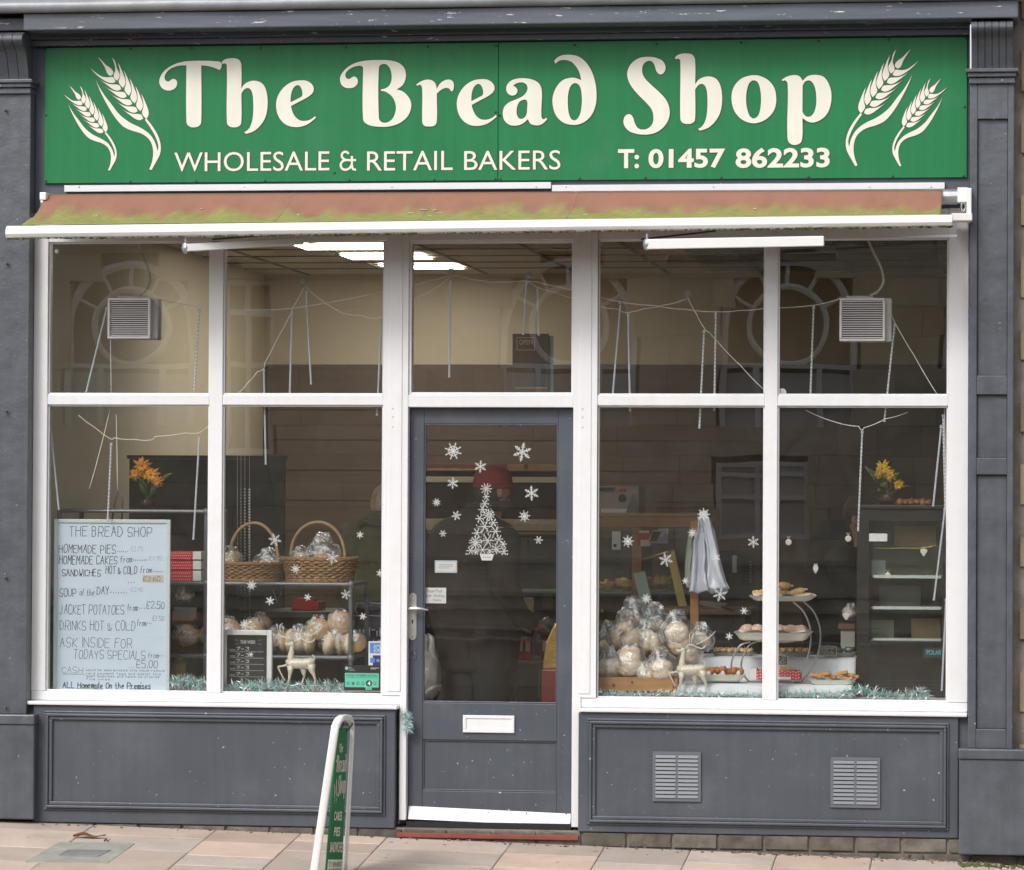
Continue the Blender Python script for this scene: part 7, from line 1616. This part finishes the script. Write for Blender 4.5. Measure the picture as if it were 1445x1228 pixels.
# ================================================================== PEOPLE
def skinmesh(nodes, edges, name):
    me = bpy.data.meshes.new(name); me.from_pydata([n[0] for n in nodes], edges, []); ob = bpy.data.objects.new(name, me); COL.objects.link(ob)
    sk_ = ob.modifiers.new('skin', 'SKIN'); sk_.use_smooth_shade = True; me.skin_vertices.new() if not me.skin_vertices else None
    for i, n in enumerate(nodes): r_ = n[1]; me.skin_vertices[0].data[i].radius = r_ if isinstance(r_, tuple) else (r_, r_)
    me.skin_vertices[0].data[0].use_root = True
    sb = ob.modifiers.new('sub', 'SUBSURF'); sb.levels = 2; sb.render_levels = 2
    bpy.context.view_layer.update(); m2 = bpy.data.meshes.new_from_object(ob.evaluated_get(bpy.context.evaluated_depsgraph_get()))
    vs = [v.co.copy() for v in m2.vertices]; fs = [tuple(p.vertices) for p in m2.polygons]; bpy.data.objects.remove(ob); bpy.data.meshes.remove(me); bpy.data.meshes.remove(m2); return vs, fs
def person(x, y, face, label, head_z, lean=(0,0), top=None, legs=None, arms=None):
    """face = direction the person looks, radians from +X. returns thing and local frame"""
    t = thing('person', (x, y, 0), label, 'person'); fd = Vector((math.cos(face), math.sin(face), 0)); rt = Vector((fd.y, -fd.x, 0)); O = Vector((x, y, 0))
    H = head_z; L = lambda f, r, z: O+fd*f+rt*r+Vector((0,0,z))
    lf, lr = lean
    hip, ch, nk, hd = H*.53, H*.72, H*.83, H*.885
    N_ = [(L(0,0,hip), .13), (L(lf*.4,0,H*.62), .125), (L(lf*.8,0,ch), .145), (L(lf,0,H*.79), .10), (L(lf*1.1,0,nk), .055), (L(lf*1.2,0,H*.862), .06), (L(lf*1.25+.01,0,H*.91), .083), (L(lf*1.25,0,H*.955), .082), (L(lf*1.25,0,H*.985), .05)]
    E_ = [(0,1),(1,2),(2,3),(3,4),(4,5),(5,6),(6,7),(7,8)]
    for s in (-1, 1):
        b = len(N_); N_ += [(L(0,s*.09,hip-.06), .095), (L(.02,s*.10,H*.285), .062), (L(-.02,s*.10,H*.16), .055), (L(-.02,s*.10,.07), .04), (L(.12,s*.115,.035), .035)]
        E_ += [(0,b),(b,b+1),(b+1,b+2),(b+2,b+3),(b+3,b+4)]
        A = arms[0 if s < 0 else 1] if arms else [(0,.24,H*.64),(.12,.22,H*.56),(.22,.16,H*.54)]
        b = len(N_); N_ += [(L(lf*.95,s*.17,H*.79), .062)]+[(L(a[0], s*a[1], a[2]), rr) for a, rr in zip(A, (.05,.036,.028))]; E_ += [(3,b),(b,b+1),(b+1,b+2),(b+2,b+3)]
        w = b+3; pw = N_[w][0]; dirv = (N_[w][0]-N_[w-1][0]).normalized(); sidev = dirv.cross(Vector((0,0,1))).normalized() if abs(dirv.z) < .9 else rt
        pb_ = len(N_); N_.append((pw+dirv*.06, (.038,.022))); E_.append((w, pb_))
        for k2, (of, ln) in enumerate(((-.03,.07),(-.01,.08),(.01,.075),(.03,.06))):
            f0 = len(N_); p0 = pw+dirv*.09+sidev*of; N_ += [(p0, .009), (p0+dirv*ln*.5+Vector((0,0,-.006)), .0085), (p0+dirv*ln+Vector((0,0,-.02)), .007)]; E_ += [(pb_, f0), (f0, f0+1), (f0+1, f0+2)]
        f0 = len(N_); p0 = pw+dirv*.04-sidev*.04*s; N_ += [(p0, .012), (p0+dirv*.04-sidev*.02*s, .009)]; E_ += [(pb_, f0), (f0, f0+1)]
    vs, fs = skinmesh(N_, E_, 'body'); mb = MB(); mb.add(vs, fs)
    hc = L(lf*1.25+.012, 0, H*.925)
    mb.ball(hc, .082, .080, .118, 20, 14); mb.ball(hc+fd*.088-Vector((0,0,.012)), .018, .018, .024, 10, 8)
    for s in (-1,1): mb.ball(hc+rt*s*.082-Vector((0,0,.008))-fd*.005, .018, .018, .033, 10, 8); mb.ball(hc+fd*.078+rt*s*.032+Vector((0,0,.012)), .012, .012, .010, 8, 6)
    mb.ball(hc+fd*.075-Vector((0,0,.055)), .028, .028, .010, 10, 6)
    mb.build('body', skin, t, smooth=True)
    mb = MB(); mb.tube([L(0,0,hip-.10), L(0,0,hip), L(lf*.5,0,H*.63), L(lf*.8,0,ch), L(lf,0,H*.79), L(lf*1.05,0,H*.815), L(lf*1.1,0,H*.835)], [.165,.17,.165,.18,.165,.12,.075], 20)
    for s in (-1,1):
        A = arms[0 if s < 0 else 1] if arms else [(0,.24,H*.64),(.12,.22,H*.56),(.22,.16,H*.54)]
        mb.tube([L(lf,s*.10,H*.795), L(lf*.95,s*.17,H*.785)]+[L(a[0], s*a[1], a[2]) for a in A], [.08,.088,.072,.055,.045], 14)
    mb.build('sleeved_top', top, t, smooth=True)
    for s in (-1,1): mb = MB(); mb.tube([L(0,s*.08,hip+.04), L(.0,s*.09,hip-.08), L(.02,s*.10,H*.285), L(-.02,s*.10,H*.16), L(-.02,s*.10,.06)], [.12,.125,.09,.08,.075], 14); mb.build('trouser_leg', legs, t, smooth=True)
    return t, L, hc, fd, rt
def loft(parent, name, m, secs, cx_fn, n=48, thick=None, bumpy=.022, seed=0, cap=True):
    """secs: (z, x_left, x_right, depth, ycentre)"""
    vs = []; fs = []; fine = []
    for i in range(len(secs)-1):
        for k2 in range(4):
            u = k2/4; p0, p1, p2, p3 = secs[max(i-1,0)], secs[i], secs[i+1], secs[min(i+2,len(secs)-1)]
            fine.append([.5*((2*b)+(c-a)*u+(2*a-5*b+4*c-d)*u*u+(3*b-a-3*c+d)*u**3) for a, b, c, d in zip(p0,p1,p2,p3)])
    fine.append(list(secs[-1]))
    for (z, xl, xr, dp, yc) in fine:
        for k2 in range(n):
            a = 2*math.pi*k2/n; c_, s_ = math.cos(a), math.sin(a); ex = .8; cc = math.copysign(abs(c_)**ex, c_); ss = math.copysign(abs(s_)**ex, s_)
            f = 1+bumpy*4*noise.noise(Vector((c_*1.5+seed, s_*1.5, z*5)))+bumpy*2*noise.noise(Vector((c_*4+seed, s_*4, z*14)))
            vs.append(((xl+xr)/2+cc*(xr-xl)/2*f, yc+ss*dp*f, z))
    m_ = len(fine)
    for i in range(m_-1):
        for k2 in range(n): fs.append((i*n+k2, i*n+(k2+1) % n, (i+1)*n+(k2+1) % n, (i+1)*n+k2))
    if cap: fs.append(tuple(range(n))); fs.append(tuple((m_-1)*n+k2 for k2 in range(n))[::-1])
    return MB().add(vs, fs).build(name, m, parent, smooth=True)
def secs_px(rows, Y): return [(at(x0, py, Y).z, at(x0, py, Y).x, at(x1, py, Y).x, dp, Y) for py, x0, x1, dp in rows]
# customer in the dark coat behind the door
Yp = 1.15; c = at(686, 690, Yp); hz = at(684, 655, Yp).z
t, L, hc, fd, rt = person(c.x-.03, Yp, RAD(38), 'person seen from behind in a long dark coat and maroon knitted hat at the counter', hz, (.05,0), coatm, trou)
loft(t, 'coat', coatm, secs_px([(946,626,730,.15),(936,622,731,.17),(905,615,733,.19),(870,608,735,.2),(848,604,736,.2),(815,601,727,.19),(780,602,719,.185),(755,607,714,.17),(738,618,709,.15),(727,640,700,.11),(718,655,694,.085),(710,660,692,.08)], Yp), None, seed=1)
loft(t, 'trousers', trou, secs_px([(1125,640,694,.10),(1050,636,698,.11),(985,632,702,.12),(940,628,712,.13)], Yp), None, seed=2)
mb = MB(); mb.tube([hc+Vector((0,0,-.085))+Vector((math.cos(a)*.083, math.sin(a)*.083, 0)) for a in [i*.393 for i in range(16)]], .028, 8, closed=True); mb.build('coat_collar', coatm, t, smooth=True)
mb = MB(); prof = [(.099,-.012),(.106,.0),(.104,.03),(.098,.062),(.078,.092),(.045,.108),(.008,.114)]; mb.lathe(hc+Vector((0,0,.018)), prof, 28, 1, 1)
mb.ball(hc+fd*.088+Vector((0,0,.028)), .045, .045, .014, 12, 8); mb.build('knitted_hat', hatm, t, smooth=True)
mb = MB(); mb.ball(hc+rt*.0-fd*.018-Vector((0,0,.02)), .086, .084, .07, 16, 10); mb.build('hair', mat('dark hair', (.05,.035,.025), .8), t, smooth=True)
for px, py in ((640,1140),(690,1140)): mb = MB(); q_ = at(px, 1140, Yp); mb.ball((q_.x, Yp-.0, .05), .055, .13, .05, 14, 8); mb.build('shoe', black, t, smooth=True)
# man in the olive jacket
Yp = 1.55; c = at(541, 700, Yp); hz = at(541, 684, Yp).z
t, L, hc, fd, rt = person(c.x, Yp, RAD(60), 'person with short sandy grey hair in an olive hooded jacket, seen from behind', hz, (.03,0), olive, trou)
loft(t, 'jacket', olive, secs_px([(905,492,592,.17),(880,489,594,.18),(845,486,598,.19),(815,484,602,.2),(780,485,602,.19),(755,492,596,.18),(738,502,586,.15),(728,511,572,.11)], Yp), None, seed=4)
loft(t, 'hood', olive, secs_px([(742,508,582,.14),(734,508,580,.15),(727,513,572,.14),(721,520,566,.10)], Yp-.03), None, seed=5, bumpy=.02)
for off, rr in ((0,.010),(.016,.008)):
    mb = MB(); P_ = [at(507,742,Yp-.13), at(514,733,Yp-.16), at(530,736,Yp-.19), at(552,738,Yp-.19), at(575,732,Yp-.16)]; mb.tube([p_+Vector((0,0,-off)) for p_ in P_], rr, 8); mb.build('hood_seam', olive, t, smooth=True)
mb = MB(); a = at(500,765,Yp-.1); b = at(496,845,Yp-.12); mb.tube([at(504,745,Yp-.06), a, at(491,800,Yp-.14), b, at(503,872,Yp-.16)], [.075,.075,.062,.055,.045], 14); a = at(590,765,Yp-.1); mb.tube([at(582,745,Yp-.06), a, at(600,800,Yp-.14), at(596,850,Yp-.12)], [.07,.07,.06,.05], 14); mb.build('jacket_sleeve', olive, t, smooth=True)
loft(t, 'trousers', trou, secs_px([(1120,516,576,.10),(1050,514,578,.11),(985,508,584,.13),(900,504,590,.15)], Yp), None, seed=6)
mb = MB(); vs_ = []; mb.ball(hc-fd*.012+Vector((0,0,.025)), .096, .095, .112, 24, 16, .06, 3); mb.ball(hc-fd*.03-Vector((0,0,.045)), .078, .076, .06, 16, 10, .06, 5); mb.build('hair', hairm, t, smooth=True)
for px in (528,566): mb = MB(); q_ = at(px, 1135, Yp); mb.ball((q_.x, Yp, .05), .055, .13, .05, 14, 8); mb.build('shoe', black, t, smooth=True)
# navy bags carried low in front of him
q = R(500, 848, 556, 955, 1.05); t = thing('carrier_bag', ((q[0]+q[1])/2, 1.05, q[2]), 'navy blue carrier bag with white print below the olive jacket', 'carrier bag')
loft(t, 'bag_body', navy, [(q[2],q[0]+.02,q[1]-.02,.08,1.05),(q[2]+.1,q[0],q[1],.09,1.05),(q[3]-.12,q[0]+.005,q[1],.07,1.05),(q[3]-.02,q[0]+.01,q[1]-.01,.03,1.05),(q[3],q[0]+.01,q[1]-.01,.012,1.05)], None, seed=8, bumpy=.012)
mb = MB(); Yb = .955; tx(mb, 'FRESH', 512, 541, 888, 899, Yb, .03); tx(mb, 'OIL', 516, 541, 902, 911, Yb, .03)
mb.v = []; mb.f = []; mb.c = []
for (x0,y0,x1,y1) in ((512,888,514,898),(516,889,518,899),(520,886,522,898),(524,888,529,890),(531,890,533,898),(535,886,538,898),(512,902,519,912),(533,903,539,905),(535,905,538,912),(526,903,528,910)): r_ = R(x0,y0,x1,y1,Yb); mb.box(r_[0], r_[1], Yb-.001, Yb+.02, r_[2], r_[3])
mb.build('white_print', polka, t)
for y in (850, 868): mb = MB(); mb.tube([at(500,y+1,.96), at(520,y+.5,.95), at(545,y+2,.96)], .0028, 6); mb.build('white_piping', polka, t, smooth=True)
mb = MB(); P_ = [at(505,850,1.0), at(501,860,.98), at(506,870,.97)]; mb.tube(P_, .003, 6); mb.build('bag_string', polka, t)
# assistant in black
Yp = 2.2; c = at(1180, 735, Yp); hz = at(1188, 700, Yp).z
t, L, hc, fd, rt = person(c.x, Yp, RAD(-25), 'person dressed in black leaning forward behind the cake stand', hz, (.12,0), blackcl, blackcl, arms=[[(.18,.26,1.22),(.36,.16,1.10),(.44,.06,1.02)],[(.18,.26,1.22),(.36,.16,1.08),(.44,.05,1.0)]])
loft(t, 'black_top', blackcl, secs_px([(940,1137,1212,.15),(900,1133,1213,.17),(860,1132,1213,.18),(820,1133,1213,.18),(785,1136,1213,.17),(760,1142,1212,.16),(742,1153,1208,.13),(733,1168,1202,.09)], Yp), None, seed=9)
loft(t, 'black_trousers', blackcl, secs_px([(1090,1152,1200,.10),(1000,1146,1205,.13),(930,1138,1211,.15)], Yp), None, seed=10)
mb = MB(); mb.ball(hc-fd*.02+Vector((0,0,.035)), .094, .094, .10, 20, 14, .05, 2); mb.build('hair', mat('dark brown hair', (.06,.035,.02), .7), t, smooth=True)

# ================================================================== A-BOARD (seen almost edge on)
YB_ = -1.05
def AP(px, py, Y): p = at(px, py, Y); return p
# the board's faces run into the road; the white tube frame bends over at the top
Lb = at(443, 1232, -1.45); Lt = at(471, 1040, -1.45); Rb = at(487, 1232, -.95); Rt = at(497, 1040, -.95)
zg = gz(Lb.x, -1.5)
ab = thing('pavement_sign', ((Lb.x+Rb.x)/2, -1.2, zg), 'green and cream pavement advertising board in a white bent frame, seen nearly edge on', 'pavement sign')
def ext(a, b, z): k2 = (z-a.z)/(b.z-a.z); return a+(b-a)*k2
Lf = ext(Lt, Lb, zg+.0); Rf = ext(Rt, Rb, gz(Rb.x, -.95)+.0)
apx = [at(474,1024,-1.42), at(480,1014.5,-1.36), at(487,1012.5,-1.2), at(493,1015,-1.04), at(497,1024,-.98)]
def strap(P_, hw0, th, name, m):
    mb = MB(); vs = []; fs = []
    for i, p_ in enumerate(P_):
        hw = hw0 if i < len(P_)*.55 else hw0*max(.5, 1-(i/len(P_)-.55)*4)
        d_ = (P_[min(i+1,len(P_)-1)]-P_[max(i-1,0)]).normalized(); sd_ = Vector((1,0,0)); sd_ = (sd_-d_*sd_.dot(d_)).normalized(); n_ = d_.cross(sd_)
        for k2 in range(12): a = 2*math.pi*k2/12; vs.append(p_+sd_*hw*math.copysign(abs(math.cos(a))**.6, math.cos(a))+n_*th*math.copysign(abs(math.sin(a))**.6, math.sin(a)))
    m_ = len(P_)
    for i in range(m_-1):
        for k2 in range(12): fs.append((i*12+k2, i*12+(k2+1) % 12, (i+1)*12+(k2+1) % 12, (i+1)*12+k2))
    fs.append(tuple(range(12))[::-1]); fs.append(tuple((m_-1)*12+k2 for k2 in range(12))); return mb.add(vs, fs).build(name, m, ab, smooth=True, recalc=True)
pts = [Lf, Lf.lerp(Lt, .5), Lt]+apx+[Rt, Rt.lerp(Rf, .5), Rf]; fine = []
for i in range(len(pts)-1):
    for k2 in range(5):
        u = k2/5; p0, p1, p2, p3 = pts[max(i-1,0)], pts[i], pts[i+1], pts[min(i+2,len(pts)-1)]; fine.append(.5*((2*p1)+(p2-p0)*u+(2*p0-5*p1+4*p2-p3)*u*u+(3*p1-p0-3*p2+p3)*u**3))
fine.append(pts[-1]); strap(fine, .019, .014, 'bent_frame', whitebar)
def bord(px, py, far): return at(px, py, -.98 if far else -1.38)
c4 = [bord(458.5,1245,0), bord(481,1245,1), bord(489.5,1027,1), bord(475.5,1027,0)]
def bil(u, v): return (c4[0]*(1-u)+c4[1]*u)*(1-v)+(c4[3]*(1-u)+c4[2]*u)*v
nrm = (c4[1]-c4[0]).cross(c4[3]-c4[0]).normalized()
if nrm.y > 0: nrm = -nrm
if (Vector((CX,CY,CZ))-c4[0]).dot(nrm) < 0: nrm = -nrm
mb = MB(); vs = [p_+nrm*.004 for p_ in c4]+[p_-nrm*.004 for p_ in c4]; mb.add(vs, [(0,1,2,3),(4,7,6,5),(0,4,5,1),(1,5,6,2),(2,6,7,3),(3,7,4,0)]); bg_ = mat('board green', (.02,.19,.07), .7, spec=.15); mb.build('board_panel', bg_, ab, recalc=True)
def vof(py): return (1245-py)/(1245-1027)
def onb(name, m, vs2, fs, x0, x1, y0, y1, par=ab, h=.0048):
    mb = MB(); mb.add([bil(x0+(x1-x0)*u, vof(y1)+(vof(y0)-vof(y1))*v)+nrm*h for u, v in vs2], fs); return mb.build(name, m, par)
onb('cream_panel', mat('matt cream vinyl', (.80,.78,.66), .8, spec=.1), [(0,0),(1,0),(1,1),(0,1)], [(0,1,2,3)], .02, .98, 1213, 1245)
def abt(txt, x0, x1, y0, y1, m=MATS['matt cream vinyl'], nm='lettering', h=.0056, off=.02):
    vs, fs = text_data(txt, 0, off); a = min(v.x for v in vs); b = max(v.x for v in vs); c = min(v.y for v in vs); d = max(v.y for v in vs)
    onb(nm, m, [((v.x-a)/(b-a), (v.y-c)/(d-c)) for v in vs], fs, x0, x1, y0, y1, h=h)
abt('CAKES', .22, .80, 1145, 1158); abt('PIES', .28, .72, 1167, 1180); abt('SANDWICHES', .08, .94, 1188, 1203); abt('T: 01457', .08, .92, 1216, 1223, green); abt('862233', .08, .92, 1226, 1233, green)
def abg(idx, x0, x1, y0, y1):
    L_ = []
    for i in idx: L_.append([[GLY[i][1](p) for p in outline(l)] for l in GLY[i][0]])
    allp = [p for g in L_ for l in g for p in l]; a = min(p[0] for p in allp); b = max(p[0] for p in allp); c = min(p[1] for p in allp); d = max(p[1] for p in allp)
    for g in L_:
        tr = tessellate_polygon([[Vector((p[0], p[1], 0)) for p in l] for l in g]); flat = [p for l in g for p in l]
        onb('shop_name_letter', MATS['matt cream vinyl'], [((p[0]-a)/(b-a), 1-(p[1]-c)/(d-c)) for p in flat], [tuple(t_) for t_ in tr], x0, x1, y0, y1)
abg(range(0,3), .25, .62, 1049, 1063); abg(range(3,8), .08, .98, 1064, 1090); abg(range(8,12), .38, .98, 1093, 1128)
for fn, x0, x1 in ((w_big,.16,.34),(w_small,.04,.2)):
    LL = [[fn(p) for p in outline(l,4)] for l in WH]; allp = [p for l in LL for p in l]; a = min(p[0] for p in allp); b = max(p[0] for p in allp); c = min(p[1] for p in allp); d = max(p[1] for p in allp)
    allf = []; allv = []
    for l in LL: tr = tessellate_polygon([[Vector((p[0], p[1], 0)) for p in l]]); o_2 = len(allv); allv += [((p[0]-a)/(b-a), 1-(p[1]-c)/(d-c)) for p in l]; allf += [tuple(i+o_2 for i in t_) for t_ in tr]
    onb('wheat_emblem', MATS['matt cream vinyl'], allv, allf, x0, x1, 1096 if fn is w_big else 1104, 1134)
for u, q0, q1 in ((.1, (482,1015), (476,1034)), (.9, (496,1016), (489,1034))):
    a = at(*q0, -1.3 if u < .5 else -1.02); b = bil(.12 if u < .5 else .9, .99)+nrm*.01; mb = MB(); mb.tube([a, a.lerp(b,.5)+Vector((.012,0,0)), b, b+Vector((-.01,0,-.01))], .0045, 6); mb.build('black_tie', black, ab, smooth=True)

# ================================================================== LIGHT
w = bpy.data.worlds.new('World'); S.world = w; w.use_nodes = True; nt = w.node_tree; bg = nt.nodes['Background']
sk = nt.nodes.new('ShaderNodeTexSky'); sk.sky_type = 'NISHITA'; sk.sun_disc = False; sk.sun_elevation = RAD(42); sk.sun_rotation = RAD(205); sk.air_density = 1; sk.dust_density = 3; sk.ozone_density = .6
hs = nt.nodes.new('ShaderNodeHueSaturation'); hs.inputs['Saturation'].default_value = .32
nt.links.new(sk.outputs[0], hs.inputs['Color']); nt.links.new(hs.outputs[0], bg.inputs[0]); bg.inputs[1].default_value = .15
sl = bpy.data.lights.new('sun', 'SUN'); so = bpy.data.objects.new('sun', sl); COL.objects.link(so); sl.energy = .9; sl.angle = RAD(14); sl.color = (1, .985, .96)
el, az = RAD(42), RAD(205)      # azimuth clockwise from +Y
d = Vector((math.sin(az)*math.cos(el), math.cos(az)*math.cos(el), math.sin(el)))
so.rotation_euler = d.to_track_quat('Z', 'Y').to_euler(); so.location = d*30
S.view_settings.view_transform = 'Standard'; S.view_settings.look = 'None'; S.view_settings.gamma = 1; S.view_settings.exposure = .42
S.render.engine = 'CYCLES'; S.cycles.use_denoising = True; S.cycles.max_bounces = 10; S.cycles.transparent_max_bounces = 24; S.cycles.caustics_reflective = False; S.cycles.caustics_refractive = False
S.cycles.sample_clamp_indirect = 6
